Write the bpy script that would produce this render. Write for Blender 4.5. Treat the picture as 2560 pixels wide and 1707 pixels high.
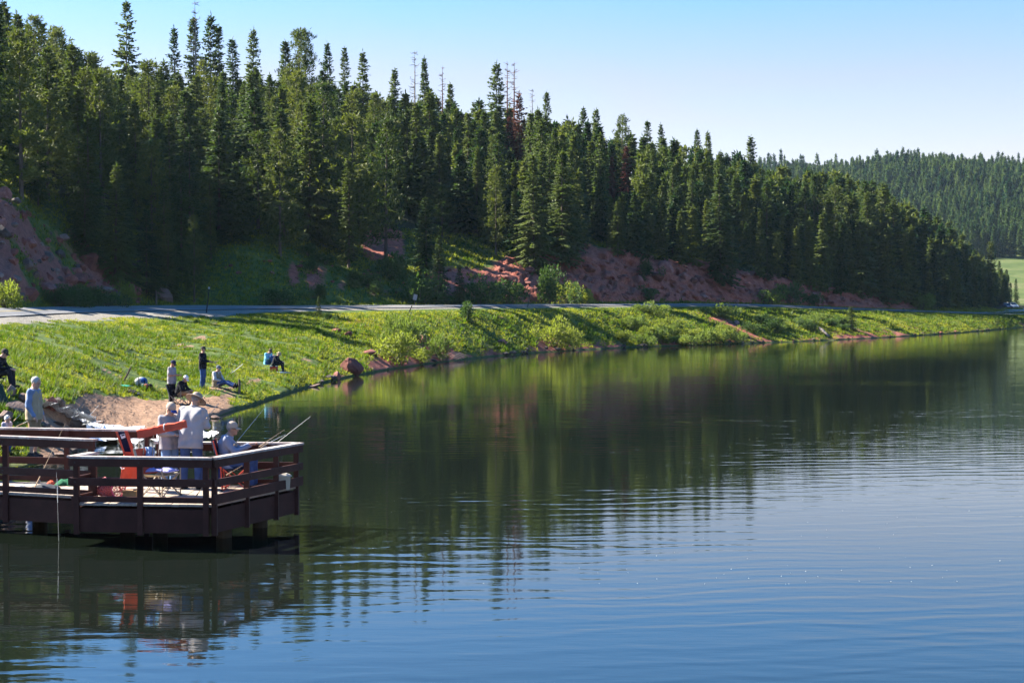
import bpy, math, random
import numpy as np
from mathutils import Vector, Matrix, noise as mnoise

R = math.radians
scene = bpy.context.scene
for _o in list(bpy.data.objects):
    bpy.data.objects.remove(_o)

# ------------------------------------------------------------------ camera, sky, sun, exposure
FPX = 3911.0                      # focal length in pixels of the 2560 px wide photograph
CAMZ = 4.35                       # metres above the water
PITCH = math.atan(103.5 / FPX)
cam_data = bpy.data.cameras.new('camera')
cam_data.sensor_width = 36.0
cam_data.lens = 36.0 * FPX / 2560.0
cam_data.clip_start = 0.5
cam_data.clip_end = 6000.0
cam = bpy.data.objects.new('camera', cam_data)
scene.collection.objects.link(cam)
cam.location = (0, 0, CAMZ)
cam.rotation_euler = (R(90) - PITCH, 0, 0)
scene.camera = cam

SUN_AZ = 70.0                     # degrees to the left of the viewing direction
SUN_EL = 38.0
world = bpy.data.worlds.new('World')
scene.world = world
world.use_nodes = True
_nt = world.node_tree
_nt.nodes.clear()
_out = _nt.nodes.new('ShaderNodeOutputWorld')
_bg = _nt.nodes.new('ShaderNodeBackground')
_sky = _nt.nodes.new('ShaderNodeTexSky')
_sky.sky_type = 'NISHITA'
_sky.sun_disc = False
_sky.sun_elevation = R(SUN_EL)
_sky.sun_rotation = R(-SUN_AZ)
_sky.altitude = 3000
_sky.air_density = 1.3
_sky.dust_density = 0.3
_sky.ozone_density = 4.0
_bg.inputs['Strength'].default_value = 0.078
# thin high veil of cirrus and haze that whitens the sky towards the horizon, the same all round
_tc = _nt.nodes.new('ShaderNodeTexCoord')
_sx = _nt.nodes.new('ShaderNodeSeparateXYZ'); _nt.links.new(_tc.outputs['Generated'], _sx.inputs['Vector'])
_mp = _nt.nodes.new('ShaderNodeMapping'); _mp.inputs['Scale'].default_value = (1.4, 1.4, 7.0); _mp.inputs['Rotation'].default_value = (0.2, 0.1, 0.4)
_nt.links.new(_tc.outputs['Generated'], _mp.inputs['Vector'])
_cn = _nt.nodes.new('ShaderNodeTexNoise'); _cn.inputs['Scale'].default_value = 2.2; _cn.inputs['Detail'].default_value = 6; _cn.inputs['Distortion'].default_value = 0.8
_nt.links.new(_mp.outputs['Vector'], _cn.inputs['Vector'])
_vr = _nt.nodes.new('ShaderNodeValToRGB')
_e = _vr.color_ramp.elements
for _k, (_p, _c) in enumerate(((0.0, 0.92), (0.07, 0.84), (0.14, 0.74), (0.21, 0.32), (1.0, 0.04))):
    if _k > 1: _e.new(0.5)
for _k, (_p, _c) in enumerate(((0.0, 0.92), (0.07, 0.84), (0.14, 0.74), (0.21, 0.32), (1.0, 0.04))):
    _e[_k].position = _p; _e[_k].color = (_c, _c, _c, 1)
_nt.links.new(_sx.outputs['Z'], _vr.inputs['Fac'])
_cm = _nt.nodes.new('ShaderNodeMath'); _cm.operation = 'MULTIPLY_ADD'
_cm.inputs[1].default_value = 0.35; _cm.inputs[2].default_value = 0.83
_nt.links.new(_cn.outputs['Fac'], _cm.inputs[0])
_fm = _nt.nodes.new('ShaderNodeMath'); _fm.operation = 'MULTIPLY'; _fm.use_clamp = True
_nt.links.new(_vr.outputs['Color'], _fm.inputs[0]); _nt.links.new(_cm.outputs[0], _fm.inputs[1])
_hs = _nt.nodes.new('ShaderNodeHueSaturation'); _hs.inputs['Saturation'].default_value = 1.42
_nt.links.new(_sky.outputs['Color'], _hs.inputs['Color'])
_bw = _nt.nodes.new('ShaderNodeRGBToBW'); _nt.links.new(_sky.outputs['Color'], _bw.inputs['Color'])
_vc = _nt.nodes.new('ShaderNodeMix'); _vc.data_type = 'RGBA'; _vc.blend_type = 'MULTIPLY'; _vc.inputs[0].default_value = 1.0
_vc.inputs[7].default_value = (0.60, 0.54, 0.555, 1)
_nt.links.new(_bw.outputs['Val'], _vc.inputs[6])
_sm = _nt.nodes.new('ShaderNodeMix'); _sm.data_type = 'RGBA'
_nt.links.new(_fm.outputs[0], _sm.inputs[0]); _nt.links.new(_hs.outputs['Color'], _sm.inputs[6]); _nt.links.new(_vc.outputs[2], _sm.inputs[7])
_nt.links.new(_sm.outputs[2], _bg.inputs['Color'])
_nt.links.new(_bg.outputs['Background'], _out.inputs['Surface'])

sun_data = bpy.data.lights.new('sun', 'SUN')
sun_data.energy = 5.0
sun_data.angle = R(0.53)
sun_data.color = (1.0, 0.93, 0.80)
sun = bpy.data.objects.new('sun', sun_data)
scene.collection.objects.link(sun)
SUNV = Vector((-math.sin(R(SUN_AZ)) * math.cos(R(SUN_EL)), math.cos(R(SUN_AZ)) * math.cos(R(SUN_EL)), math.sin(R(SUN_EL))))
sun.location = SUNV * 300
sun.rotation_euler = SUNV.to_track_quat('Z', 'Y').to_euler()

scene.view_settings.view_transform = 'Standard'
scene.view_settings.look = 'None'
scene.view_settings.gamma = 1.0
scene.view_settings.exposure = 2.1
scene.view_settings.use_curve_mapping = False
scene.cycles.use_denoising = True
scene.cycles.max_bounces = 6
scene.cycles.diffuse_bounces = 2
scene.cycles.glossy_bounces = 3
scene.cycles.transmission_bounces = 3
scene.cycles.volume_bounces = 0
scene.cycles.transparent_max_bounces = 4
scene.cycles.caustics_reflective = False
scene.cycles.caustics_refractive = False

# ------------------------------------------------------------------ projection helpers
CP, SP = math.cos(PITCH), math.sin(PITCH)
def at(px, py, Y):
    """world point seen at photograph pixel (px, py) at depth Y"""
    a = (px - 1280.0) / FPX
    b = (853.5 - py) / FPX
    y = CP + b * SP
    z = -SP + b * CP
    s = Y / y
    return Vector((a * s, Y, CAMZ + z * s))
def on(px, py, z):
    """world point seen at (px, py) on the level z"""
    a = (px - 1280.0) / FPX
    b = (853.5 - py) / FPX
    y = CP + b * SP
    zz = -SP + b * CP
    s = (z - CAMZ) / zz
    return Vector((a * s, y * s, z))
def proj(p):
    dz = p[2] - CAMZ
    w = p[1] * CP - dz * SP
    v = p[1] * SP + dz * CP
    return 1280 + FPX * p[0] / w, 853.5 - FPX * v / w

# ------------------------------------------------------------------ object helpers
COL = scene.collection
def link_mesh(name, verts, faces, mat=None, parent=None, smooth=False):
    me = bpy.data.meshes.new(name)
    me.from_pydata([tuple(v) for v in verts], [], [tuple(f) for f in faces])
    if smooth:
        me.polygons.foreach_set('use_smooth', [True] * len(me.polygons))
    me.update()
    return link_data(name, me, mat, parent)
def link_data(name, me, mat=None, parent=None):
    o = bpy.data.objects.new(name, me)
    COL.objects.link(o)
    if mat is not None and len(me.materials) == 0:
        me.materials.append(mat)
    if parent is not None:
        o.parent = parent
    return o
def np_mesh(name, V, F, smooth=False):
    """fast mesh from numpy arrays: V (n,3), F (m,3) or (m,4)"""
    V = np.asarray(V, dtype=np.float32)
    F = np.asarray(F, dtype=np.int32)
    k = F.shape[1]
    me = bpy.data.meshes.new(name)
    me.vertices.add(len(V))
    me.vertices.foreach_set('co', V.ravel())
    me.loops.add(F.size)
    me.loops.foreach_set('vertex_index', F.ravel())
    me.polygons.add(len(F))
    me.polygons.foreach_set('loop_start', np.arange(0, F.size, k, dtype=np.int32))
    me.polygons.foreach_set('loop_total', np.full(len(F), k, dtype=np.int32))
    if smooth:
        me.polygons.foreach_set('use_smooth', np.ones(len(F), dtype=bool))
    me.update(calc_edges=True)
    me.validate()
    return me
def add_attr(me, name, vals):
    a = me.attributes.new(name, 'FLOAT', 'POINT')
    a.data.foreach_set('value', np.asarray(vals, dtype=np.float32))
def empty(name, loc=(0, 0, 0), rz=0.0, label=None, cat=None, group=None):
    o = bpy.data.objects.new(name, None)
    o.empty_display_size = 0.3
    COL.objects.link(o)
    o.location = loc
    o.rotation_euler = (0, 0, rz)
    return tag(o, label, cat, group)
def tag(o, label=None, cat=None, group=None, kind=None):
    if label: o['label'] = label
    if cat: o['category'] = cat
    if group: o['group'] = group
    if kind: o['kind'] = kind
    return o

class MB:
    """collects simple shapes into one mesh"""
    def __init__(self):
        self.v, self.f = [], []
    def add(self, vs, fs):
        n = len(self.v)
        self.v += [tuple(x) for x in vs]
        self.f += [tuple(i + n for i in f) for f in fs]
        return self
    def box(self, c, s, rot=None, taper=1.0):
        c = Vector(c)
        hx, hy, hz = s[0] / 2, s[1] / 2, s[2] / 2
        vs = []
        for z, k in ((-hz, 1.0), (hz, taper)):
            for x, y in ((-hx, -hy), (hx, -hy), (hx, hy), (-hx, hy)):
                p = Vector((x * k, y * k, z))
                if rot is not None: p = rot @ p
                vs.append(c + p)
        return self.add(vs, [(3, 2, 1, 0), (4, 5, 6, 7), (0, 1, 5, 4), (1, 2, 6, 5), (2, 3, 7, 6), (3, 0, 4, 7)])
    def prism(self, pts, z0, z1):
        """pts: plan polygon counter-clockwise [(x,y)]; z0/z1 numbers"""
        n = len(pts)
        vs = [(p[0], p[1], z0) for p in pts] + [(p[0], p[1], z1) for p in pts]
        fs = [tuple(range(n - 1, -1, -1)), tuple(range(n, 2 * n))]
        fs += [(i, (i + 1) % n, n + (i + 1) % n, n + i) for i in range(n)]
        return self.add(vs, fs)
    def tube(self, pts, radii, n=6, cap=True):
        pts = [Vector(p) for p in pts]
        if not hasattr(radii, '__len__'): radii = [radii] * len(pts)
        base = len(self.v)
        ref = None
        for i, p in enumerate(pts):
            t = (pts[min(i + 1, len(pts) - 1)] - pts[max(i - 1, 0)])
            t = t.normalized() if t.length > 1e-9 else Vector((0, 0, 1))
            if ref is None:
                ref = Vector((0, 0, 1)) if abs(t.z) < 0.9 else Vector((1, 0, 0))
            a = t.cross(ref).normalized()
            b = t.cross(a).normalized()
            ref = a.cross(t)
            for k in range(n):
                an = 2 * math.pi * k / n
                self.v.append(tuple(p + (a * math.cos(an) + b * math.sin(an)) * radii[i]))
        for i in range(len(pts) - 1):
            for k in range(n):
                q = base + i * n
                self.f.append((q + k, q + (k + 1) % n, q + n + (k + 1) % n, q + n + k))
        if cap:
            self.f.append(tuple(base + k for k in range(n - 1, -1, -1)))
            e = base + (len(pts) - 1) * n
            self.f.append(tuple(e + k for k in range(n)))
        return self
    def beam(self, p0, p1, w, h):
        """rectangular timber from p0 to p1; w is its horizontal thickness, h its vertical depth"""
        p0, p1 = Vector(p0), Vector(p1)
        t = (p1 - p0).normalized()
        if abs(t.z) > 0.95:
            a = Vector((1, 0, 0))
        else:
            a = t.cross(Vector((0, 0, 1))).normalized()
        b = a.cross(t).normalized()
        vs = []
        for p in (p0, p1):
            for x, y in ((-1, -1), (1, -1), (1, 1), (-1, 1)):
                vs.append(p + a * (x * w / 2) + b * (y * h / 2))
        return self.add(vs, [(3, 2, 1, 0), (4, 5, 6, 7), (0, 1, 5, 4), (1, 2, 6, 5), (2, 3, 7, 6), (3, 0, 4, 7)])
    def lathe(self, prof, n=16, centre=(0, 0, 0), sx=1.0, sy=1.0):
        base = len(self.v)
        for r, z in prof:
            for k in range(n):
                a = 2 * math.pi * k / n
                self.v.append((centre[0] + r * sx * math.cos(a), centre[1] + r * sy * math.sin(a), centre[2] + z))
        for i in range(len(prof) - 1):
            for k in range(n):
                q = base + i * n
                self.f.append((q + k, q + (k + 1) % n, q + n + (k + 1) % n, q + n + k))
        return self
    def sheet(self, grid, th=0.006):
        """grid[i][j] of points -> a thin slab of thickness th"""
        g = [[Vector(p) for p in row] for row in grid]
        ni, nj = len(g), len(g[0])
        base = len(self.v)
        nrm = []
        for i in range(ni):
            for j in range(nj):
                du = g[min(i + 1, ni - 1)][j] - g[max(i - 1, 0)][j]
                dv = g[i][min(j + 1, nj - 1)] - g[i][max(j - 1, 0)]
                nn = du.cross(dv)
                nrm.append(nn.normalized() if nn.length > 1e-12 else Vector((0, 0, 1)))
        for s in (0.5, -0.5):
            for i in range(ni):
                for j in range(nj):
                    self.v.append(tuple(g[i][j] + nrm[i * nj + j] * th * s))
        o = base + ni * nj
        for i in range(ni - 1):
            for j in range(nj - 1):
                a, b, c, d = i * nj + j, i * nj + j + 1, (i + 1) * nj + j + 1, (i + 1) * nj + j
                self.f.append((base + d, base + c, base + b, base + a))
                self.f.append((o + a, o + b, o + c, o + d))
        ring = [(0, j) for j in range(nj)] + [(i, nj - 1) for i in range(1, ni)] + \
               [(ni - 1, j) for j in range(nj - 2, -1, -1)] + [(i, 0) for i in range(ni - 2, 0, -1)]
        for k in range(len(ring)):
            a = ring[k][0] * nj + ring[k][1]
            q = ring[(k + 1) % len(ring)]
            b = q[0] * nj + q[1]
            self.f.append((base + a, base + b, o + b, o + a))
        return self
    def build(self, name, mat=None, parent=None, smooth=False):
        return link_mesh(name, self.v, self.f, mat, parent, smooth)

# ------------------------------------------------------------------ materials
def nodes_of(name):
    m = bpy.data.materials.new(name)
    m.use_nodes = True
    nt = m.node_tree
    nt.nodes.clear()
    out = nt.nodes.new('ShaderNodeOutputMaterial')
    return m, nt, out
def N(nt, kind, **kw):
    n = nt.nodes.new(kind)
    for k, v in kw.items():
        if k.startswith('i_'):
            n.inputs[k[2:].replace('_', ' ')].default_value = v
        else:
            setattr(n, k, v)
    return n
def ramp(nt, src, stops, interp='LINEAR'):
    r = nt.nodes.new('ShaderNodeValToRGB')
    r.color_ramp.interpolation = interp
    e = r.color_ramp.elements
    while len(e) < len(stops): e.new(0.5)
    for k, (p, c) in enumerate(stops):
        e[k].position = p
        e[k].color = (c[0], c[1], c[2], 1) if hasattr(c, '__len__') else (c, c, c, 1)
    nt.links.new(src, r.inputs['Fac'])
    return r.outputs['Color']
def mixc(nt, fac, a, b, mode='MIX'):
    m = nt.nodes.new('ShaderNodeMix')
    m.data_type = 'RGBA'
    m.blend_type = mode
    for s, v in ((m.inputs[0], fac), (m.inputs[6], a), (m.inputs[7], b)):
        if hasattr(v, 'links') or isinstance(v, bpy.types.NodeSocket):
            nt.links.new(v, s)
        elif hasattr(v, '__len__'):
            s.default_value = (v[0], v[1], v[2], 1)
        else:
            s.default_value = v
    return m.outputs[2]
def mth(nt, op, a, b=0.0, clamp=False):
    m = nt.nodes.new('ShaderNodeMath')
    m.operation = op
    m.use_clamp = clamp
    for s, v in ((m.inputs[0], a), (m.inputs[1], b)):
        if isinstance(v, bpy.types.NodeSocket): nt.links.new(v, s)
        else: s.default_value = v
    return m.outputs[0]
def noise_tex(nt, scale, detail=3.0, rough=0.55, vec=None, dist=0.0):
    n = nt.nodes.new('ShaderNodeTexNoise')
    n.inputs['Scale'].default_value = scale
    n.inputs['Detail'].default_value = detail
    n.inputs['Roughness'].default_value = rough
    n.inputs['Distortion'].default_value = dist
    if vec is not None: nt.links.new(vec, n.inputs['Vector'])
    return n
def pos_vec(nt, scale=(1, 1, 1), rot=(0, 0, 0), kind='world'):
    if kind == 'world':
        s = nt.nodes.new('ShaderNodeNewGeometry').outputs['Position']
    else:
        s = nt.nodes.new('ShaderNodeTexCoord').outputs['Object']
    m = nt.nodes.new('ShaderNodeMapping')
    m.inputs['Scale'].default_value = scale
    m.inputs['Rotation'].default_value = rot
    nt.links.new(s, m.inputs['Vector'])
    return m.outputs['Vector']
def bump(nt, height, strength, dist):
    b = nt.nodes.new('ShaderNodeBump')
    b.inputs['Strength'].default_value = strength
    b.inputs['Distance'].default_value = dist
    nt.links.new(height, b.inputs['Height'])
    return b.outputs['Normal']
def principled(nt, out, col, rough=0.7, normal=None, spec=0.3, metal=0.0):
    p = nt.nodes.new('ShaderNodeBsdfPrincipled')
    if isinstance(col, bpy.types.NodeSocket): nt.links.new(col, p.inputs['Base Color'])
    else: p.inputs['Base Color'].default_value = (col[0], col[1], col[2], 1)
    if isinstance(rough, bpy.types.NodeSocket): nt.links.new(rough, p.inputs['Roughness'])
    else: p.inputs['Roughness'].default_value = rough
    p.inputs['Specular IOR Level'].default_value = spec
    p.inputs['Metallic'].default_value = metal
    if normal is not None: nt.links.new(normal, p.inputs['Normal'])
    nt.links.new(p.outputs['BSDF'], out.inputs['Surface'])
    return p
_MC = {}
def plain(name, col, rough=0.75, var=0.25, scale=6.0, bmp=0.15, bdist=0.01, spec=0.25, metal=0.0, col2=None, stretch=(1, 1, 1)):
    """generic procedural material with mottled colour and fine relief"""
    if name in _MC: return _MC[name]
    m, nt, out = nodes_of(name)
    v = pos_vec(nt, stretch, kind='object')
    n1 = noise_tex(nt, scale, 4.0, 0.6, v)
    n2 = noise_tex(nt, scale * 7, 2.0, 0.5, v)
    a = tuple(c * (1 - var) for c in col)
    b = col2 if col2 else tuple(min(1, c * (1 + var)) for c in col)
    c = ramp(nt, n1.outputs['Fac'], [(0.3, a), (0.7, b)])
    h = mth(nt, 'ADD', n1.outputs['Fac'], mth(nt, 'MULTIPLY', n2.outputs['Fac'], 0.4))
    principled(nt, out, c, rough, bump(nt, h, bmp, bdist), spec, metal)
    _MC[name] = m
    return m
def foliage(name, dark, light, trans=0.35, tcol=None, attr=None, rough=0.6, objvar=0.3):
    """leaf / needle material: diffuse, a little sheen, light passing through; colour varies per plant and per clump"""
    m, nt, out = nodes_of(name)
    n = noise_tex(nt, 0.9, 3.0, 0.6, pos_vec(nt))
    if attr:
        a = nt.nodes.new('ShaderNodeAttribute'); a.attribute_name = attr
        rnd = a.outputs['Fac']
    else:
        rnd = nt.nodes.new('ShaderNodeObjectInfo').outputs['Random']
    f = mth(nt, 'ADD', mth(nt, 'MULTIPLY', n.outputs['Fac'], 1.0 - objvar), mth(nt, 'MULTIPLY', rnd, objvar))
    c = ramp(nt, f, [(0.25, dark), (0.75, light)])
    p = nt.nodes.new('ShaderNodeBsdfPrincipled')
    nt.links.new(c, p.inputs['Base Color'])
    p.inputs['Roughness'].default_value = rough
    p.inputs['Specular IOR Level'].default_value = 0.2
    t = nt.nodes.new('ShaderNodeBsdfTranslucent')
    tc = mixc(nt, 1.0, c, tcol or (1.5, 1.6, 0.7), 'MULTIPLY')
    nt.links.new(tc, t.inputs['Color'])
    mx = nt.nodes.new('ShaderNodeMixShader')
    mx.inputs[0].default_value = trans
    nt.links.new(p.outputs['BSDF'], mx.inputs[1])
    nt.links.new(t.outputs['BSDF'], mx.inputs[2])
    nt.links.new(mx.outputs['Shader'], out.inputs['Surface'])
    return m

# ================================================================== TERRAIN
# one profile per bearing: shore, two bank points, road near / far edge, foot of the hill, two hill points, ridge  (depth, height)
CT = [
 # px    shore   bank1        bank2        road near     road far      foot         hill1        hill2        ridge
 (-4200, 36.0, (40, 1.5),  (50, 2.3),  (58, 3.2),   (66, 3.5),   (69, 3.6),   (80, 6.0),  (110, 13),  (150, 24)),
 (-1800, 37.0, (42, 1.5),  (54, 2.3),  (64, 3.3),   (72, 3.6),   (75, 3.7),   (86, 6.0),  (118, 14),  (155, 24.5)),
 (-700, 39.0,  (44, 1.6),  (58, 2.3),  (70, 3.4),   (78, 3.75),  (81, 3.8),   (92, 6.5),  (126, 16),  (168, 24.5)),
 (0,    41.0,  (46, 1.65), (62, 2.4),  (80, 3.45),  (88, 3.85),  (91, 3.9),   (104, 10.9), (140, 19.5), (180, 24)),
 (120,  42.0,  (47.5, 1.1),(65, 2.2),  (90, 3.5),   (98, 3.86),  (101, 3.9),  (112, 9.4),  (145, 19),  (184, 23.5)),
 (238,  47.0,  (55, 0.75), (72, 2.1),  (98, 3.55),  (106, 3.87), (109, 3.9),  (119, 7.6),  (150, 18),  (190, 22)),
 (330,  51.0,  (60, 0.55), (79, 2.05), (104, 3.58), (112, 3.88), (115, 3.92), (124, 6.2),  (157, 17.6),(197, 22)),
 (425,  52.0,  (64, 0.45), (85, 2.0),  (108, 3.6),  (116, 3.9),  (120, 3.95), (130, 6.4),  (165, 17.8),(205, 22.5)),
 (510,  56.5,  (65.5, 0.6),(88, 2.0),  (112, 3.62), (120, 3.9),  (124, 3.9),  (136, 7.6),  (170, 18.2),(210, 23.4)),
 (650,  66.0,  (80, 0.9),  (98, 2.3),  (116, 3.65), (124, 3.86), (128, 3.9),  (142, 9.7),  (175, 19),  (215, 25)),
 (775,  78.5,  (92, 1.4),  (106, 2.6), (119, 3.66), (127, 3.86), (131, 3.9),  (147, 9.2),  (180, 19),  (218, 25.2)),
 (1000, 100.0, (108, 1.5), (118, 3.0), (127, 3.68), (135, 3.87), (139, 3.9),  (155, 8.4),  (195, 18),  (230, 23.6)),
 (1250, 121.5, (128, 1.6), (134, 3.0), (140, 3.75), (148, 3.9),  (152, 3.9),  (168, 8.7),  (205, 18),  (240, 22.5)),
 (1500, 139.0, (145, 1.6), (150, 3.1), (157, 3.75), (165, 3.9),  (169, 4.0),  (179, 9.4),  (220, 17.5),(255, 21.5)),
 (1700, 149.0, (156, 1.7), (162, 3.1), (172, 3.75), (180, 3.9),  (184, 4.0),  (194, 8.5),  (235, 15.6),(275, 20)),
 (1900, 158.0, (167, 1.8), (175, 3.1), (193, 3.6),  (201, 3.75), (205, 3.8),  (214, 7.5),  (255, 14),  (300, 18.6)),
 (2100, 171.0, (182, 1.8), (195, 2.8), (218, 3.1),  (226, 3.2),  (230, 3.2),  (240, 6.0),  (280, 11),  (330, 15)),
 (2300, 192.0, (205, 1.6), (222, 2.3), (248, 2.5),  (256, 2.6),  (260, 2.6),  (272, 3.8),  (320, 7),   (370, 9)),
 (2450, 218.0, (228, 1.3), (245, 1.9), (268, 2.05), (277, 2.1),  (282, 2.1),  (300, 2.3),  (360, 3.5), (430, 5)),
 (2560, 248.0, (256, 1.1), (265, 1.6), (276, 1.9),  (285, 1.9),  (300, 1.9),  (380, 1.9),  (430, 2.2), (480, 3)),
 (2900, 290.0, (298, 1.1), (306, 1.6), (320, 1.9),  (330, 1.9),  (345, 1.9),  (400, 2.0),  (440, 2.4), (480, 3)),
 (3600, 300.0, (308, 1.1), (316, 1.6), (326, 2.0),  (336, 2.2),  (350, 2.6),  (400, 6.0),  (440, 9),   (480, 14)),
 (5200, 250.0, (258, 1.1), (266, 1.8), (276, 2.4),  (286, 2.8),  (300, 3.6),  (350, 8.0),  (390, 12),  (430, 18)),
]
def pchip(x, y, q):
    x = np.asarray(x, float); y = np.asarray(y, float); q = np.asarray(q, float)
    h = np.diff(x); d = np.diff(y) / h
    m = np.zeros_like(y)
    w1 = 2 * h[1:] + h[:-1]; w2 = h[1:] + 2 * h[:-1]
    ok = d[1:] * d[:-1] > 0
    with np.errstate(divide='ignore', invalid='ignore'):
        hm = (w1 + w2) / (w1 / d[:-1] + w2 / d[1:])
    m[1:-1] = np.where(ok, hm, 0)
    m[0], m[-1] = d[0], d[-1]
    k = np.clip(np.searchsorted(x, q) - 1, 0, len(x) - 2)
    t = (q - x[k]) / h[k]
    return ((2 * t**3 - 3 * t**2 + 1) * y[k] + (t**3 - 2 * t**2 + t) * h[k] * m[k]
            + (-2 * t**3 + 3 * t**2) * y[k + 1] + (t**3 - t**2) * h[k] * m[k + 1])
CPX = np.array([c[0] for c in CT], float)
def knots_at(px):
    """(n, 13, 2) knots of depth and height for an array of bearings"""
    px = np.atleast_1d(np.asarray(px, float))
    cols = []
    S = pchip(CPX, [c[1] for c in CT], px)
    cols += [(S - 14, np.full_like(S, -2.2)), (S - 2.5, np.full_like(S, -0.5)), (S, np.zeros_like(S)), (S + 0.5, np.full_like(S, 0.14))]
    for j in range(2, 10):
        cols.append((pchip(CPX, [c[j][0] for c in CT], px), pchip(CPX, [c[j][1] for c in CT], px)))
    rd, rz = cols[-1]
    cols.append((rd + 70, rz - 12))
    return np.stack([np.stack(c, -1) for c in cols], 1)
SEGROWS = [3, 4, 3, 20, 20, 14, 4, 5, 22, 22, 14, 5]
def fbm(x, y, sc, octv=3, seed=0.0):
    """cheap vectorised value noise"""
    tot = np.zeros_like(x); amp = 1.0; norm = 0.0
    for o in range(octv):
        u, v = x * sc + seed + 17.3 * o, y * sc + seed * 1.7 + 9.1 * o
        iu, iv = np.floor(u), np.floor(v)
        fu, fv = u - iu, v - iv
        fu = fu * fu * (3 - 2 * fu); fv = fv * fv * (3 - 2 * fv)
        def hsh(a, b):
            s = np.sin(a * 127.1 + b * 311.7) * 43758.5453
            return s - np.floor(s)
        n = (hsh(iu, iv) * (1 - fu) + hsh(iu + 1, iv) * fu) * (1 - fv) + (hsh(iu, iv + 1) * (1 - fu) + hsh(iu + 1, iv + 1) * fu) * fv
        tot += amp * n; norm += amp; amp *= 0.5; sc *= 2.03
    return tot / norm * 2 - 1

def bell(x, a, b, soft):
    return np.clip((x - a) / soft + 0.5, 0, 1) * np.clip((b - x) / soft + 0.5, 0, 1)

# bearings of the mesh columns
pxs = np.concatenate([np.arange(-4200, -300, 60), np.arange(-300, 2700, 6.0), np.arange(2700, 5201, 60)])
K = knots_at(pxs)
tpar = []            # (segment, fraction)
for s, n in enumerate(SEGROWS):
    for i in range(n):
        tpar.append((s, i / n))
tpar.append((len(SEGROWS) - 1, 1.0))
TS = np.array([a for a, b in tpar]); TF = np.array([b for a, b in tpar])
tall = TS + TF
Dg = K[:, TS, 0] * (1 - TF) + K[:, TS + 1, 0] * TF
Zg = K[:, TS, 1] * (1 - TF) + K[:, TS + 1, 1] * TF
# soften the knots a little along the profile (not on the road and the shore)
Zs = Zg.copy()
for _ in range(3):
    Zs[:, 1:-1] = (Zs[:, :-2] + 2 * Zs[:, 1:-1] + Zs[:, 2:]) / 4
keep = bell(tall, 5.7, 7.4, 0.5) + (tall < 4.2)
keep = np.clip(keep, 0, 1)[None, :]
Zg = Zg * keep + Zs * (1 - keep)
PXg = np.repeat(pxs[:, None], len(tall), 1)
Tg = np.repeat(tall[None, :], len(pxs), 0)
Xg = (PXg - 1280) / FPX * (Dg * CP - (Zg - CAMZ) * SP)
# the shore wanders: little bays and points
wob = fbm(PXg, np.zeros_like(PXg), 1 / 22.0, 3, 4.0)
Dg = Dg + wob * 0.9 * bell(Tg, 1.3, 4.4, 1.2) * np.clip(Dg / 120, 0.35, 1.2)
nA = fbm(Xg, Dg, 0.30, 3, 1.0)
nB = fbm(Xg, Dg, 1.1, 3, 7.0)
nC = fbm(Xg, Dg, 0.07, 2, 3.0)
bankm = bell(Tg, 3.2, 5.45, 0.6)
hillm = np.clip((Tg - 7.5) / 0.7, 0, 1)
# ---- surface zones
sand = bell(PXg, 95, 600, 90) * np.clip((np.interp(PXg, [95, 240, 350, 450, 560], [4.05, 4.22, 4.05, 3.9, 3.6]) + 0.10 * fbm(PXg, Tg * 40, 0.03, 2, 2.0) - Tg) / 0.14, 0, 1) * (Tg > 2.0)
sand = sand * np.where(PXg < 330, 1, np.clip(1.25 - (PXg - 330) / 420, 0, 1))
path = bell(PXg, 400, 650, 40) * bell(Tg, 3.50 + 0.12 * np.sin(PXg / 40), 3.66 + 0.1 * np.sin(PXg / 31 + 1), 0.14) * np.clip(0.75 + 0.8 * fbm(PXg, Tg * 30, 1 / 24.0, 2, 9.0), 0, 1)
sand = np.maximum(sand, path)
sand = np.maximum(sand, np.where(Tg > 3.3, 1, 0) * bell(PXg, -300, 800, 100) * bell(Tg, 3.4, 5.7, 0.3) * np.clip((fbm(Xg, Dg, 0.45, 3, 81.0) - 0.28) * 3.0, 0, 0.75))
red = bell(PXg, 1235, 2290, 60) * bell(Tg, 8.02, 9.12 + 0.18 * fbm(PXg, PXg * 0, 1 / 50.0, 2, 5.0), 0.25)
red = np.maximum(red, 0.68 * bell(PXg, 880, 1300, 90) * bell(Tg, 8.1, 8.85, 0.3) * np.clip(0.75 + 0.9 * fbm(PXg, Tg * 60, 0.02, 2, 8.0), 0, 1))
red = np.maximum(red, 0.75 * bell(PXg, 700, 900, 70) * bell(Tg, 8.2, 8.7, 0.3) * np.clip(0.5 + 1.2 * fbm(PXg, Tg * 60, 0.02, 2, 2.0), 0, 1))
red = np.maximum(red, 0.9 * bell(PXg, 905, 1010, 40) * bell(Tg, 8.9, 9.35, 0.2))
outc = np.clip((370 - PXg) / 60, 0, 1) * bell(Tg, 8.05, 9.05, 0.25)
red = np.maximum(red, outc * np.clip(0.62 + 1.0 * nA, 0.0, 1))
banksoil = bell(PXg, 800, 2700, 200) * np.interp(PXg, [1700, 2100], [1.0, 0.7]) * bell(Tg, 2.6, 5.6, 0.7) * np.clip(0.20 + 0.75 * fbm(Xg, Dg, 0.18, 3, 11.0) + 0.55 * np.clip(4.0 - Tg, 0, 1), 0, 0.9)
shorem = bell(Tg, 1.4, 2.6, 0.3)
gravel = bell(Tg, 5.86, 6.0, 0.12) + bell(Tg, 6.95, 7.25, 0.2)
gravel = np.clip(gravel + 0.9 * bell(PXg, -400, 600, 120) * bell(Tg, 5.72, 6.0, 0.15), 0, 1)
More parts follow.
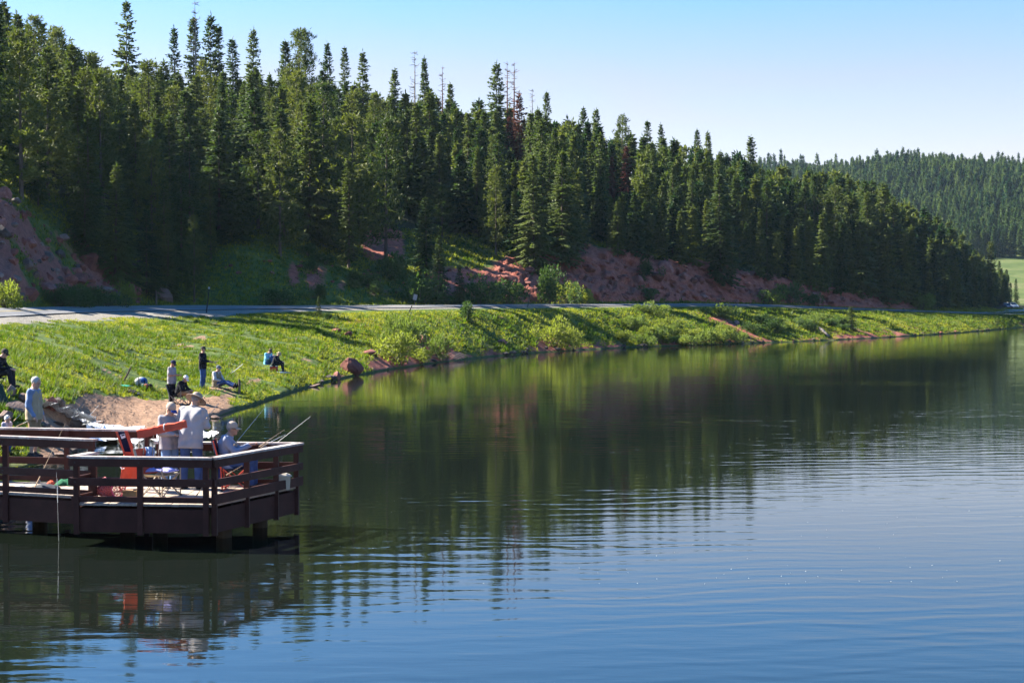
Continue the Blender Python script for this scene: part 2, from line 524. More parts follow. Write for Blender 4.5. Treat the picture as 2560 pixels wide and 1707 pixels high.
# ---- relief
rockamp = np.clip(red, 0, 1) * np.where(PXg > 1200, 1.0, 0.55)
ridged = 1 - np.abs(fbm(Xg + 0.6 * Dg, Zg * 1.6, 0.35, 3, 21.0)) * 2
ridged2 = 1 - np.abs(fbm(Xg, Dg + 2 * Zg, 0.9, 3, 31.0)) * 2
Zg = Zg + 0.10 * nA * bankm + 0.05 * nB * bankm + (0.35 * nA + 0.9 * nC) * hillm * np.clip((Tg - 8.6), 0, 1)
Zg = Zg + 0.14 * nA * bell(Tg, 8.0, 9.2, 0.3)
Dg = Dg - rockamp * (1.2 * ridged + 0.9 * ridged2) * 1.0
Zg = Zg + rockamp * 0.22 * ridged2
# gullies running down the bank
gul = fbm(PXg, Tg * 2, 1 / 26.0, 2, 14.0)
Zg = Zg - 0.22 * np.clip(gul, 0, 1) * bankm * bell(PXg, 760, 2500, 100)
Zg = Zg + sand * (0.05 * fbm(Xg, Dg, 2.6, 2, 71.0) + 0.03 * fbm(Xg, Dg, 6.0, 2, 72.0))
# stream channel cut into the left shore
STREAM = [(-60, 1003), (20, 1008), (95, 1020), (150, 1042), (205, 1068), (262, 1088), (330, 1098), (400, 1104)]
Xg = (PXg - 1280) / FPX * (Dg * CP - (Zg - CAMZ) * SP)
PYg = 853.5 - FPX * (Dg * SP + (Zg - CAMZ) * CP) / (Dg * CP - (Zg - CAMZ) * SP)
sy = np.interp(PXg, [a for a, b in STREAM], [b for a, b in STREAM], left=-999, right=-999)
sdist = np.abs(PYg - sy)
schan = np.clip(1 - sdist / 13.0, 0, 1) * (Tg < 5) * (Tg > 1.5)
Zg = np.where(schan > 0, Zg - 0.22 * schan, Zg)

nv_r = len(tall)
Vt = np.stack([Xg, Dg, Zg], -1).reshape(-1, 3)
ii, jj = np.meshgrid(np.arange(len(pxs) - 1), np.arange(nv_r - 1), indexing='ij')
a = (ii * nv_r + jj).ravel()
Ft = np.stack([a, a + nv_r, a + nv_r + 1, a + 1], -1)
terr_me = np_mesh('ground', Vt, Ft, smooth=True)
add_attr(terr_me, 'sand', sand.ravel())
add_attr(terr_me, 'red', np.maximum(red, banksoil).ravel())
add_attr(terr_me, 'outcrop', (np.clip((420 - PXg) / 60, 0, 1) * (Tg > 7)).ravel())
add_attr(terr_me, 'gravel', gravel.ravel())
add_attr(terr_me, 'wet', np.clip(shorem, 0, 1).ravel())
add_attr(terr_me, 'forest', (np.clip((Tg - 9.0) / 0.4, 0, 1)).ravel())

def ground_material():
    m, nt, out = nodes_of('ground_surface')
    def attr(n):
        q = nt.nodes.new('ShaderNodeAttribute'); q.attribute_name = n
        return q.outputs['Fac']
    pv = pos_vec(nt)
    n_big = noise_tex(nt, 0.35, 4, 0.6, pv).outputs['Fac']
    n_mid = noise_tex(nt, 1.7, 5, 0.65, pv).outputs['Fac']
    n_fin = noise_tex(nt, 9.0, 4, 0.65, pv).outputs['Fac']
    grass = ramp(nt, n_mid, [(0.3, (0.030, 0.058, 0.012)), (0.5, (0.065, 0.105, 0.020)), (0.66, (0.11, 0.135, 0.030)), (0.80, (0.16, 0.14, 0.055))])
    litter = ramp(nt, n_mid, [(0.35, (0.020, 0.022, 0.010)), (0.7, (0.055, 0.060, 0.022))])
    c = mixc(nt, attr('forest'), grass, litter)
    soil = ramp(nt, n_mid, [(0.3, (0.085, 0.045, 0.032)), (0.7, (0.18, 0.10, 0.070))])
    redc = ramp(nt, mth(nt, 'ADD', mth(nt, 'MULTIPLY', n_mid, 0.6), mth(nt, 'MULTIPLY', n_fin, 0.4)),
                [(0.32, (0.080, 0.022, 0.016)), (0.44, (0.26, 0.074, 0.050)), (0.58, (0.40, 0.128, 0.088)), (0.74, (0.50, 0.23, 0.17))])
    redc = mixc(nt, mth(nt, 'MULTIPLY', n_big, 0.5), redc, soil)
    sandc = ramp(nt, mth(nt, 'ADD', mth(nt, 'MULTIPLY', n_mid, 0.5), mth(nt, 'MULTIPLY', n_fin, 0.5)),
                 [(0.3, (0.13, 0.075, 0.048)), (0.5, (0.24, 0.145, 0.092)), (0.7, (0.34, 0.225, 0.15))])
    gravc = ramp(nt, n_fin, [(0.3, (0.13, 0.12, 0.10)), (0.7, (0.30, 0.27, 0.23))])
    def soft(a, lo, hi, w=0.55):
        s = mth(nt, 'ADD', a, mth(nt, 'MULTIPLY', mth(nt, 'SUBTRACT', n_mid, 0.5), w))
        r = nt.nodes.new('ShaderNodeMapRange')
        r.inputs['From Min'].default_value = lo
        r.inputs['From Max'].default_value = hi
        nt.links.new(s, r.inputs['Value'])
        return r.outputs['Result']
    redc = mixc(nt, mth(nt, 'MULTIPLY', attr('outcrop'), 0.4), redc, ramp(nt, n_fin, [(0.3, (0.075, 0.048, 0.040)), (0.7, (0.20, 0.135, 0.115))]))
    c = mixc(nt, soft(attr('red'), 0.35, 0.55), c, redc)
    c = mixc(nt, soft(attr('sand'), 0.40, 0.55), c, sandc)
    c = mixc(nt, soft(attr('gravel'), 0.35, 0.6), c, gravc)
    c = mixc(nt, mth(nt, 'MULTIPLY', attr('wet'), 0.4), c, (0.055, 0.032, 0.024))
    h = mth(nt, 'ADD', n_mid, mth(nt, 'MULTIPLY', n_fin, 0.35))
    principled(nt, out, c, 0.9, bump(nt, h, 0.6, 0.25), 0.15)
    return m
ground = link_data('ground', terr_me, ground_material())
tag(ground, kind='structure')

# ---- lookups on the terrain
def col_profile(px):
    f = np.interp(px, pxs, np.arange(len(pxs)))
    i = int(min(max(math.floor(f), 0), len(pxs) - 2)); u = f - i
    d = Dg[i] * (1 - u) + Dg[i + 1] * u
    z = Zg[i] * (1 - u) + Zg[i + 1] * u
    return d, z
def hit(px, py, tmin=2.0, tmax=12.0):
    """first ground point seen at photograph pixel (px, py)"""
    d, z = col_profile(px)
    w = d * CP - (z - CAMZ) * SP
    y = 853.5 - FPX * (d * SP + (z - CAMZ) * CP) / w
    lo = np.searchsorted(tall, tmin); hi = np.searchsorted(tall, tmax)
    for k in range(lo, hi - 1):
        if y[k] >= py >= y[k + 1]:
            u = (y[k] - py) / max(y[k] - y[k + 1], 1e-6)
            dd, zz = d[k] * (1 - u) + d[k + 1] * u, z[k] * (1 - u) + z[k + 1] * u
            return Vector(((px - 1280) / FPX * (dd * CP - (zz - CAMZ) * SP), dd, zz))
    k = lo + int(np.argmin(np.abs(y[lo:hi] - py)))
    return Vector(((px - 1280) / FPX * w[k], d[k], z[k]))
def gz(px, depth):
    d, z = col_profile(px)
    zz = float(np.interp(depth, d, z))
    return Vector(((px - 1280) / FPX * (depth * CP - (zz - CAMZ) * SP), depth, zz))
def gxy(X, Y):
    px = 1280 + FPX * X / (Y * CP)
    return gz(px, Y).z

# ================================================================== LAKE
def water_material():
    m, nt, out = nodes_of('lake_water')
    geo = nt.nodes.new('ShaderNodeNewGeometry').outputs['Position']
    sep = nt.nodes.new('ShaderNodeSeparateXYZ'); nt.links.new(geo, sep.inputs['Vector'])
    X, Y = sep.outputs['X'], sep.outputs['Y']
    # long crests rolling in from the open lake (right), crest lines slightly bowed
    warp = noise_tex(nt, 1.0, 2.0, 0.5, pos_vec(nt, (0.05, 0.10, 0.0))).outputs['Fac']
    warp2 = noise_tex(nt, 1.0, 2.0, 0.5, pos_vec(nt, (0.35, 0.6, 0.0))).outputs['Fac']
    ph = mth(nt, 'SUBTRACT', Y, mth(nt, 'MULTIPLY', X, 0.16))
    ph = mth(nt, 'ADD', ph, mth(nt, 'MULTIPLY', warp, 3.0))
    ph = mth(nt, 'ADD', ph, mth(nt, 'MULTIPLY', warp2, 0.95))
    ph3 = mth(nt, 'ADD', mth(nt, 'ADD', Y, mth(nt, 'MULTIPLY', X, 0.30)), mth(nt, 'MULTIPLY', warp2, 1.3))
    w3 = mth(nt, 'SINE', mth(nt, 'MULTIPLY', ph3, 2 * math.pi / 0.57))
    patch3 = noise_tex(nt, 1.0, 2.0, 0.5, pos_vec(nt, (0.22, 0.30, 0.0), (0, 0, 0.5))).outputs['Fac']
    w1 = mth(nt, 'SINE', mth(nt, 'MULTIPLY', ph, 2 * math.pi / 0.78))
    w2 = mth(nt, 'SINE', mth(nt, 'ADD', mth(nt, 'MULTIPLY', ph, 2 * math.pi / 0.41), mth(nt, 'MULTIPLY', warp2, 6.0)))
    patch = noise_tex(nt, 1.0, 2.0, 0.5, pos_vec(nt, (0.06, 0.14, 0.0))).outputs['Fac']
    amp = mth(nt, 'MULTIPLY', mth(nt, 'SUBTRACT', patch, 0.30, True), 2.2)
    long_w = mth(nt, 'MULTIPLY', mth(nt, 'ADD', mth(nt, 'MULTIPLY', w1, mth(nt, 'MULTIPLY', patch3, 1.7)), mth(nt, 'ADD', mth(nt, 'MULTIPLY', w2, 0.35), mth(nt, 'MULTIPLY', w3, mth(nt, 'SUBTRACT', 0.8, patch3)))), amp)
    # short cat's-paw ripples
    rip = noise_tex(nt, 1.0, 3.0, 0.55, pos_vec(nt, (1.1, 4.2, 0.0))).outputs['Fac']
    rip2 = noise_tex(nt, 1.0, 2.0, 0.5, pos_vec(nt, (3.5, 9.0, 0.0))).outputs['Fac']
    sw = noise_tex(nt, 1.0, 2.0, 0.5, pos_vec(nt, (0.10, 0.35, 0.0))).outputs['Fac']
    h = mth(nt, 'MULTIPLY', long_w, 0.0017)
    h = mth(nt, 'ADD', h, mth(nt, 'MULTIPLY', rip, 0.0020))
    h = mth(nt, 'ADD', h, mth(nt, 'MULTIPLY', rip2, 0.0005))
    h = mth(nt, 'ADD', h, mth(nt, 'MULTIPLY', sw, 0.006))
    nrm = bump(nt, h, 1.0, 1.0)
    p = principled(nt, out, (0.006, 0.009, 0.006), 0.02, nrm, 0.5)
    p.inputs['IOR'].default_value = 1.5
    return m
lake = link_mesh('lake', [(-260, -60, 0), (700, -60, 0), (700, 420, 0), (-260, 420, 0)], [(0, 1, 2, 3)], water_material())
tag(lake, kind='structure')

# ================================================================== ROAD
rk = knots_at(np.arange(-2400, 2451, 50.0))
near = [(x, k[6][0], k[6][1]) for x, k in zip(np.arange(-2400, 2451, 50.0), rk)]
far = [(x, k[7][0], k[7][1]) for x, k in zip(np.arange(-2400, 2451, 50.0), rk)]
def colpt(x, d, z):
    return Vector(((x - 1280) / FPX * (d * CP - (z - CAMZ) * SP), d, z))
nearP = [colpt(*n) for n in near]; farP = [colpt(*n) for n in far]
# beyond the lake head the road bends away past the parked cars
tail = [(2495, 300), (2525, 340), (2552, 390), (2585, 450), (2640, 520)]
dirn = None
for px_, d_ in tail:
    c = colpt(px_, d_, 2.08)
    c0 = (nearP[-1] + farP[-1]) / 2
    t = (c - c0).normalized()
    nrm = Vector((t.y, -t.x, 0)).normalized() * 4.2
    nearP.append(c + nrm); farP.append(c - nrm)
mb = MB()
for i in range(len(nearP)):
    n, f = nearP[i] + Vector((0, 0, 0.06)), farP[i] + Vector((0, 0, 0.06))
    mb.v += [tuple(n), tuple((n + f) / 2 + Vector((0, 0, 0.03))), tuple(f)]
for i in range(len(nearP) - 1):
    q = i * 3
    mb.f += [(q, q + 3, q + 4, q + 1), (q + 1, q + 4, q + 5, q + 2)]
def asphalt():
    m, nt, out = nodes_of('road_asphalt')
    pv = pos_vec(nt)
    n1 = noise_tex(nt, 0.5, 4, 0.6, pv).outputs['Fac']
    n2 = noise_tex(nt, 30.0, 2, 0.6, pv).outputs['Fac']
    c = ramp(nt, mth(nt, 'ADD', mth(nt, 'MULTIPLY', n1, 0.6), mth(nt, 'MULTIPLY', n2, 0.4)), [(0.3, (0.10, 0.10, 0.105)), (0.7, (0.19, 0.185, 0.18))])
    principled(nt, out, c, 0.62, bump(nt, n2, 0.3, 0.01), 0.5)
    return m
road = mb.build('road', asphalt()); tag(road, kind='structure')
# painted lines: one white line along each edge, a yellow pair in the middle
def line_strip(off, w, name, mat):
    q = MB()
    for i in range(len(nearP)):
        n, f = nearP[i], farP[i]
        wd = (f - n).length
        for s in (-w / 2, w / 2):
            u = (off * wd + s) / wd
            p = n.lerp(f, u) + Vector((0, 0, 0.066 + 0.03 * (1 - abs(2 * u - 1))))
            q.v.append(tuple(p))
    for i in range(len(nearP) - 1):
        q.f.append((2 * i, 2 * i + 2, 2 * i + 3, 2 * i + 1))
    return q.build(name, mat, road)
white_paint = plain('road_paint_white', (0.62, 0.62, 0.60), 0.6, 0.2, 2.0)
yellow_paint = plain('road_paint_yellow', (0.55, 0.38, 0.06), 0.6, 0.2, 2.0)
line_strip(0.07, 0.14, 'edge_line', white_paint)
line_strip(0.93, 0.14, 'edge_line', white_paint)
line_strip(0.485, 0.12, 'centre_line', yellow_paint)
line_strip(0.515, 0.12, 'centre_line', yellow_paint)

# ================================================================== FAR HILL AND MEADOW
fpx = np.arange(700, 4300, 25.0)
def far_profile(px):
    ridge_y = np.interp(px, [700, 1500, 1800, 1950, 2100, 2250, 2400, 2560, 2800, 3400, 4300], [560, 490, 452, 446, 440, 438, 442, 446, 450, 460, 490])
    pts = []
    for d, y in ((430, 779), (500, 745), (560, 690), (625, 652), (650, 649)):
        pts.append((d, CAMZ + (750 - y) * d / FPX))
    for k in range(1, 9):
        u = k / 8
        d = 650 + 300 * u
        y = 649 + (ridge_y - 649) * (u ** 0.8)
        pts.append((d, CAMZ + (750 - y) * d / FPX))
    pts.append((1080, pts[-1][1] - 4)); pts.append((1500, pts[-1][1] - 60))
    return pts
FV, FF = [], []
FPROF = [far_profile(x) for x in fpx]
nr = len(FPROF[0])
for x, pr in zip(fpx, FPROF):
    for d, z in pr:
        zz = z + 1.5 * math.sin(x / 90.0 + d / 70.0) * (d > 660)
        FV.append(((x - 1280) / FPX * d, d, zz))
for i in range(len(fpx) - 1):
    for j in range(nr - 1):
        q = i * nr + j
        FF.append((q, q + nr, q + nr + 1, q + 1))
def meadow_mat():
    m, nt, out = nodes_of('far_meadow')
    pv = pos_vec(nt)
    n1 = noise_tex(nt, 0.06, 5, 0.65, pv).outputs['Fac']
    c = ramp(nt, n1, [(0.3, (0.04, 0.065, 0.018)), (0.52, (0.085, 0.11, 0.033)), (0.75, (0.17, 0.14, 0.085))])
    principled(nt, out, c, 0.95, None, 0.1)
    return m
far_hill = link_mesh('far_hill', FV, FF, meadow_mat(), smooth=True)
tag(far_hill, kind='structure')
def far_ground(px, d):
    pr = far_profile(px)
    return float(np.interp(d, [p[0] for p in pr], [p[1] for p in pr]))
# valley floor that carries the ground out to the horizon all round
vf = link_mesh('valley_floor', [(-3000, -1500, -2.6), (3500, -1500, -2.6), (3500, 3500, -2.6), (-3000, 3500, -2.6)], [(0, 1, 2, 3)], meadow_mat())
tag(vf, kind='structure')

# ================================================================== VEGETATION
rng = np.random.default_rng(7)
random.seed(7)

bark = plain('bark', (0.085, 0.062, 0.048), 0.9, 0.35, 5.0, 0.6, 0.03, col2=(0.16, 0.125, 0.10), stretch=(1, 1, 0.25))
bark_grey = plain('bark_bleached', (0.20, 0.17, 0.15), 0.9, 0.3, 4.0, 0.5, 0.03, stretch=(1, 1, 0.25))
bark_rust = plain('bark_rusty', (0.16, 0.07, 0.05), 0.9, 0.3, 4.0, 0.5, 0.03, stretch=(1, 1, 0.25))
needle_spruce = foliage('spruce_needles', (0.014, 0.042, 0.014), (0.105, 0.128, 0.030), 0.32)
needle_pine = foliage('pine_needles', (0.024, 0.050, 0.014), (0.135, 0.145, 0.034), 0.34)
needle_rust = foliage('dead_needles', (0.13, 0.042, 0.026), (0.26, 0.11, 0.060), 0.25, (1.2, 1.1, 0.9))
needle_red = foliage('red_needles', (0.085, 0.020, 0.016), (0.15, 0.045, 0.030), 0.2, (1.2, 1.0, 0.9))
needle_mass = foliage('forest_needles', (0.014, 0.042, 0.014), (0.110, 0.130, 0.030), 0.30, objvar=0.55)
needle_far = foliage('far_needles', (0.014, 0.046, 0.018), (0.090, 0.130, 0.036), 0.27, objvar=0.6)
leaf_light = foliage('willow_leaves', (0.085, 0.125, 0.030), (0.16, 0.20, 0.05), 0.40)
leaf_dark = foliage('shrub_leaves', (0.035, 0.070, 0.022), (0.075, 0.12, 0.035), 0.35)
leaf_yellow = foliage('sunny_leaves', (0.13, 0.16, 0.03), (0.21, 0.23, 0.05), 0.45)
grass_mat = foliage('grass_blades', (0.048, 0.090, 0.012), (0.235, 0.240, 0.036), 0.48, (1.5, 1.5, 0.5), attr='tint', objvar=0.6)

def kites(P, D, U, L, W):
    """folded leaf-like faces: P base, D direction, U side, L length, W width  -> verts, tris"""
    n = len(P)
    L = L[:, None]; W = W[:, None]
    mid = P + D * L * 0.45
    drop = np.array([0, 0, -1.0]) * W * 0.25
    V = np.stack([P, mid + U * W * 0.5 + drop, P + D * L, mid - U * W * 0.5 + drop], 1).reshape(-1, 3)
    b = np.arange(n)[:, None] * 4
    F = np.concatenate([b + np.array([[0, 1, 2]]), b + np.array([[0, 2, 3]])], 0)
    return V, F

def make_conifer(seed, H, Rm, kind='spruce', density=1.0, base=0.08, size=1.0, droop=1.0, power=0.85):
    """crown of a conifer as sprays of needles on whorled boughs (origin at the foot of the trunk)"""
    g = np.random.default_rng(seed)
    P, D, L, W = [], [], [], []
    z = base * H
    lean = g.normal(0, 0.008, 2)
    lob = g.uniform(0, 6.28, 3)
    gap = g.uniform(0, 6.28)
    while z < H * 0.985:
        u = (z - base * H) / (H * (1 - base))
        if kind == 'pine':
            rad = Rm * ((1 - u) ** 0.62) * min(1.0, 0.6 + 2.2 * u) * g.uniform(0.66, 1.18) + 0.12
        else:
            rad = Rm * ((1 - u) ** power) * min(1.0, 0.70 + u * 3.0) * g.uniform(0.78, 1.14) + 0.08
        nb = max(4, int(round((7 if kind != 'pine' else 6) * (0.65 + 0.45 * (1 - u)) * density)))
        a0 = g.uniform(0, 6.28)
        for k in range(nb):
            if g.random() < 0.16: continue
            a = a0 + 6.283 * k / nb + g.normal(0, 0.22)
            Lb = max(0.14, rad * g.uniform(0.68, 1.12) * (1 + 0.16 * math.sin(2 * a + lob[0]) + 0.14 * math.sin(3 * a + lob[1] + z * 1.3)))
            if kind == 'pine':
                el = g.uniform(-0.1, 0.35) + 0.55 * u
            else:
                el = (-0.40 * (1 - u) + 0.50 * u * u + g.normal(0, 0.07)) * droop
            step = (0.30 if kind != 'pine' else 0.42) * size
            m = max(2, int(Lb / step))
            dirh = np.array([math.cos(a), math.sin(a), 0])
            side = np.array([-math.sin(a), math.cos(a), 0])
            zb = z + g.normal(0, 0.06)
            for j in range(m):
                s = (j + 0.7 + g.uniform(-0.25, 0.25)) / m
                if kind == 'pine' and s < 0.35: continue
                if s < 0.15: continue
                c = dirh * (Lb * s) + np.array([lean[0] * z, lean[1] * z, zb + Lb * (s * math.tan(el) - (0.18 * s * s - 0.16 * s ** 3) * droop)])
                if kind == 'pine':
                    c = c + side * g.normal(0, 0.22) * Lb * 0.5
                    for q in range(int(13 if size < 1.2 else 7)):
                        v = dirh * g.uniform(-0.2, 1.0) + side * g.normal(0, 0.8) + np.array([0, 0, g.uniform(-0.25, 1.0)])
                        v /= np.linalg.norm(v)
                        P.append(c + g.normal(0, 0.11, 3) * size); D.append(v); L.append(g.uniform(0.26, 0.46) * size); W.append(g.uniform(0.08, 0.14) * size * (1 if size < 1.2 else 1.5))
                else:
                    rem = Lb * (1 - s)
                    if g.random() < 0.6:
                        v = dirh * 0.35 + side * g.normal(0, 0.3) + np.array([0, 0, -0.8]); v /= np.linalg.norm(v)
                        P.append(c); D.append(v); L.append(g.uniform(0.22, 0.38) * size); W.append(g.uniform(0.16, 0.26) * size)
                    for q in (-1, 0, 1):
                        v = dirh * (0.75 if q else 1.0) + side * (q * g.uniform(0.5, 0.95)) + np.array([0, 0, math.tan(el) * 0.6 - 0.18 * droop + g.normal(0, 0.13)])
                        v /= np.linalg.norm(v)
                        ll = (0.30 * size + (0.42 * rem if q else 0.1)) * g.uniform(0.8, 1.2)
                        P.append(c - v * 0.05); D.append(v); L.append(ll); W.append(min(ll * 0.6, g.uniform(0.20, 0.32) * size))
        z += (0.15 + 0.14 * (1 - u)) * g.uniform(0.45, 1.5) * (size ** 0.8) * (1.45 if kind == 'pine' else 1.0)
    # leader
    for q in range(6):
        P.append(np.array([lean[0] * H, lean[1] * H, H * (0.945 + 0.01 * q)])); D.append(np.array([g.normal(0, 0.3), g.normal(0, 0.3), 1.0])); L.append(0.4 * size); W.append(0.12 * size)
    P, D, L, W = np.array(P), np.array(D), np.array(L), np.array(W)
    D /= np.linalg.norm(D, axis=1)[:, None]
    up = np.tile([0, 0, 1.0], (len(D), 1)) + g.normal(0, 0.35 if kind != 'pine' else 0.8, D.shape)
    U = np.cross(D, up); U /= np.maximum(np.linalg.norm(U, axis=1), 1e-6)[:, None]
    V, F = kites(P, D, U, L, W)
    return V, F, lean

def trunk_mesh(seed, H, r, lean, bare=False):
    g = np.random.default_rng(seed + 999)
    mb = MB()
    pts, rad = [], []
    for k in range(7):
        u = k / 6
        pts.append((lean[0] * H * u + g.normal(0, 0.015) * H * 0.1, lean[1] * H * u, H * u * 0.985 - (0.3 if k == 0 else 0)))
        rad.append(r * (1.25 if k == 0 else 1) * (1 - u) ** 0.8 + 0.012)
    mb.tube(pts, rad, 6)
    nb = 90 if bare else 22
    for k in range(nb):
        u = g.uniform(0.12, 0.97) if bare else g.uniform(0.05, 0.45)
        a = g.uniform(0, 6.28)
        Lb = (0.35 + 1.2 * (1 - u)) * g.uniform(0.4, 1.25) * (1.0 if bare else 0.7)
        p0 = Vector((lean[0] * H * u, lean[1] * H * u, H * u))
        p1 = p0 + Vector((math.cos(a) * Lb * 0.6, math.sin(a) * Lb * 0.6, Lb * g.uniform(-0.25, 0.2)))
        p2 = p1 + Vector((math.cos(a + 0.3) * Lb * 0.4, math.sin(a + 0.3) * Lb * 0.4, Lb * g.uniform(-0.15, 0.35)))
        mb.tube([p0, p1, p2], [0.034, 0.022, 0.010] if bare else [0.022, 0.014, 0.006], 3, False)
        if bare:
            for q in range(3):
                s = p1.lerp(p2, q / 3)
                mb.tube([s, s + Vector((g.normal(0, 0.16), g.normal(0, 0.16), g.uniform(-0.05, 0.2)))], [0.014, 0.007], 3, False)
    return mb

TREES = {}
def build_tree_kinds():
    spec = []
    for k in range(5): spec.append(('spruce', 100 + k, 12.0, [2.6, 2.15, 2.9, 2.3, 2.7][k], dict(base=[0.04, 0.08, 0.03, 0.10, 0.03][k], power=[0.85, 0.75, 0.9, 0.7, 0.95][k])))
    for k in range(4): spec.append(('fir', 200 + k, 12.0, [1.5, 1.2, 1.75, 1.35][k], dict(base=[0.08, 0.12, 0.04, 0.08][k], droop=1.2, power=[0.7, 0.6, 0.8, 0.65][k], size=0.9)))
    for k in range(4): spec.append(('pine', 300 + k, 11.0, [2.5, 2.1, 2.8, 2.4][k], dict(kind='pine', base=[0.12, 0.18, 0.10, 0.14][k])))
    spec.append(('open', 400, 14.0, 3.3, dict(base=0.15, density=0.8, droop=0.9, power=0.8, size=1.2)))
    spec.append(('small', 500, 3.0, 0.85, dict(base=0.03, size=0.5, power=0.9)))
    spec.append(('small', 501, 3.0, 0.70, dict(base=0.03, size=0.5, power=0.8)))
    for name, seed, H, Rm, kw in spec:
        V, F, lean = make_conifer(seed, H, Rm, **kw)
        cm = np_mesh(name + '_crown', V, F)
        tm = trunk_mesh(seed, H, 0.13 if H > 5 else 0.035, lean)
        t = bpy.data.meshes.new(name + '_trunk'); t.from_pydata(tm.v, [], tm.f); t.update()
        t.materials.append(bark)
        TREES.setdefault(name, []).append((cm, t, H))
    for k in range(2):
        tm = trunk_mesh(600 + k, 13.0, 0.15, (0.01, 0.004), True)
        t = bpy.data.meshes.new('snag_trunk'); t.from_pydata(tm.v, [], tm.f); t.update()
        t.materials.append([bark_rust, bark_grey][k])
        TREES.setdefault('snag', []).append((None, t, 13.0))
build_tree_kinds()
CROWNMAT = {'spruce': needle_spruce, 'fir': needle_spruce, 'open': needle_spruce, 'small': needle_spruce, 'pine': needle_pine}
for k, lst in TREES.items():
    for cm, t, H in lst:
        if cm is not None: cm.materials.append(CROWNMAT[k])
_rust = {}
def plant_tree(kind, loc, H, label, group=None, variant=None, rz=None, tone=None, wide=1.0, name=None):
    lst = TREES[kind]
    cm, t, H0 = lst[random.randrange(len(lst)) if variant is None else variant % len(lst)]
    nm = name or {'spruce': 'spruce_tree', 'fir': 'fir_tree', 'pine': 'pine_tree', 'open': 'spruce_tree', 'small': 'young_spruce', 'snag': 'dead_tree'}[kind]
    o = empty(nm, loc, random.uniform(0, 6.28) if rz is None else rz, label, 'tree', group)
    s = H / H0
    w = s * wide * random.uniform(0.80, 1.22)
    parts = []
    tr = link_data('trunk', t, None, o); tr.scale = (w, w, s)
    if cm is not None:
        me = cm
        if tone is not None:
            if (cm.name, tone.name) not in _rust:
                c2 = cm.copy(); c2.materials.clear(); c2.materials.append(tone); _rust[(cm.name, tone.name)] = c2
            me = _rust[(cm.name, tone.name)]
        cr = link_data('crown', me, None, o); cr.scale = (w, w, s)
    return o

# ---- where the forest stands in the photograph
SKY = [(-4200, -300), (-600, -120), (0, -10), (110, 0), (180, 60), (240, 125), (330, 160), (400, 150), (480, 120), (560, 165), (640, 150), (700, 165), (760, 130),
       (830, 160), (900, 180), (1000, 215), (1060, 205), (1130, 240), (1250, 250), (1300, 250), (1400, 280), (1500, 305), (1600, 320),
       (1700, 345), (1780, 365), (1860, 372), (1900, 405), (2000, 415), (2100, 428), (2190, 445), (2290, 505), (2370, 550), (2420, 590), (2460, 640), (2530, 680), (5200, 720)]
BASEL = [(-4200, 470), (-600, 490), (0, 500), (90, 555), (180, 625), (260, 680), (345, 728), (490, 742), (525, 655), (600, 612), (700, 640), (880, 680), (925, 590), (1000, 545),
         (1100, 575), (1200, 605), (1290, 655), (1340, 662), (1450, 628), (1560, 640), (1700, 672), (1800, 690), (1900, 702), (2000, 722),
         (2100, 744), (2200, 762), (2330, 776), (2480, 775), (2530, 765), (5200, 760)]
def cv(tab, x): return float(np.interp(x, [a for a, b in tab], [b for a, b in tab]))

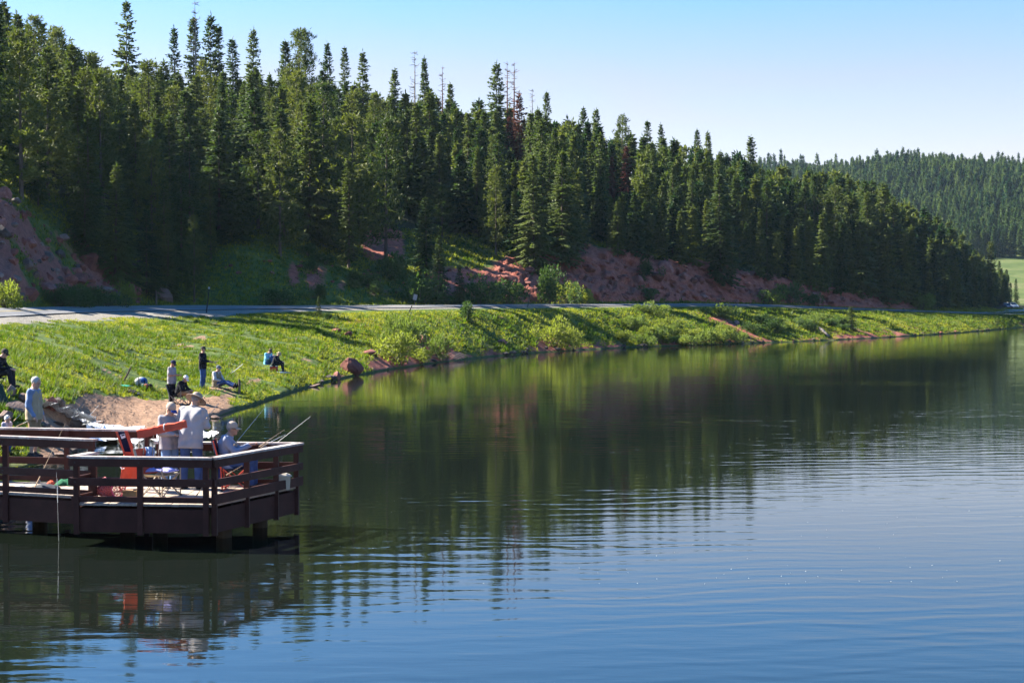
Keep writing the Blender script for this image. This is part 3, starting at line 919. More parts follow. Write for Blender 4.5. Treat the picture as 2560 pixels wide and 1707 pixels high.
# hero trees that make the outline:  px, top y, depth, kind, variant, label, tone
HERO = [
 (315, -2, 185, 'open', 0, 'dark open-branched spruce standing alone against the sky at upper left', None),
 (440, 64, 200, 'fir', 1, 'slim spire fir on the skyline left of the tall snag cluster', None),
 (492, -8, 200, 'snag', 1, 'bare pole-like dead trunk rising highest above the left ridge', None),
 (484, 38, 201, 'fir', 0, 'dark narrow fir directly beside the bare dead pole on the ridge', None),
 (527, 33, 202, 'spruce', 3, 'ragged dark spruce just right of the bare dead pole', None),
 (549, 62, 203, 'fir', 3, 'thin black spire fir right of the ragged ridge spruce', None),
 (585, 92, 206, 'fir', 1, 'small thin fir in the skyline gap right of the spire cluster', None),
 (632, 68, 208, 'spruce', 3, 'tall dense dark spruce alone on the skyline, left-centre', None),
 (716, 98, 210, 'fir', 0, 'narrow fir touching the broad pine cluster on the skyline', None),
 (748, 76, 208, 'pine', 2, 'broad bushy pine, left crown of the big skyline cluster', None),
 (766, 78, 210, 'pine', 0, 'broad bushy pine, right crown of the big skyline cluster', None),
 (820, 104, 212, 'spruce', 0, 'layered spruce with wide gaps right of the broad pine cluster', None),
 (861, 116, 213, 'spruce', 1, 'smooth pointed spruce on the skyline right of the layered spruce', None),
 (909, 124, 214, 'spruce', 4, 'blunt-topped dark spruce on the middle skyline', None),
 (984, 168, 218, 'fir', 2, 'low fir between the two bare tops on the middle skyline', None),
 (1038, 120, 222, 'snag', 1, 'half-dead grey tree with sparse twigs on the middle skyline', None),
 (1064, 140, 223, 'fir', 2, 'tall narrow fir right beside the half-dead grey tree', None),
 (1105, 158, 225, 'snag', 0, 'thin reddish snag poking above the trees at mid skyline', None),
 (1127, 205, 226, 'fir', 0, 'dark fir just right of the thin reddish snag', None),
 (1240, 152, 230, 'spruce', 3, 'tallest dark spruce at the centre skyline left of two dead trunks', None),
 (1270, 146, 231, 'snag', 0, 'left of the twin tall reddish dead trunks on the skyline', None),
 (1284, 148, 231, 'snag', 0, 'right of the twin tall reddish dead trunks on the skyline', None),
 (1301, 228, 228, 'spruce', 2, 'rust-orange dead spruce beside the twin bare trunks', needle_rust),
 (1276, 290, 227, 'fir', 2, 'dark red dead fir at the foot of the twin bare trunks', needle_red),
 (1330, 216, 236, 'snag', 1, 'grey bare-topped snag right of the rust-orange spruce', None),
 (1366, 226, 238, 'fir', 0, 'pointed fir right of the grey bare-topped snag', None),
 (1456, 266, 244, 'spruce', 1, 'dense spruce in front of the thin sticks on the right-centre skyline', None),
 (1488, 268, 246, 'spruce', 3, 'leaning-topped spruce at the right-centre skyline notch', None),
 (1556, 288, 252, 'pine', 3, 'round-topped pine group leader right of the skyline notch', None),
 (1619, 300, 258, 'fir', 3, 'thin twin-tipped fir on the right skyline', None),
 (1654, 308, 262, 'spruce', 1, 'dark column spruce on the right skyline', None),
 (1742, 322, 270, 'spruce', 0, 'tall spruce breaking the right skyline above the road cut', None),
 (1772, 326, 272, 'fir', 2, 'bushy fir pair member right of the tall right-skyline spruce', None),
 (1875, 338, 285, 'fir', 2, 'last tall narrow fir before the distant hill shows', None),
 (1566, 362, 236, 'fir', 0, 'dark red dead fir standing in the forest above the road cut', needle_red),
 (1530, 388, 235, 'fir', 3, 'brown dying fir left of the dark red dead fir', needle_rust),
 (2478, 600, 330, 'fir', 1, 'tallest narrow fir at the far right end of the near forest', None),
]
# trees of the lower edge: px, base y, top y, kind, variant, label
EDGE = [
 (288, 704, 408, 'spruce', 2, 'full dark spruce with a sunlit tip behind the road at left', None),
 (366, 738, 520, 'spruce', 0, 'shaded spruce beside the road right of the rocky slope', None),
 (420, 745, 545, 'spruce', 4, 'shaded bushy spruce next to the roadside boulder', None),
 (486, 756, 540, 'pine', 2, 'rounded dark tree with a bare lower trunk behind the roadside pole', None),
 (212, 648, 430, 'spruce', 4, 'dark spruce rising behind the red rock outcrop', None),
 (700, 640, 330, 'pine', 0, 'yellow-green sunlit pine left of the pair of pale trunks', None),
 (880, 650, 290, 'pine', 2, 'big bushy sunlit pine left of the clearing', None),
 (965, 660, 300, 'pine', 1, 'big bushy pine overhanging the grassy clearing', None),
 (1105, 600, 462, 'pine', 2, 'small round-headed sunlit pine in the clearing', None),
 (1066, 690, 490, 'spruce', 3, 'dark spruce left of the round-headed pine in the clearing', None),
 (1098, 760, 585, 'spruce', 0, 'spruce standing low by the road below the clearing', None),
 (1150, 765, 660, 'spruce', 4, 'short dark spruce beside the low roadside spruce', None),
 (1240, 640, 418, 'pine', 1, 'slender tree with a bare leaning trunk on the sunlit grass strip', None),
 (1335, 672, 380, 'spruce', 2, 'large full spruce at the left end of the red road cut', None),
 (1405, 655, 375, 'spruce', 0, 'large spruce right of the full one at the road cut', None),
 (1545, 642, 500, 'spruce', 3, 'neat conical spruce standing on the road cut edge', None),
 (1605, 700, 640, 'small', 0, 'little spruce growing on the red cut face', None),
 (1800, 702, 430, 'spruce', 4, 'wide shaded spruce reaching down the red cut', None),
 (1830, 680, 560, 'fir', 2, 'narrow young fir beside the wide shaded spruce on the cut', None),
 (1848, 672, 618, 'small', 1, 'left of the pair of tiny spruces on the red cut', None),
 (1875, 674, 628, 'small', 0, 'right of the pair of tiny spruces on the red cut', None),
 (1918, 700, 595, 'spruce', 1, 'dark conical spruce alone on the red slope', None),
 (1946, 696, 662, 'small', 1, 'tiny spruce tucked right of the conical one on the red slope', None),
 (1984, 696, 640, 'small', 0, 'small spruce at the top edge of the red slope', None),
 (2072, 712, 640, 'spruce', 0, 'short dark spruce at the right part of the red slope', None),
 (2165, 735, 626, 'spruce', 1, 'spruce standing forward at the low end of the red slope', None),
 (2222, 745, 670, 'fir', 0, 'last short fir on the red slope by the road', None),
 (797, 786, 738, 'small', 1, 'lone knee-high spruce at the lake edge of the road', None),
 (1398, 836, 796, 'small', 0, 'little spruce on the bank above the yellow willow', None),
 (2128, 842, 782, 'small', 1, 'dark little spruce standing on the far bank near the waterline', None),
 (2515, 725, 640, 'fir', 0, 'left of the small firs beside the distant parked cars', None),
 (2540, 735, 672, 'spruce', 1, 'right of the small firs beside the distant parked cars', None),
 (2497, 745, 640, 'fir', 2, 'small fir above the distant parked cars', None),
]
placed = []
def far_spot(px, d):
    return gz(px, d)
for px, ty, d, kind, var, lab, tone in HERO:
    g = gz(px, d)
    top = at(px, ty, d)
    H = top.z - g.z
    wide = {'snag': 1.0, 'fir': 0.95, 'open': 0.85, 'pine': 0.9}.get(kind, 0.8) * min(1.0, 14.5 / H + 0.12)
    plant_tree(kind, g - Vector((0, 0, 0.15)), H, lab, variant=var, tone=tone, wide=wide)
    placed.append((g.x, g.y))
for px, by, ty, kind, var, lab, tone in EDGE:
    g = hit(px, by, 3.5 if by > 770 else 7.2)
    H = (by - ty) * g.y / FPX
    plant_tree(kind, g - Vector((0, 0, 0.1)), H, lab, variant=var, tone=tone, wide=1.1 if kind in ('spruce', 'small') else 1.0)
    placed.append((g.x, g.y))

# the rest of the hillside forest: dart throwing over the slope
cell = {}
def free(x, y, r):
    ci, cj = int(x // 3), int(y // 3)
    for i in range(ci - 2, ci + 3):
        for j in range(cj - 2, cj + 3):
            for (a, b) in cell.get((i, j), ()):
                if (a - x) ** 2 + (b - y) ** 2 < r * r: return False
    return True
for x, y in placed: cell.setdefault((int(x // 3), int(y // 3)), []).append((x, y))
cands = []
trial = random.Random(11)
for _ in range(26000):
    px = trial.uniform(-1500, 2530)
    t = trial.uniform(7.6, 11.6)
    d, z = col_profile(px)
    dd = float(np.interp(t, tall, d)); zz = float(np.interp(t, tall, z))
    if trial.random() > (dd / 260.0): continue
    X = (px - 1280) / FPX * (dd * CP - (zz - CAMZ) * SP)
    py = proj((X, dd, zz))[1]
    if py > cv(BASEL, px) - trial.uniform(0, 10): continue
    rmin = 2.5 if px > 1000 else 3.0
    if px < -200: rmin = 4.2
    if not free(X, dd, rmin): continue
    cell.setdefault((int(X // 3), int(dd // 3)), []).append((X, dd))
    rnd = trial.random()
    if px < 950: kind = 'pine' if rnd < 0.42 else ('spruce' if rnd < 0.80 else 'fir')
    else: kind = 'fir' if rnd < 0.46 else ('spruce' if rnd < 0.84 else 'pine')
    H = trial.gauss(11.4, 2.4) * (0.86 if kind == 'pine' else 1.0)
    edge = np.clip((cv(BASEL, px) - py) / 60.0, 0, 1)
    H *= 0.62 + 0.38 * edge
    if edge < 0.6 and kind == 'pine' and trial.random() < 0.7: kind = 'spruce'
    if px < -150 and t < 9.7: continue
    H *= 1 + 0.42 * float(np.clip((px - 1880) / 250, 0, 1))
    H = min(max(H, 4.0), 18.5)
    # keep below the outline the photograph shows
    lim = cv(SKY, px) + trial.uniform(0, 55)
    top = proj((X, dd, zz + H))[1]
    if top < lim:
        H = max(3.5, (at(px, lim, dd).z - zz))
        if H < 3.6: continue
    # leave the rust-coloured dead trees in sight
    hidden = False
    for rx, rd, rb in ((1300, 228, 400), (1277, 227, 370), (1566, 236, 480), (1530, 235, 490)):
        if abs(px - rx) < 24 and dd < rd and proj((X, dd, zz + H))[1] < rb:
            H2 = at(px, rb, dd).z - zz
            if H2 > 4.5: H = H2
            else: hidden = True
    if hidden: continue
    cands.append((px, py, dd, X, zz, H, kind))
# nearest / largest in view become single trees, the rest one mass
inview = [c for c in cands if -60 < c[0] < 2540]
inview.sort(key=lambda c: -c[5] / c[2] + 0.00004 * (c[2]))
N_SINGLE = 228
single = inview[:N_SINGLE]
sset = set(id(c) for c in single)
rest = [c for c in cands if id(c) not in sset]
def zone(px):
    if px < 520: return 'above the rocky outcrop at the left'
    if px < 1000: return 'above the shaded grass slope left of centre'
    if px < 1300: return 'above the sunlit clearing'
    if px < 1900: return 'above the red road cut'
    return 'at the low right end of the near forest'
KN = {'spruce': 'dark spruce', 'fir': 'spire-shaped fir', 'pine': 'bushy pine'}
REF = [(-20, 'left picture edge'), (110, 'upper left corner trees'), (215, 'spruce behind the outcrop'), (315, 'lone open-branched skyline spruce'), (362, 'first roadside spruce'), (440, 'slim skyline fir left of the snag'), (492, 'bare pole snag'),
       (549, 'thin black spire right of the snag'), (590, 'skyline gap right of the spires'), (632, 'tall dark skyline spruce left of centre'), (700, 'sunlit pine left of the pale trunks'), (757, 'broad double-crowned skyline pine'), (820, 'layered skyline spruce'), (861, 'smooth pointed skyline spruce'),
       (909, 'blunt dark skyline spruce'), (965, 'pine overhanging the clearing'), (1038, 'half-dead grey skyline tree'), (1105, 'round-headed clearing pine'), (1160, 'clearing\'s upper end'), (1240, 'tallest centre spruce'), (1280, 'twin reddish dead trunks'),
       (1330, 'grey bare-topped snag'), (1400, 'left end of the road cut'), (1456, 'thin skyline sticks'), (1510, 'skyline notch right of centre'), (1566, 'dark red dead fir'), (1620, 'twin-tipped skyline fir'), (1680, 'dark column spruce'), (1742, 'tall right-skyline spruce'),
       (1800, 'wide spruce on the cut'), (1875, 'last tall skyline fir'), (1950, 'tiny spruces of the red slope'), (2020, 'upper red slope'), (2100, 'right part of the red slope'), (2165, 'forward spruce on the red slope'), (2222, 'last fir of the red slope'), (2300, 'green roadside shrub at the slope end'), (2390, 'road bend'), (2480, 'tallest far-right fir')]
for px, py, dd, X, zz, H, kind in single:
    rf = min(REF, key=lambda r: abs(r[0] - px))[1]
    up = (cv(BASEL, px) - py) / max(30.0, cv(BASEL, px) - cv(SKY, px))
    row = 'in front row' if up < 0.16 else ('in second row' if up < 0.3 else ('half-way upslope' if up < 0.5 else 'high upslope'))
    sz_ = 'tall ' if H > 12.3 else ('short ' if H < 8.2 else '')
    plant_tree(kind, (X, dd, zz - 0.15), H, '%s%s %s near the %s' % (sz_, KN[kind], row, rf), '%s trees %s' % (kind, zone(px)), wide=1.12 if kind == 'pine' else 1.0)

def forest_mass(items, protos, mat, name, label):
    """an uncountable wood: one object whose trees are instances placed by geometry nodes"""
    g = np.random.default_rng(5)
    kinds = []
    start = {}
    for kd, lst in protos.items():
        start[kd] = len(kinds)
        for V, F, H0 in lst:
            me = np_mesh(name + '_tree', V, F)
            me.materials.append(mat)
            kinds.append((bpy.data.objects.new(name + '_tree', me), H0))
    n = len(items)
    P = np.array([(i[0], i[1], i[2]) for i in items], dtype=np.float32)
    pick = np.array([start[i[4]] + g.integers(len(protos[i[4]])) for i in items], dtype=np.int32)
    scl = np.zeros((n, 3), dtype=np.float32)
    for q, it in enumerate(items):
        k = it[3] / kinds[pick[q]][1]
        kx = k * it[5] * g.uniform(0.88, 1.14)
        scl[q] = (kx, kx, k)
    me = bpy.data.meshes.new(name)
    me.vertices.add(n)
    me.vertices.foreach_set('co', P.ravel())
    me.attributes.new('pick', 'INT', 'POINT').data.foreach_set('value', pick)
    me.attributes.new('spin', 'FLOAT', 'POINT').data.foreach_set('value', g.uniform(0, 6.283, n).astype(np.float32))
    me.attributes.new('size', 'FLOAT_VECTOR', 'POINT').data.foreach_set('vector', scl.ravel())
    me.update()
    o = link_data(name, me, mat)
    ng = bpy.data.node_groups.new(name, 'GeometryNodeTree')
    ng.interface.new_socket('Geometry', in_out='INPUT', socket_type='NodeSocketGeometry')
    ng.interface.new_socket('Geometry', in_out='OUTPUT', socket_type='NodeSocketGeometry')
    gi, go = ng.nodes.new('NodeGroupInput'), ng.nodes.new('NodeGroupOutput')
    join = ng.nodes.new('GeometryNodeJoinGeometry')
    for ob, H0 in reversed(kinds):
        oi = ng.nodes.new('GeometryNodeObjectInfo')
        oi.inputs['Object'].default_value = ob
        oi.inputs['As Instance'].default_value = True
        ng.links.new(oi.outputs['Geometry'], join.inputs['Geometry'])
    def named(nm, ty):
        q = ng.nodes.new('GeometryNodeInputNamedAttribute'); q.data_type = ty
        q.inputs['Name'].default_value = nm
        return q.outputs['Attribute']
    cx = ng.nodes.new('ShaderNodeCombineXYZ'); ng.links.new(named('spin', 'FLOAT'), cx.inputs['Z'])
    er = ng.nodes.new('FunctionNodeEulerToRotation'); ng.links.new(cx.outputs['Vector'], er.inputs['Euler'])
    ip = ng.nodes.new('GeometryNodeInstanceOnPoints')
    ip.inputs['Pick Instance'].default_value = True
    ng.links.new(gi.outputs[0], ip.inputs['Points'])
    ng.links.new(join.outputs['Geometry'], ip.inputs['Instance'])
    ng.links.new(named('pick', 'INT'), ip.inputs['Instance Index'])
    ng.links.new(er.outputs['Rotation'], ip.inputs['Rotation'])
    ng.links.new(named('size', 'FLOAT_VECTOR'), ip.inputs['Scale'])
    ng.links.new(ip.outputs['Instances'], go.inputs[0])
    md = o.modifiers.new('trees', 'NODES'); md.node_group = ng
    tag(o, label, 'trees', kind='stuff')
    return o
def lod(seed, H, Rm, trunk_r, **kw):
    V, F, lean = make_conifer(seed, H, Rm, **kw)
    tv, tf = [], []
    for z, r in ((-0.5, trunk_r), (H * 0.9, 0.02)):
        for k in range(3):
            tv.append((r * math.cos(2.1 * k), r * math.sin(2.1 * k), z))
    for k in range(3):
        tf += [(k, (k + 1) % 3, 3 + (k + 1) % 3), (k, 3 + (k + 1) % 3, 3 + k)]
    n = len(V)
    return np.concatenate([V, np.array(tv)]), np.concatenate([F, np.array(tf) + n]), H
mid = {'spruce': [lod(700 + k, 12.0, [2.5, 2.1, 2.8][k], 0.14, size=1.9, density=0.95, base=0.06) for k in range(3)],
       'fir': [lod(720 + k, 12.0, [1.5, 1.25, 1.7][k], 0.12, size=1.7, density=0.9, base=0.1, power=0.7) for k in range(3)],
       'pine': [lod(740 + k, 11.0, [2.2, 1.9, 2.4][k], 0.13, size=1.9, density=0.95, kind='pine', base=0.12) for k in range(3)]}
forest_mass([(c[3], c[2], c[4] - 0.2, c[5], c[6], 1.0) for c in rest], mid, needle_mass, 'hillside_forest',
            'dense conifer forest filling the hillside behind the single trees')

# far hill forest
fitems = []
g2 = np.random.default_rng(21)
cell2 = {}
for _ in range(12000):
    d = 652 + 330 * g2.random() ** 0.9
    px = g2.uniform(1560, 2900)
    if d < 700 and px > 2440 and g2.random() < 0.85: pass
    X = (px - 1280) / FPX * d
    ci = (int(X // 2.9), int(d // 3.4))
    if any((ci[0] + i, ci[1] + j) in cell2 for i in (0,) for j in (0,)): continue
    cl_ = float(fbm(np.array([X]), np.array([d]), 0.022, 3, 5.0)[0])
    if cl_ < -0.30 and g2.random() < 0.75: continue
    cell2[ci] = 1
    z = far_ground(px, d) + 1.5 * math.sin(px / 90.0 + d / 70.0) * (d > 660)
    H = g2.normal(11.0 + 3.0 * cl_, 2.0)
    if g2.random() < 0.06: H *= 1.25
    fitems.append((X, d, z - 0.3, max(6, H), 'fir', g2.uniform(0.7, 0.95)))
farp = {'fir': [lod(800 + k, 12.0, [1.9, 1.5, 2.1][k], 0.12, size=3.0, density=0.6, base=0.05, power=0.8) for k in range(3)]}
forest_mass(fitems, farp, needle_far, 'distant_forest', 'distant conifer forest covering the far hill at right')
# one red dead tree shows on the far hill
_d = 860.0
_px = 2349
plant_tree('fir', ((_px - 1280) / FPX * _d, _d, far_ground(_px, _d)), 17.0, 'single red dead tree on the distant forested hill', variant=2, tone=needle_rust, wide=1.5, name='fir_tree')

# ================================================================== GRASS (uncountable)
def scatter(mask_fn, count, seed, trange, pxrange):
    """random points on the ground mesh, chosen evenly by area, kept where mask_fn says so"""
    g = np.random.default_rng(seed)
    i0, i1 = np.searchsorted(pxs, pxrange[0]), np.searchsorted(pxs, pxrange[1])
    j0, j1 = np.searchsorted(tall, trange[0]), np.searchsorted(tall, trange[1])
    A = np.stack([Xg, Dg, Zg], -1)
    a, b, c, d = A[i0:i1 - 1, j0:j1 - 1], A[i0 + 1:i1, j0:j1 - 1], A[i0 + 1:i1, j0 + 1:j1], A[i0:i1 - 1, j0 + 1:j1]
    area = 0.5 * (np.linalg.norm(np.cross(b - a, c - a), axis=-1) + np.linalg.norm(np.cross(c - a, d - a), axis=-1))
    near = 1.0 / np.maximum(a[..., 1], 40) ** 1.15
    w = (area * near).ravel(); w /= w.sum()
    k = g.choice(len(w), count, p=w)
    ki, kj = np.unravel_index(k, area.shape)
    u, v = g.random(count)[:, None], g.random(count)[:, None]
    P = (a[ki, kj] * (1 - u) + b[ki, kj] * u) * (1 - v) + (d[ki, kj] * (1 - u) + c[ki, kj] * u) * v
    ki, kj = ki + i0, kj + j0
    m = mask_fn(ki, kj, P, g)
    return P[m], g
def tufts(P, g, hmin, hmax, blades, width, spread, dark=1.0):
    n = len(P)
    sz = np.clip(P[:, 1] / 75.0, 0.8, 2.4)
    tint = np.clip(0.5 + 0.5 * fbm(P[:, 0], P[:, 1], 0.25, 2, 50.0) + g.normal(0, 0.25, n), 0, 1)
    tint = tint * dark
    hs = g.uniform(hmin, hmax, n) * (0.75 + 0.25 * sz) * (0.7 + 0.6 * (fbm(P[:, 0], P[:, 1], 0.5, 2, 60.0) * 0.5 + 0.5))
    Vs, Ts = [], []
    for b in range(blades):
        a = g.uniform(0, 6.283, n)
        out = np.stack([np.cos(a), np.sin(a), np.zeros(n)], -1)
        sd = np.stack([-np.sin(a), np.cos(a), np.zeros(n)], -1)
        root = P + out * (g.uniform(0, spread, n) * sz)[:, None]
        root[:, 2] -= 0.02
        w = (width * sz * g.uniform(0.6, 1.2, n))[:, None]
        h = hs * g.uniform(0.6, 1.1, n)
        tip = root + out * (h * g.uniform(0.1, 0.8, n))[:, None] + np.array([0, 0, 1.0]) * h[:, None]
        Vs.append(np.stack([root - sd * w, root + sd * w, tip], 1)); Ts.append(np.repeat(tint[:, None], 3, 1))
    V = np.concatenate(Vs).reshape(-1, 3); T = np.concatenate(Ts).ravel()
    return V, np.arange(len(V)).reshape(-1, 3), T
BARE = np.maximum(np.maximum(sand, red), np.maximum(np.clip(gravel, 0, 1), shorem))
def mask_near(ki, kj, P, g):
    b = BARE[ki, kj] + 0.45 * fbm(P[:, 0], P[:, 1], 0.8, 3, 40.0)
    pat = 0.7 * fbm(P[:, 0], P[:, 1], 1.3, 2, 44.0) + 0.5 * fbm(P[:, 0], P[:, 1], 0.2, 2, 45.0)
    return (b < 0.42) & (pat > -0.20) & (schan[ki, kj] < 0.2) & (P[:, 2] > 0.05)
def mask_bank(ki, kj, P, g):
    b = BARE[ki, kj] + banksoil[ki, kj] * 0.9 + 0.45 * fbm(P[:, 0], P[:, 1], 0.5, 3, 41.0)
    return (b < 0.55) & (P[:, 2] > 0.04)
def mask_slope(ki, kj, P, g):
    b = BARE[ki, kj] + 0.5 * fbm(P[:, 0], P[:, 1], 0.5, 3, 42.0)
    return (b < 0.45) & (tall[kj] > 7.25)
parts = []
for fn, cnt, seed, tr, pr, args in (
    (mask_near, 52000, 1, (2.55, 5.8), (-250, 800), (0.05, 0.14, 7, 0.022, 0.13)),
    (mask_near, 4200, 2, (3.0, 5.6), (-250, 800), (0.14, 0.30, 18, 0.026, 0.28, 0.25)),
    (mask_bank, 52000, 3, (2.6, 5.7), (790, 2700), (0.05, 0.15, 5, 0.024, 0.14)),
    (mask_bank, 2400, 4, (3.1, 5.4), (790, 2600), (0.16, 0.32, 12, 0.034, 0.26, 0.3)),
    (mask_slope, 30000, 5, (7.2, 9.4), (-250, 2560), (0.12, 0.30, 5, 0.030, 0.14)),
):
    P, g = scatter(fn, cnt, seed, tr, pr)
    parts.append(tufts(P, g, *args))
off = 0; GV, GF, GT = [], [], []
for V, F, T in parts:
    GV.append(V); GF.append(F + off); GT.append(T); off += len(V)
gme = np_mesh('grass', np.concatenate(GV), np.concatenate(GF))
add_attr(gme, 'tint', np.concatenate(GT))
tag(link_data('grass', gme, grass_mat), 'sunlit green grass growing over the lake bank and slopes', 'grass', kind='stuff')

# ================================================================== SHRUBS
def bush_mesh(seed, leaves, flat=0.7, leaf=0.11, stems=14):
    g = np.random.default_rng(seed)
    lob = g.normal(0, 1, (9, 3)) * np.array([0.33, 0.33, 0.20]) + np.array([0, 0, 0.48])
    lr = g.uniform(0.22, 0.42, 9)
    k = g.integers(9, size=leaves)
    v = g.normal(0, 1, (leaves, 3)); v /= np.linalg.norm(v, axis=1)[:, None]
    P = lob[k] + v * (lr[k] * g.uniform(0.55, 1.05, leaves))[:, None]
    P[:, 2] = np.maximum(P[:, 2] * flat / 0.7, 0.02)
    D = v + g.normal(0, 0.5, v.shape) + np.array([0, 0, 0.5]); D /= np.linalg.norm(D, axis=1)[:, None]
    U = np.cross(D, g.normal(0, 1, D.shape)); U /= np.linalg.norm(U, axis=1)[:, None]
    V, F = kites(P, D, U, g.uniform(0.7, 1.3, leaves) * leaf, g.uniform(0.4, 0.7, leaves) * leaf)
    st = MB()
    for s in range(stems):
        e = lob[g.integers(9)] + g.normal(0, 0.1, 3)
        st.tube([(g.normal(0, 0.05), g.normal(0, 0.05), -0.12), (e[0] * 0.5, e[1] * 0.5, e[2] * 0.6), tuple(e)], [0.016, 0.011, 0.005], 3, False)
    sm = bpy.data.meshes.new('stems'); sm.from_pydata(st.v, [], st.f); sm.update(); sm.materials.append(bark)
    return np_mesh('foliage', V, F), sm
BUSH = {}
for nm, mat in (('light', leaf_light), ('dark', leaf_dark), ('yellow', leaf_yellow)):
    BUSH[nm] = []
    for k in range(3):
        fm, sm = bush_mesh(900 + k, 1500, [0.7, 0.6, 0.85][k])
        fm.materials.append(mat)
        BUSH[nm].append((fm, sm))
def plant_bush(px, by, wpx, hpx, tone, label, tmin=3.0, group=None):
    g = hit(px, by, tmin)
    k = g.y / FPX
    w, h = wpx * k / 1.25, hpx * k / 0.85
    o = empty('shrub', g - Vector((0, 0, 0.03)), random.uniform(0, 6.28), label, 'shrub', group)
    fm, sm = random.choice(BUSH[tone])
    for n, me in (('foliage', fm), ('stems', sm)):
        c = link_data(n, me, None, o); c.scale = (w, w, h)
    return o
B = [
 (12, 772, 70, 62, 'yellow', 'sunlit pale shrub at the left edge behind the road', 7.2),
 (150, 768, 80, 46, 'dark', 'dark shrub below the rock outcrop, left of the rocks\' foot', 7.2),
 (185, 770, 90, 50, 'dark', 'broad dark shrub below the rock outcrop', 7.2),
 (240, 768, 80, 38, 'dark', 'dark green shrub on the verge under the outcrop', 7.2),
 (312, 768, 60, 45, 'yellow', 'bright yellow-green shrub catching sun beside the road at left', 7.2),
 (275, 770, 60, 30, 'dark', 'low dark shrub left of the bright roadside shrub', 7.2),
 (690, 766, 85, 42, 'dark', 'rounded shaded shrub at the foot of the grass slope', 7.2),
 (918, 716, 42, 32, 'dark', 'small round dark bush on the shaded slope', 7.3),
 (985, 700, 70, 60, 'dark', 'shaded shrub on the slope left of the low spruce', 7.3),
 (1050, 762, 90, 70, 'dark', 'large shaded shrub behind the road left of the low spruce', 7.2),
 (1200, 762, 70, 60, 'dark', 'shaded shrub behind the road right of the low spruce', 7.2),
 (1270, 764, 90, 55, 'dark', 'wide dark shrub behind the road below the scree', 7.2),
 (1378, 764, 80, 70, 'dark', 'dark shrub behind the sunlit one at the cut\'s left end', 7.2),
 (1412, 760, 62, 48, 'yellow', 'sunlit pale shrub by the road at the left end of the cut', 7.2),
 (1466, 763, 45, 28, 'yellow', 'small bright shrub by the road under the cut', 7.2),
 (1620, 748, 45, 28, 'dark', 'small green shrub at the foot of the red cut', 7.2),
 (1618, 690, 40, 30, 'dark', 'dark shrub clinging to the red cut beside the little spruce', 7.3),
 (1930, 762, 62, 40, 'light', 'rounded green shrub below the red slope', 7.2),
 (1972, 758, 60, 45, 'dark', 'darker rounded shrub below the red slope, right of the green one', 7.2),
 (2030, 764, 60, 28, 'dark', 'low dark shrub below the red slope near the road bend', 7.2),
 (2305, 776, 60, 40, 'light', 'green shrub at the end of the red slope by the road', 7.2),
 (1168, 805, 48, 38, 'dark', 'dark rounded shrub high on the lake bank', 3.3),
 (988, 842, 55, 48, 'light', 'grey-green shrub on the bank, upper left of the willow clump', 3.3),
 (1030, 878, 75, 70, 'light', 'grey-green shrub in the middle of the bank willow clump', 3.3),
 (1000, 912, 95, 72, 'yellow', 'largest pale willow at the water on the near bank', 3.02),
 (1098, 895, 60, 52, 'light', 'pale willow right of the bank boulder', 3.02),
 (1050, 914, 60, 30, 'yellow', 'low bright willow hanging over the waterline', 3.02),
 (1385, 868, 70, 62, 'yellow', 'bright yellow willow leaning over the water at mid bank', 3.02),
 (1415, 872, 55, 45, 'yellow', 'smaller bright willow right of the leaning yellow one', 3.02),
 (1640, 790, 55, 30, 'light', 'pale shrub on the road edge above the willow thicket', 3.6),
 (1800, 792, 60, 28, 'light', 'pale shrub on the road edge above the eroded bank', 3.6),
 (1602, 780, 40, 18, 'light', 'low pale shrub at the road edge left of the pale shrub', 3.6),
 (820, 800, 30, 14, 'dark', 'low dark shrub beside the lone small spruce', 3.6),
]
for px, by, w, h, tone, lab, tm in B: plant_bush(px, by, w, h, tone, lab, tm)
wl = random.Random(3)
for i in range(24):
    px = wl.uniform(1545, 1850)
    by = wl.uniform(815, 866)
    if px > 1720 and by < 830: continue
    plant_bush(px, by, wl.uniform(34, 60), wl.uniform(18, 30), wl.choice(['light', 'light', 'yellow']),
               'low willow %s of the bright bank thicket, %s' % ('at the left end' if px < 1640 else ('in the middle' if px < 1745 else 'at the right end'), 'by the water' if by > 850 else ('half-way up' if by > 832 else 'near the road')), 3.0, 'willows of the bank thicket')
for i in range(16):
    px = wl.uniform(1860, 2110)
    by = wl.uniform(800, 846)
    plant_bush(px, by, wl.uniform(26, 46), wl.uniform(14, 24), wl.choice(['light', 'dark']),
               'low shrub on the bank right of the willow thicket, %s' % ('near the water' if by > 828 else 'near the road'), 3.0, 'low shrubs of the right bank')
for i in range(9):
    px = wl.uniform(760, 1000); t = wl.uniform(8.1, 8.9)
    d, z = col_profile(px)
    py = proj((0, float(np.interp(t, tall, d)), float(np.interp(t, tall, z))))[1]
    plant_bush(px, py, wl.uniform(20, 46), wl.uniform(14, 30), 'dark', 'low dark bush scattered on the shaded slope behind the road', 7.2, 'bushes on the shaded slope')

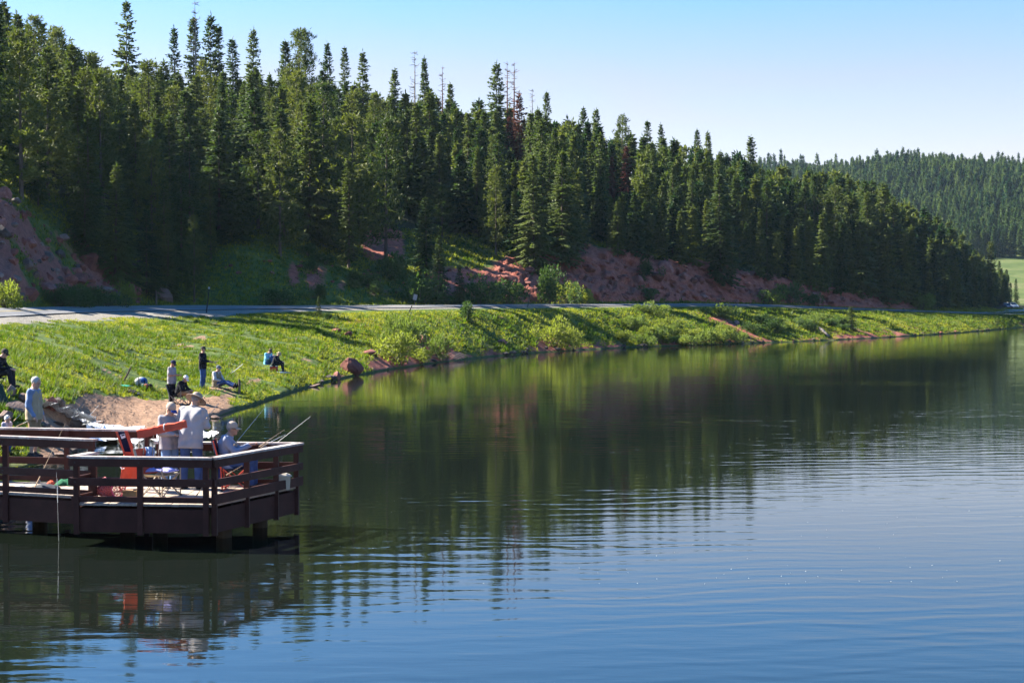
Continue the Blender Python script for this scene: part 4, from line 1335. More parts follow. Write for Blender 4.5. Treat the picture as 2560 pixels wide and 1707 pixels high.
# ================================================================== FISHING PIER
def painted_wood(name, base, worn, wear=0.62):
    m, nt, out = nodes_of(name)
    v = pos_vec(nt, (1, 1, 1), kind='object')
    n1 = noise_tex(nt, 3.0, 5, 0.65, v).outputs['Fac']
    n2 = noise_tex(nt, 26.0, 4, 0.7, v).outputs['Fac']
    n3 = noise_tex(nt, 1.0, 3, 0.6, pos_vec(nt, (40, 40, 2.5), kind='object')).outputs['Fac']
    c = ramp(nt, n1, [(0.3, tuple(x * 0.7 for x in base)), (0.7, tuple(x * 1.35 for x in base))])
    s = mth(nt, 'ADD', mth(nt, 'MULTIPLY', n1, 0.45), mth(nt, 'MULTIPLY', n2, 0.55))
    f = ramp(nt, s, [(wear, 0.0), (wear + 0.05, 1.0)])
    c = mixc(nt, f, c, worn)
    h = mth(nt, 'ADD', n3, mth(nt, 'MULTIPLY', f, -0.4))
    principled(nt, out, c, 0.6, bump(nt, h, 0.25, 0.01), 0.18)
    return m
pier_paint = painted_wood('pier_brown_paint', (0.048, 0.0165, 0.0125), (0.20, 0.14, 0.13), 0.70)
pier_rail = painted_wood('pier_rail_paint', (0.058, 0.0215, 0.0160), (0.26, 0.20, 0.18), 0.68)
cap_wood = painted_wood('pier_cap_wood', (0.36, 0.29, 0.26), (0.52, 0.47, 0.43), 0.50)
deck_wood = plain('deck_planks', (0.36, 0.29, 0.235), 0.85, 0.22, 4.0, 0.3, 0.004, stretch=(6, 0.6, 6))
pile_wood = plain('pile_timber', (0.055, 0.040, 0.024), 0.85, 0.4, 4.0, 0.5, 0.02, stretch=(1, 1, 0.3))
iron = plain('bolt_iron', (0.05, 0.045, 0.045), 0.5, 0.3, 20.0, 0.1, 0.001, metal=0.6)

DZ = 0.75                                # deck level above the water
LOW, TALL = DZ + 0.84, DZ + 1.07         # rail tops
F0 = on(178, 1139, LOW); F1 = on(530, 1143, LOW); RB = on(748, 1106, LOW)
M1 = on(392, 1101, LOW); M1t = on(388, 1074, TALL)
B0 = on(0, 1068, TALL); G0 = on(0, 1088, TALL); G1 = on(240, 1097, TALL)
def flat(p): return Vector((p.x, p.y, 0))
F0, F1, RB, M1, B0, G0, G1 = [flat(p) for p in (F0, F1, RB, M1t, B0, G0, G1)]
gd = (G0 - G1).normalized(); bd = (B0 - M1).normalized()
GL = G0 + gd * 5.5; BL = B0 + bd * 5.5   # the walkway runs on to the shore, out of the picture
pier = empty('fishing_pier', flat((F0 + RB) / 2), 0, 'dark brown wooden fishing pier with railings and pale plank deck', 'pier')
PO = pier.location.copy()
def pb(mb, name, mat): return mb.build(name, mat, pier)
def L(p, z): return Vector((p.x - PO.x, p.y - PO.y, z))

# deck boards, one by one, running across the pier
def edge_y(poly, x):
    for a_, b_ in zip(poly[:-1], poly[1:]):
        lo, hi = min(a_.x, b_.x), max(a_.x, b_.x)
        if lo <= x <= hi and hi > lo:
            return a_.y + (b_.y - a_.y) * (x - a_.x) / (b_.x - a_.x)
    return None
front_poly = [GL, G1, F0, F1, RB]
back_poly = [BL, B0, M1, RB]
def front_y(x):
    ys = []
    for a_, b_ in zip(front_poly[:-1], front_poly[1:]):
        lo, hi = min(a_.x, b_.x), max(a_.x, b_.x)
        if lo <= x <= hi and hi - lo > 1e-6:
            ys.append(a_.y + (b_.y - a_.y) * (x - a_.x) / (b_.x - a_.x))
    return min(ys) if ys else None
x = max(GL.x, BL.x) + 0.05
bw = 0.142
while x < RB.x - 0.03:
    xa, xb = x, min(x + bw - 0.007, RB.x - 0.01)
    ya, yb = front_y(xa), front_y(xb)
    za, zb = edge_y(back_poly, xa), edge_y(back_poly, xb)
    if None not in (ya, yb, za, zb) and za - ya > 0.05:
        j = random.uniform(-0.003, 0.003)
        mb = MB().prism([(xa - PO.x, ya - PO.y + 0.01), (xb - PO.x, yb - PO.y + 0.01), (xb - PO.x, zb - PO.y), (xa - PO.x, za - PO.y)], DZ - 0.038 + j, DZ + j)
        pb(mb, 'deck_board', deck_wood)
    x += bw

def side_out(a_, b_):
    t = (b_ - a_).normalized()
    return Vector((t.y, -t.x, 0))          # to the right of travel = outwards when walking F0 -> F1 -> RB
def inset(p, q, s):  return p.lerp(q, s)
def rail_run(a_, b_, top, posts, outw, kerb=True, fascia=True, kerb_front=False, ends=(0, 0), panels=True):
    """one straight side: cap, top rail, mid rail, kerb, fascia and its posts"""
    t = (b_ - a_).normalized()
    A, Bp = a_ - t * ends[0], b_ + t * ends[1]
    n = side_out(a_, b_) * outw
    pb(MB().beam(L(A + n * 0.01, top - 0.019), L(Bp + n * 0.01, top - 0.019), 0.165, 0.038), 'rail_cap', cap_wood)
    pb(MB().beam(L(A + n * 0.05, top - 0.110), L(Bp + n * 0.05, top - 0.110), 0.04, 0.138), 'top_rail', pier_rail)
    mz = DZ + (0.385 if top < DZ + 0.95 else 0.42)
    pb(MB().beam(L(A + n * 0.05, mz), L(Bp + n * 0.05, mz), 0.04, 0.135), 'mid_rail', pier_rail)
    if kerb:
        kn = n * (0.05 if kerb_front else -0.015)
        pb(MB().beam(L(A + kn, DZ + (0.075 if not kerb_front else 0.10)), L(Bp + kn, DZ + (0.075 if not kerb_front else 0.10)), 0.04, 0.10 if not kerb_front else 0.17), 'kerb_board', pier_rail)
    zb = 0.20
    for s in posts:
        p = a_.lerp(b_, s)
        for (z0, z1, off) in ((zb, top - 0.042, -0.012),):
            q = MB().beam(L(p + n * off, z0), L(p + n * off, z1), 0.095, 0.095)
            # turn the post square to the rail
            pb(q, 'post', pier_rail)
        for bz in (mz, top - 0.11):
            pb(MB().box(L(p + n * 0.074, bz), (0.022, 0.022, 0.022)), 'bolt', iron)
    if fascia:
        cuts = [0.0] + [s for s in posts if 0.02 < s < 0.98] + [1.0]
        for s0, s1 in zip(cuts[:-1], cuts[1:]):
            p0, p1 = a_.lerp(b_, s0), a_.lerp(b_, s1)
            tt = (p1 - p0).normalized()
            pb(MB().beam(L(p0 + tt * 0.055 - n * 0.035, DZ - 0.30), L(p1 - tt * 0.055 - n * 0.035, DZ - 0.30), 0.045, 0.42), 'fascia_panel', pier_paint)
rail_run(F0, F1, LOW, [0.035, 0.49, 0.955], 1.0, ends=(0.0, 0.02))
rail_run(F1, RB, LOW, [0.03, 0.38, 0.72, 0.97], 1.0, kerb_front=True, ends=(0.02, 0.03))
rail_run(G1, F0, LOW, [0.12], 1.0, ends=(0, 0))
rail_run(GL, G1, TALL, [0.05, 0.30, 0.55, 0.735, 0.985], 1.0, ends=(0, 0.0))
rail_run(RB, M1, LOW, [0.02, 0.5, 0.97], 1.0, ends=(0, 0))
rail_run(M1, BL, TALL, [0.02, 0.21, 0.42, 0.62, 0.85], 1.0, ends=(0, 0))
# joists under the deck and the piles
for u in (0.15, 0.5, 0.85):
    a_ = GL.lerp(BL, u); b_ = F1.lerp(RB, u)
    pb(MB().beam(L(a_.lerp(b_, 0.02), DZ - 0.14), L(a_.lerp(b_, 0.97), DZ - 0.14), 0.06, 0.19), 'joist', pier_paint)
PILES = [on(560, 1342, 0.0), on(650, 1317, 0.0), F0 + Vector((0.45, 2.2, 0)), G1 + Vector((-1.7, 2.2, 0)), M1 + Vector((0.2, -0.5, 0)), G0 + Vector((-2.2, 1.6, 0))]
for p in PILES:
    mb = MB().tube([L(p, -1.6), L(p, 0.05), L(p, DZ - 0.24)], [0.15, 0.145, 0.14], 14)
    pb(mb, 'pile', pile_wood)

# ================================================================== FISHING TACKLE ON AND NEAR THE PIER
rod_pale = plain('rod_white', (0.75, 0.74, 0.70), 0.35, 0.05, 10, 0, 0.001, 0.5)
rod_tan = plain('rod_tan', (0.42, 0.28, 0.15), 0.45, 0.1, 10, 0, 0.001, 0.5)
rod_dark = plain('rod_dark', (0.10, 0.12, 0.13), 0.35, 0.1, 10, 0, 0.001, 0.5)
cork = plain('cork_grip', (0.42, 0.29, 0.18), 0.85, 0.3, 60, 0.2, 0.002)
reel_metal = plain('reel_metal', (0.25, 0.25, 0.27), 0.35, 0.2, 20, 0, 0.001, 0.5, 0.8)
def rod(p0, p1, label, mat, r=0.008, sag=0.0, grip=0.35, reel=True):
    r = r * 0.72
    p0, p1 = Vector(p0), Vector(p1)
    o = empty('fishing_rod', p0, 0, label, 'fishing rod')
    d = p1 - p0; Ln = d.length; t = d.normalized()
    pts = [d * s - Vector((0, 0, sag * s * s)) for s in (0, 0.25, 0.5, 0.75, 1.0)]
    MB().tube(pts, [r, r * 0.85, r * 0.7, r * 0.55, r * 0.35], 6).build('blank', mat, o)
    MB().tube([t * -0.02, t * min(grip, Ln * 0.3)], [r * 1.9, r * 1.7], 8).build('grip', cork, o)
    if reel:
        c = t * min(grip, Ln * 0.3) * 0.6 - Vector((0, 0, 0.05))
        q = MB().lathe([(0, -0.02), (0.03, -0.02), (0.022, 0), (0.03, 0.02), (0, 0.02)], 10)
        q.v = [tuple(Vector((x_, z_, y_)) + c) for x_, y_, z_ in q.v]
        q.build('reel', reel_metal, o)
    g = MB()
    for s in (0.45, 0.65, 0.82, 0.97):
        g.box(d * s - Vector((0, 0, sag * s * s + 0.012)), (0.012, 0.012, 0.02))
    g.build('line_guides', reel_metal, o)
    return o
rod(on(672, 1122, DZ + 0.30), at(776, 1041, 31.0), 'white rod tip pointing up past the pier corner', rod_pale, 0.008, 0.0, reel=False)
rod(at(648, 1116, 29.9), at(712, 1073, 31.2), 'pale yellow rod leaning out over the corner rail', rod_tan, 0.008)
rod(at(652, 1118, 29.85), at(714, 1083, 30.9), 'white rod with bent tip beside the yellow one at the rail', rod_pale, 0.007, 0.02)
rod(at(585, 1112, 29.35), at(665, 1018, 32.6), 'long dark rod held up by the seated man in tan cap', rod_dark, 0.008, -0.03)
rod(at(516, 1046, 29.6), at(546, 1008, 30.8), 'thin blue-grey rod beyond the hatted man\'s elbow', rod_dark, 0.007)
rod(at(488, 1243, 28.45), at(509, 1213, 28.75), 'short tan rod butt leaning inside the corner post', rod_tan, 0.010, reel=False)
rod(at(568, 1186, 28.95), at(606, 1163, 29.1), 'tan rod handle propped under the seated man\'s chair', rod_tan, 0.009, reel=False)
rod(at(88, 1216, 29.5), at(163, 1058, 30.9), 'tan rod leaning against the walkway railing at left', rod_tan, 0.008)
line_mat = plain('fishing_line', (0.55, 0.55, 0.52), 0.4, 0.05, 5, 0, 0.001, 0.5)
ln = empty('fishing_line', at(141, 1180, 28.6), 0, 'thin fishing line with white float hanging in front of the pier', 'fishing line')
_o = Vector(ln.location)
MB().tube([Vector((0, 0, 0)), at(144, 1262, 28.5) - _o, on(147, 1352, 0.01) - _o], [0.0016] * 3, 4).build('line', line_mat, ln)
MB().tube([at(143, 1196, 28.58) - _o, at(144, 1215, 28.56) - _o, at(144.3, 1256, 28.5) - _o], [0.004, 0.007, 0.004], 8).build('float', rod_pale, ln)

# ================================================================== CAMP CHAIRS AND THINGS ON THE DECK
def fabric(name, col, var=0.18): return plain(name, col, 0.9, var, 5.0, 0.35, 0.012, 0.15)
navy = fabric('navy_canvas', (0.012, 0.018, 0.050)); red_canvas = fabric('orange_red_canvas', (0.52, 0.095, 0.055))
red_tube = plain('red_tubing', (0.62, 0.08, 0.04), 0.4, 0.1, 5, 0, 0.001, 0.5)
tan_tube = plain('tan_tubing', (0.36, 0.29, 0.21), 0.45, 0.15, 5, 0, 0.001, 0.5)
black_plastic = plain('black_plastic', (0.015, 0.015, 0.017), 0.5, 0.2, 8, 0, 0.001, 0.4)
white_print = plain('white_print', (0.75, 0.75, 0.75), 0.8, 0.1, 8, 0)
lavender = fabric('lavender_cloth', (0.40, 0.38, 0.72)); blue_cloth = fabric('pale_blue_towel', (0.30, 0.42, 0.68)); beige_canvas = fabric('beige_canvas', (0.55, 0.47, 0.33))
black_cloth = fabric('black_cloth', (0.012, 0.012, 0.015)); dark_grey_cloth = fabric('dark_grey_cloth', (0.06, 0.065, 0.075))

def camp_chair(loc, yaw, label, seat_mat, tube, back_mat, w=0.56, seat_h=0.42, back_h=0.95, feet=black_plastic, emblem=False, cat='chair'):
    """quad folding chair; local x is forward, y is left"""
    o = empty('camp_chair', loc, yaw, label, cat)
    hw, hd = w / 2, 0.24
    c = {(sx, sy): Vector((sx * hd, sy * hw, 0)) for sx in (-1, 1) for sy in (-1, 1)}
    top = {(sx, sy): Vector((sx * (hd - 0.02), sy * (hw - 0.02), seat_h)) for sx in (-1, 1) for sy in (-1, 1)}
    def leg(a_, b_): MB().tube([a_, b_], 0.0125, 6).build('leg', tube, o)
    for s in (-1, 1):
        leg(c[(s, -1)], top[(s, 1)]); leg(c[(s, 1)], top[(s, -1)])
        leg(c[(-1, s)], top[(1, s)]); leg(c[(1, s)], top[(-1, s)])
    for k in c:
        MB().lathe([(0.0, 0.0), (0.028, 0.0), (0.024, 0.03), (0.0, 0.034)], 8, tuple(c[k])).build('foot', feet, o)
    for s in (-1, 1):
        MB().tube([Vector((-hd, s * hw, 0.03)), Vector((-hd - 0.02, s * hw, seat_h)), Vector((-hd - 0.16, s * hw * 0.98, back_h))], 0.0125, 6).build('back_post', tube, o)
        MB().tube([Vector((hd, s * hw, 0.03)), Vector((hd, s * hw, seat_h + 0.2))], 0.0115, 6).build('arm_post', tube, o)
        MB().sheet([[(-hd - 0.04, s * hw + e, seat_h + 0.22), (0, s * hw + e, seat_h + 0.19), (hd + 0.03, s * hw + e, seat_h + 0.21)] for e in (-0.035, 0.035)], 0.01).build('armrest', seat_mat, o)
    g = [[(hd * u, hw * 0.95 * v, seat_h - 0.05 * (1 - v * v) * (1 - 0.5 * u)) for v in (-1, -0.5, 0, 0.5, 1)] for u in (-1, -0.33, 0.33, 1)]
    MB().sheet(g, 0.008).build('seat', seat_mat, o)
    g = [[(-hd - 0.02 - 0.15 * u - 0.05 * (1 - v * v), hw * 0.95 * v, seat_h - 0.02 + (back_h - seat_h) * u) for v in (-1, -0.5, 0, 0.5, 1)] for u in (0, 0.35, 0.7, 1)]
    bk = MB().sheet(g, 0.01).build('backrest', back_mat, o)
    for s in (-1, 1):
        g = [[(-hd - 0.008 - 0.15 * u, hw * (0.97 * s) + e, seat_h + (back_h - seat_h) * u) for e in (-0.03, 0.03)] for u in (0, 0.5, 1)]
        MB().sheet(g, 0.014).build('edge_binding', tube, bk)
    if emblem:
        MB().sheet([[(-hd - 0.075 - 0.15 * u, v, seat_h + (back_h - seat_h) * u) for v in (-0.07, 0.07)] for u in (0.62, 0.8)], 0.004).build('emblem', white_print, bk)
    return o
# chair the seated angler uses
seatpos = on(590, 1223, DZ)
chair_a = camp_chair(seatpos, R(6), 'navy folding camp chair with red frame under the seated angler', navy, red_tube, navy, emblem=True)
MB().box((-0.29, 0.0, 0.24), (0.05, 0.42, 0.34)).build('storage_pouch', fabric('blue_pouch', (0.02, 0.03, 0.12)), chair_a)
# canopy chair with its red sunshade rolled up
cp = on(402, 1240, DZ)
chair_b = camp_chair(cp, R(-25), 'beige-framed folding chair carrying a rolled red sunshade on thin poles', beige_canvas, tan_tube, red_canvas, w=0.54, back_h=0.88)
Ya = cp.y + 0.25
a0, a1 = at(346, 1084, Ya), at(464, 1060, Ya - 0.2)
def loc_of(o, p): 
    m = Matrix.Translation(o.location) @ o.rotation_euler.to_matrix().to_4x4()
    return m.inverted() @ Vector(p)
q = MB()
n_ = 14
rp, rr = [], []
for k in range(n_ + 1):
    u = k / n_
    p = a0.lerp(a1, u) + Vector((0, 0, 0.004 * math.sin(u * 14)))
    rp.append(loc_of(chair_b, p)); rr.append(0.072 - 0.004 * u + 0.004 * math.sin(u * 23) + 0.004 * math.sin(u * 41))
_jr = random.Random(5)
for k in range(n_ + 1):
    t_ = (rp[-1] - rp[0]).normalized()
    sdv = t_.cross(Vector((0, 0, 1))).normalized()
    upv = sdv.cross(t_).normalized()
    wv = (0.006 if k % 2 else -0.004)
    for (cx_, cz_) in ((-1, -0.75), (-0.55, -1), (0.55, -1), (1, -0.75), (1, 0.75), (0.5, 1), (-0.5, 1), (-1, 0.75)):
        q.v.append(tuple(rp[k] + sdv * (cx_ * 0.055 + _jr.gauss(0, 0.003)) + upv * (cz_ * (0.076 - 0.006 * k / n_) + wv * (1 if cz_ < 0 else 0.4) + _jr.gauss(0, 0.004))))
for k in range(n_):
    for m_ in range(8):
        q.f.append((k * 8 + m_, k * 8 + (m_ + 1) % 8, (k + 1) * 8 + (m_ + 1) % 8, (k + 1) * 8 + m_))
q.f.append(tuple(range(7, -1, -1))); q.f.append(tuple(n_ * 8 + m_ for m_ in range(8)))
can = q.build('sunshade_roll', red_canvas, chair_b)
q = MB()
fl = [[loc_of(chair_b, a0.lerp(a1, u) + Vector((0.01 * math.sin(u * 30), -0.075 - 0.004 * math.sin(u * 20), 0.03 - 0.11 * v - 0.012 * math.sin(u * 9) * v))) for v in (0, 0.5, 1)] for u in np.linspace(0, 0.62, 9)]
q.sheet(fl, 0.008).build('loose_flap', red_canvas, can)
q = MB().tube([rp[8] + Vector((0, 0, 0)), rp[8] + (rp[9] - rp[8]).normalized() * 0.012], [0.086] * 2, 12)
q.build('tie_strap', white_print, can)
for px_, py_ in ((350, 1135), (362, 1135), (384, 1128), (398, 1135)):
    top_ = a0.lerp(a1, (px_ - 346) / 118.0)
    MB().tube([loc_of(chair_b, top_ - Vector((0, 0, 0.05))), loc_of(chair_b, at(px_ + (px_ - 375) * 0.1 - 4, 1152, Ya - 0.05))], 0.009, 6).build('canopy_pole', tan_tube, chair_b)
# clothes on that chair
def drape(name, label, mat, c, size, seed, cat='clothing', amp=0.05, yaw=0.0, th=0.02):
    g_ = np.random.default_rng(seed)
    f_ = g_.uniform(4, 11, 6); ph_ = g_.uniform(0, 6, 6)
    grid = []
    for i in range(9):
        row = []
        for j in range(9):
            u, v = i / 8 * 2 - 1, j / 8 * 2 - 1
            rim = max(0.0, 1 - (u * u * 0.9 + v * v * 0.9) ** 1.2)
            z = size[2] * rim * (0.7 + 0.3 * math.sin(f_[0] * u + ph_[0]) * math.sin(f_[1] * v + ph_[1])) + amp * 0.3 * math.sin(f_[2] * u + f_[3] * v + ph_[2]) * rim
            w = 1 + 0.12 * math.sin(f_[4] * v + ph_[4]); h = 1 + 0.12 * math.sin(f_[5] * u + ph_[5])
            row.append((size[0] / 2 * u * w, size[1] / 2 * v * h, max(0.012, z + 0.012)))
        grid.append(row)
    o = MB().sheet(grid, th).build(name, mat, None, True)
    o.location = c; o.rotation_euler = (0, 0, yaw)
    return tag(o, label, cat)
drape('jacket', 'lavender jacket crumpled on the seat of the red sunshade chair', lavender, at(404, 1178, cp.y), (0.50, 0.36, 0.10), 3, yaw=-0.2)
drape('pouch', 'small black pouch lying on the lavender jacket', black_cloth, at(397, 1169, cp.y - 0.05), (0.13, 0.12, 0.08), 4, 'bag')
tw = MB().sheet([[at(363 + 20 * u + 3 * math.sin(v * 5), 1117 + 36 * v, cp.y + 0.22 + 0.03 * math.sin(u * 9 + 2 * v)) for v in np.linspace(0, 1, 6)] for u in np.linspace(0, 1, 8)], 0.015).build('towel', blue_cloth, None, True)
tag(tw, 'pale blue towel hanging over the back of the red sunshade chair', 'towel')

# low orange chair with tilted navy back
op = on(322, 1228, DZ)
lounge = empty('lounge_chair', op, 0, 'orange-sided chair with a tall tilted navy back panel', 'chair')
def lo(px_, py_, dy=0.0): return at(px_, py_, op.y + dy) - op
MB().sheet([[lo(290, 1079), lo(306, 1079, 0.02), lo(318, 1078)], [lo(300, 1105), lo(316, 1105, 0.02), lo(327, 1105)], [lo(312, 1136), lo(326, 1136, 0.02), lo(337, 1136)]], 0.035).build('backrest', navy, lounge)
bk = MB().sheet([[lo(311, 1077, -0.03), lo(319, 1077, -0.03)], [lo(321, 1105, -0.03), lo(329, 1105, -0.03)], [lo(331, 1137, -0.03), lo(338, 1137, -0.03)]], 0.03).build('side_binding', red_canvas, lounge)
MB().sheet([[lo(289, 1079, -0.03), lo(294, 1079, -0.03)], [lo(310, 1136, -0.03), lo(314, 1136, -0.03)]], 0.03).build('side_binding', red_canvas, lounge)
MB().sheet([[lo(300, 1086, -0.05), lo(312, 1084, -0.05)], [lo(304, 1097, -0.05), lo(314, 1093, -0.05)]], 0.006).build('emblem', white_print, lounge)
MB().sheet([[lo(303, 1087, -0.054), lo(311, 1085, -0.054)], [lo(305, 1090, -0.054), lo(312, 1088, -0.054)]], 0.006).build('emblem_stripe', navy, lounge)
grid = []
for v in np.linspace(0, 1, 6):
    xl, xr = 311 - 14 * v, 343 + 3 * v
    grid.append([lo(xl + (xr - xl) * u, 1132 + 84 * v, 0.05 * math.sin(u * 3.1) - 0.05 + 0.02 * math.sin(u * 8 + v * 3)) for u in np.linspace(0, 1, 7)])
MB().sheet(grid, 0.03).build('side_panel', red_canvas, lounge, True)
MB().sheet([[lo(312, 1132, 0.35), lo(343, 1132, 0.35)], [lo(300, 1216, 0.45), lo(346, 1216, 0.45)]], 0.03).build('side_panel', red_canvas, lounge)
MB().sheet([[lo(312, 1131, -0.04), lo(343, 1131, -0.04)], [lo(312, 1131, 0.35), lo(343, 1131, 0.35)]], 0.03).build('seat', red_canvas, lounge)
MB().tube([lo(301, 1166, -0.12), lo(305, 1172, -0.14), lo(311, 1170, -0.12)], 0.012, 6).build('handle', white_print, lounge)
for u in (300, 345):
    for dy in (-0.05, 0.42):
        MB().tube([lo(u, 1214, dy), Vector((lo(u, 1214, dy).x, lo(u, 1214, dy).y, 0.0))], 0.012, 6).build('foot', black_plastic, lounge)

# landing net with pink rim
npos = on(268, 1243, DZ)
net = empty('landing_net', npos, 0, 'red mesh landing net with a pink rim lying on the deck', 'landing net')
pink = plain('pink_rim', (0.80, 0.10, 0.22), 0.5, 0.1, 5, 0)
def mesh_mat():
    m, nt, out = nodes_of('red_netting')
    v = nt.nodes.new('ShaderNodeTexVoronoi'); v.feature = 'DISTANCE_TO_EDGE'; v.inputs['Scale'].default_value = 26
    nt.links.new(pos_vec(nt, kind='object'), v.inputs['Vector'])
    f = ramp(nt, v.outputs['Distance'], [(0.10, 1.0), (0.16, 0.0)])
    p = nt.nodes.new('ShaderNodeBsdfPrincipled'); p.inputs['Base Color'].default_value = (0.60, 0.10, 0.09, 1); p.inputs['Roughness'].default_value = 0.7
    t = nt.nodes.new('ShaderNodeBsdfTransparent')
    mx = nt.nodes.new('ShaderNodeMixShader')
    nt.links.new(mth(nt, 'ADD', mth(nt, 'MULTIPLY', f, 0.75), 0.22), mx.inputs[0])
    nt.links.new(t.outputs['BSDF'], mx.inputs[1]); nt.links.new(p.outputs['BSDF'], mx.inputs[2])
    nt.links.new(mx.outputs['Shader'], out.inputs['Surface'])
    return m
rim = []
for k in range(17):
    a_ = 2 * math.pi * k / 16
    rim.append(Vector((0.22 + 0.10 * math.cos(a_), 0.10 * math.cos(a_) - 0.05, 0.17 + 0.165 * math.sin(a_))))
MB().tube(rim, 0.012, 6).build('rim', pink, net)
grid = []
for i in range(7):
    u = i / 6
    row = []
    for k in range(17):
        c_ = Vector((0.22, -0.05, 0.17))
        p = c_.lerp(Vector((-0.20, -0.02, 0.12)), u)
        k2 = (1 - 0.75 * u ** 2.5) * (1 + 0.08 * math.sin(5 * k + 3 * i))
        q_ = p + (rim[k] - c_) * k2
        q_.z = max(q_.z, 0.006)
        row.append(q_)
    grid.append(row)
MB().sheet(grid, 0.003).build('netting', mesh_mat(), net, True)
MB().tube([Vector((0.22, 0.05, 0.02)), Vector((0.45, 0.45, 0.02))], 0.012, 8).build('handle', tan_tube, net)
# wooden tackle box right of the net
bx = on(328, 1243, DZ)
box = empty('tackle_box', bx, R(-8), 'low tan wooden tackle box beside the pink-rimmed net', 'box')
wbox = plain('box_wood', (0.36, 0.22, 0.10), 0.7, 0.25, 6, 0.2, 0.004)
MB().box((0, 0, 0.055), (0.26, 0.18, 0.11)).build('body', wbox, box)
MB().box((0, 0, 0.121), (0.27, 0.19, 0.018)).build('lid', wbox, box)
MB().box((0.08, -0.02, 0.14), (0.05, 0.05, 0.02)).build('handle', black_plastic, box)
# beige bait bucket by the corner
kp = on(706, 1222, DZ)
bk_ = empty('bait_bucket', kp, R(20), 'beige square bait bucket with a lid at the pier corner', 'bucket')
beige_pl = plain('beige_plastic', (0.52, 0.42, 0.30), 0.45, 0.06, 5, 0, 0.001, 0.5); lid_pl = plain('pale_lid', (0.58, 0.52, 0.44), 0.45, 0.06, 5, 0, 0.001, 0.5)
MB().box((0, 0, 0.125), (0.235, 0.235, 0.25), None, 1.12).build('body', beige_pl, bk_)
MB().box((0, 0, 0.262), (0.30, 0.30, 0.024)).build('lid', lid_pl, bk_)
MB().box((0, 0, 0.287), (0.25, 0.25, 0.026), None, 0.75).build('lid_dome', lid_pl, bk_)
MB().tube([(-0.05, 0, 0.30), (-0.04, 0, 0.325), (0.04, 0, 0.325), (0.05, 0, 0.30)], 0.008, 6).build('handle', black_plastic, bk_)
# things on the walkway at left
drape('jacket', 'dark grey jacket spread on the walkway planks', dark_grey_cloth, on(113, 1222, DZ), (0.50, 0.30, 0.10), 8, yaw=0.1)
drape('cloth', 'small red cloth on top of the dark grey jacket', red_canvas, on(128, 1217, DZ) + Vector((0, 0, 0.05)), (0.14, 0.12, 0.07), 9)
drape('tackle_bag', 'pale grey bag with straps lying on the walkway at the left', fabric('grey_bag', (0.35, 0.36, 0.40)), on(50, 1221, DZ), (0.24, 0.2, 0.07), 10, 'bag')
green_tarp = fabric('green_tarp', (0.015, 0.10, 0.05))
drape('tarp', 'dark green folded tarp on the deck near the walkway step', green_tarp, on(166, 1211, DZ), (0.40, 0.5, 0.12), 12, 'tarp')
drape('cloth', 'red and white cloth bundle on the deck behind the front railing', fabric('pink_cloth', (0.60, 0.20, 0.18)), on(262, 1209, DZ), (0.12, 0.12, 0.16), 13)

# ================================================================== PEOPLE
def surface_nets(field, lo, hi, h):
    """polygonise field(P) = 0 on a regular grid (naive surface nets)"""
    lo = np.asarray(lo, float); hi = np.asarray(hi, float)
    n = np.ceil((hi - lo) / h).astype(int) + 1
    ax = [lo[k] + h * np.arange(n[k]) for k in range(3)]
    Fv = field(ax)
    ins = Fv < 0
    c = tuple(m - 1 for m in n)
    cnt = np.zeros(c, int)
    offs = [(i, j, k) for i in (0, 1) for j in (0, 1) for k in (0, 1)]
    def sl(o): return tuple(slice(o[a_], o[a_] + c[a_]) for a_ in range(3))
    for o in offs: cnt += ins[sl(o)]
    act = (cnt > 0) & (cnt < 8)
    acc = np.zeros(c + (3,)); num = np.zeros(c)
    for a_ in range(3):
        for o in offs:
            if o[a_] == 1: continue
            o2 = list(o); o2[a_] = 1; o2 = tuple(o2)
            f0, f1 = Fv[sl(o)], Fv[sl(o2)]
            cr = (f0 < 0) != (f1 < 0)
            with np.errstate(divide='ignore', invalid='ignore'):
                t = np.where(cr, f0 / (f0 - f1), 0)
            for b_ in range(3):
                acc[..., b_] += np.where(cr, o[b_] + (t if b_ == a_ else 0), 0)
            num += cr
    idx = np.full(c, -1); idx[act] = np.arange(act.sum())
    ci = np.argwhere(act)
    V = lo + h * (ci + acc[act] / num[act][:, None])
    Q = []
    for a_ in range(3):
        b_, d_ = (a_ + 1) % 3, (a_ + 2) % 3
        s0 = [slice(None)] * 3; s1 = [slice(None)] * 3
        s0[a_] = slice(0, n[a_] - 1); s1[a_] = slice(1, n[a_])
        e = np.argwhere(ins[tuple(s0)] != ins[tuple(s1)])
        e = e[(e[:, b_] > 0) & (e[:, d_] > 0) & (e[:, b_] < n[b_] - 1) & (e[:, d_] < n[d_] - 1)]
        if len(e) == 0: continue
        q = []
        for (ob, od) in ((-1, -1), (0, -1), (0, 0), (-1, 0)):
            k = e.copy(); k[:, b_] += ob; k[:, d_] += od
            q.append(idx[k[:, 0], k[:, 1], k[:, 2]])
        q = np.stack(q, -1)
        flip = ~ins[e[:, 0], e[:, 1], e[:, 2]]
        q[flip] = q[flip][:, ::-1]
        Q.append(q)
    Q = np.concatenate(Q)
    return V, Q[(Q >= 0).all(1)]
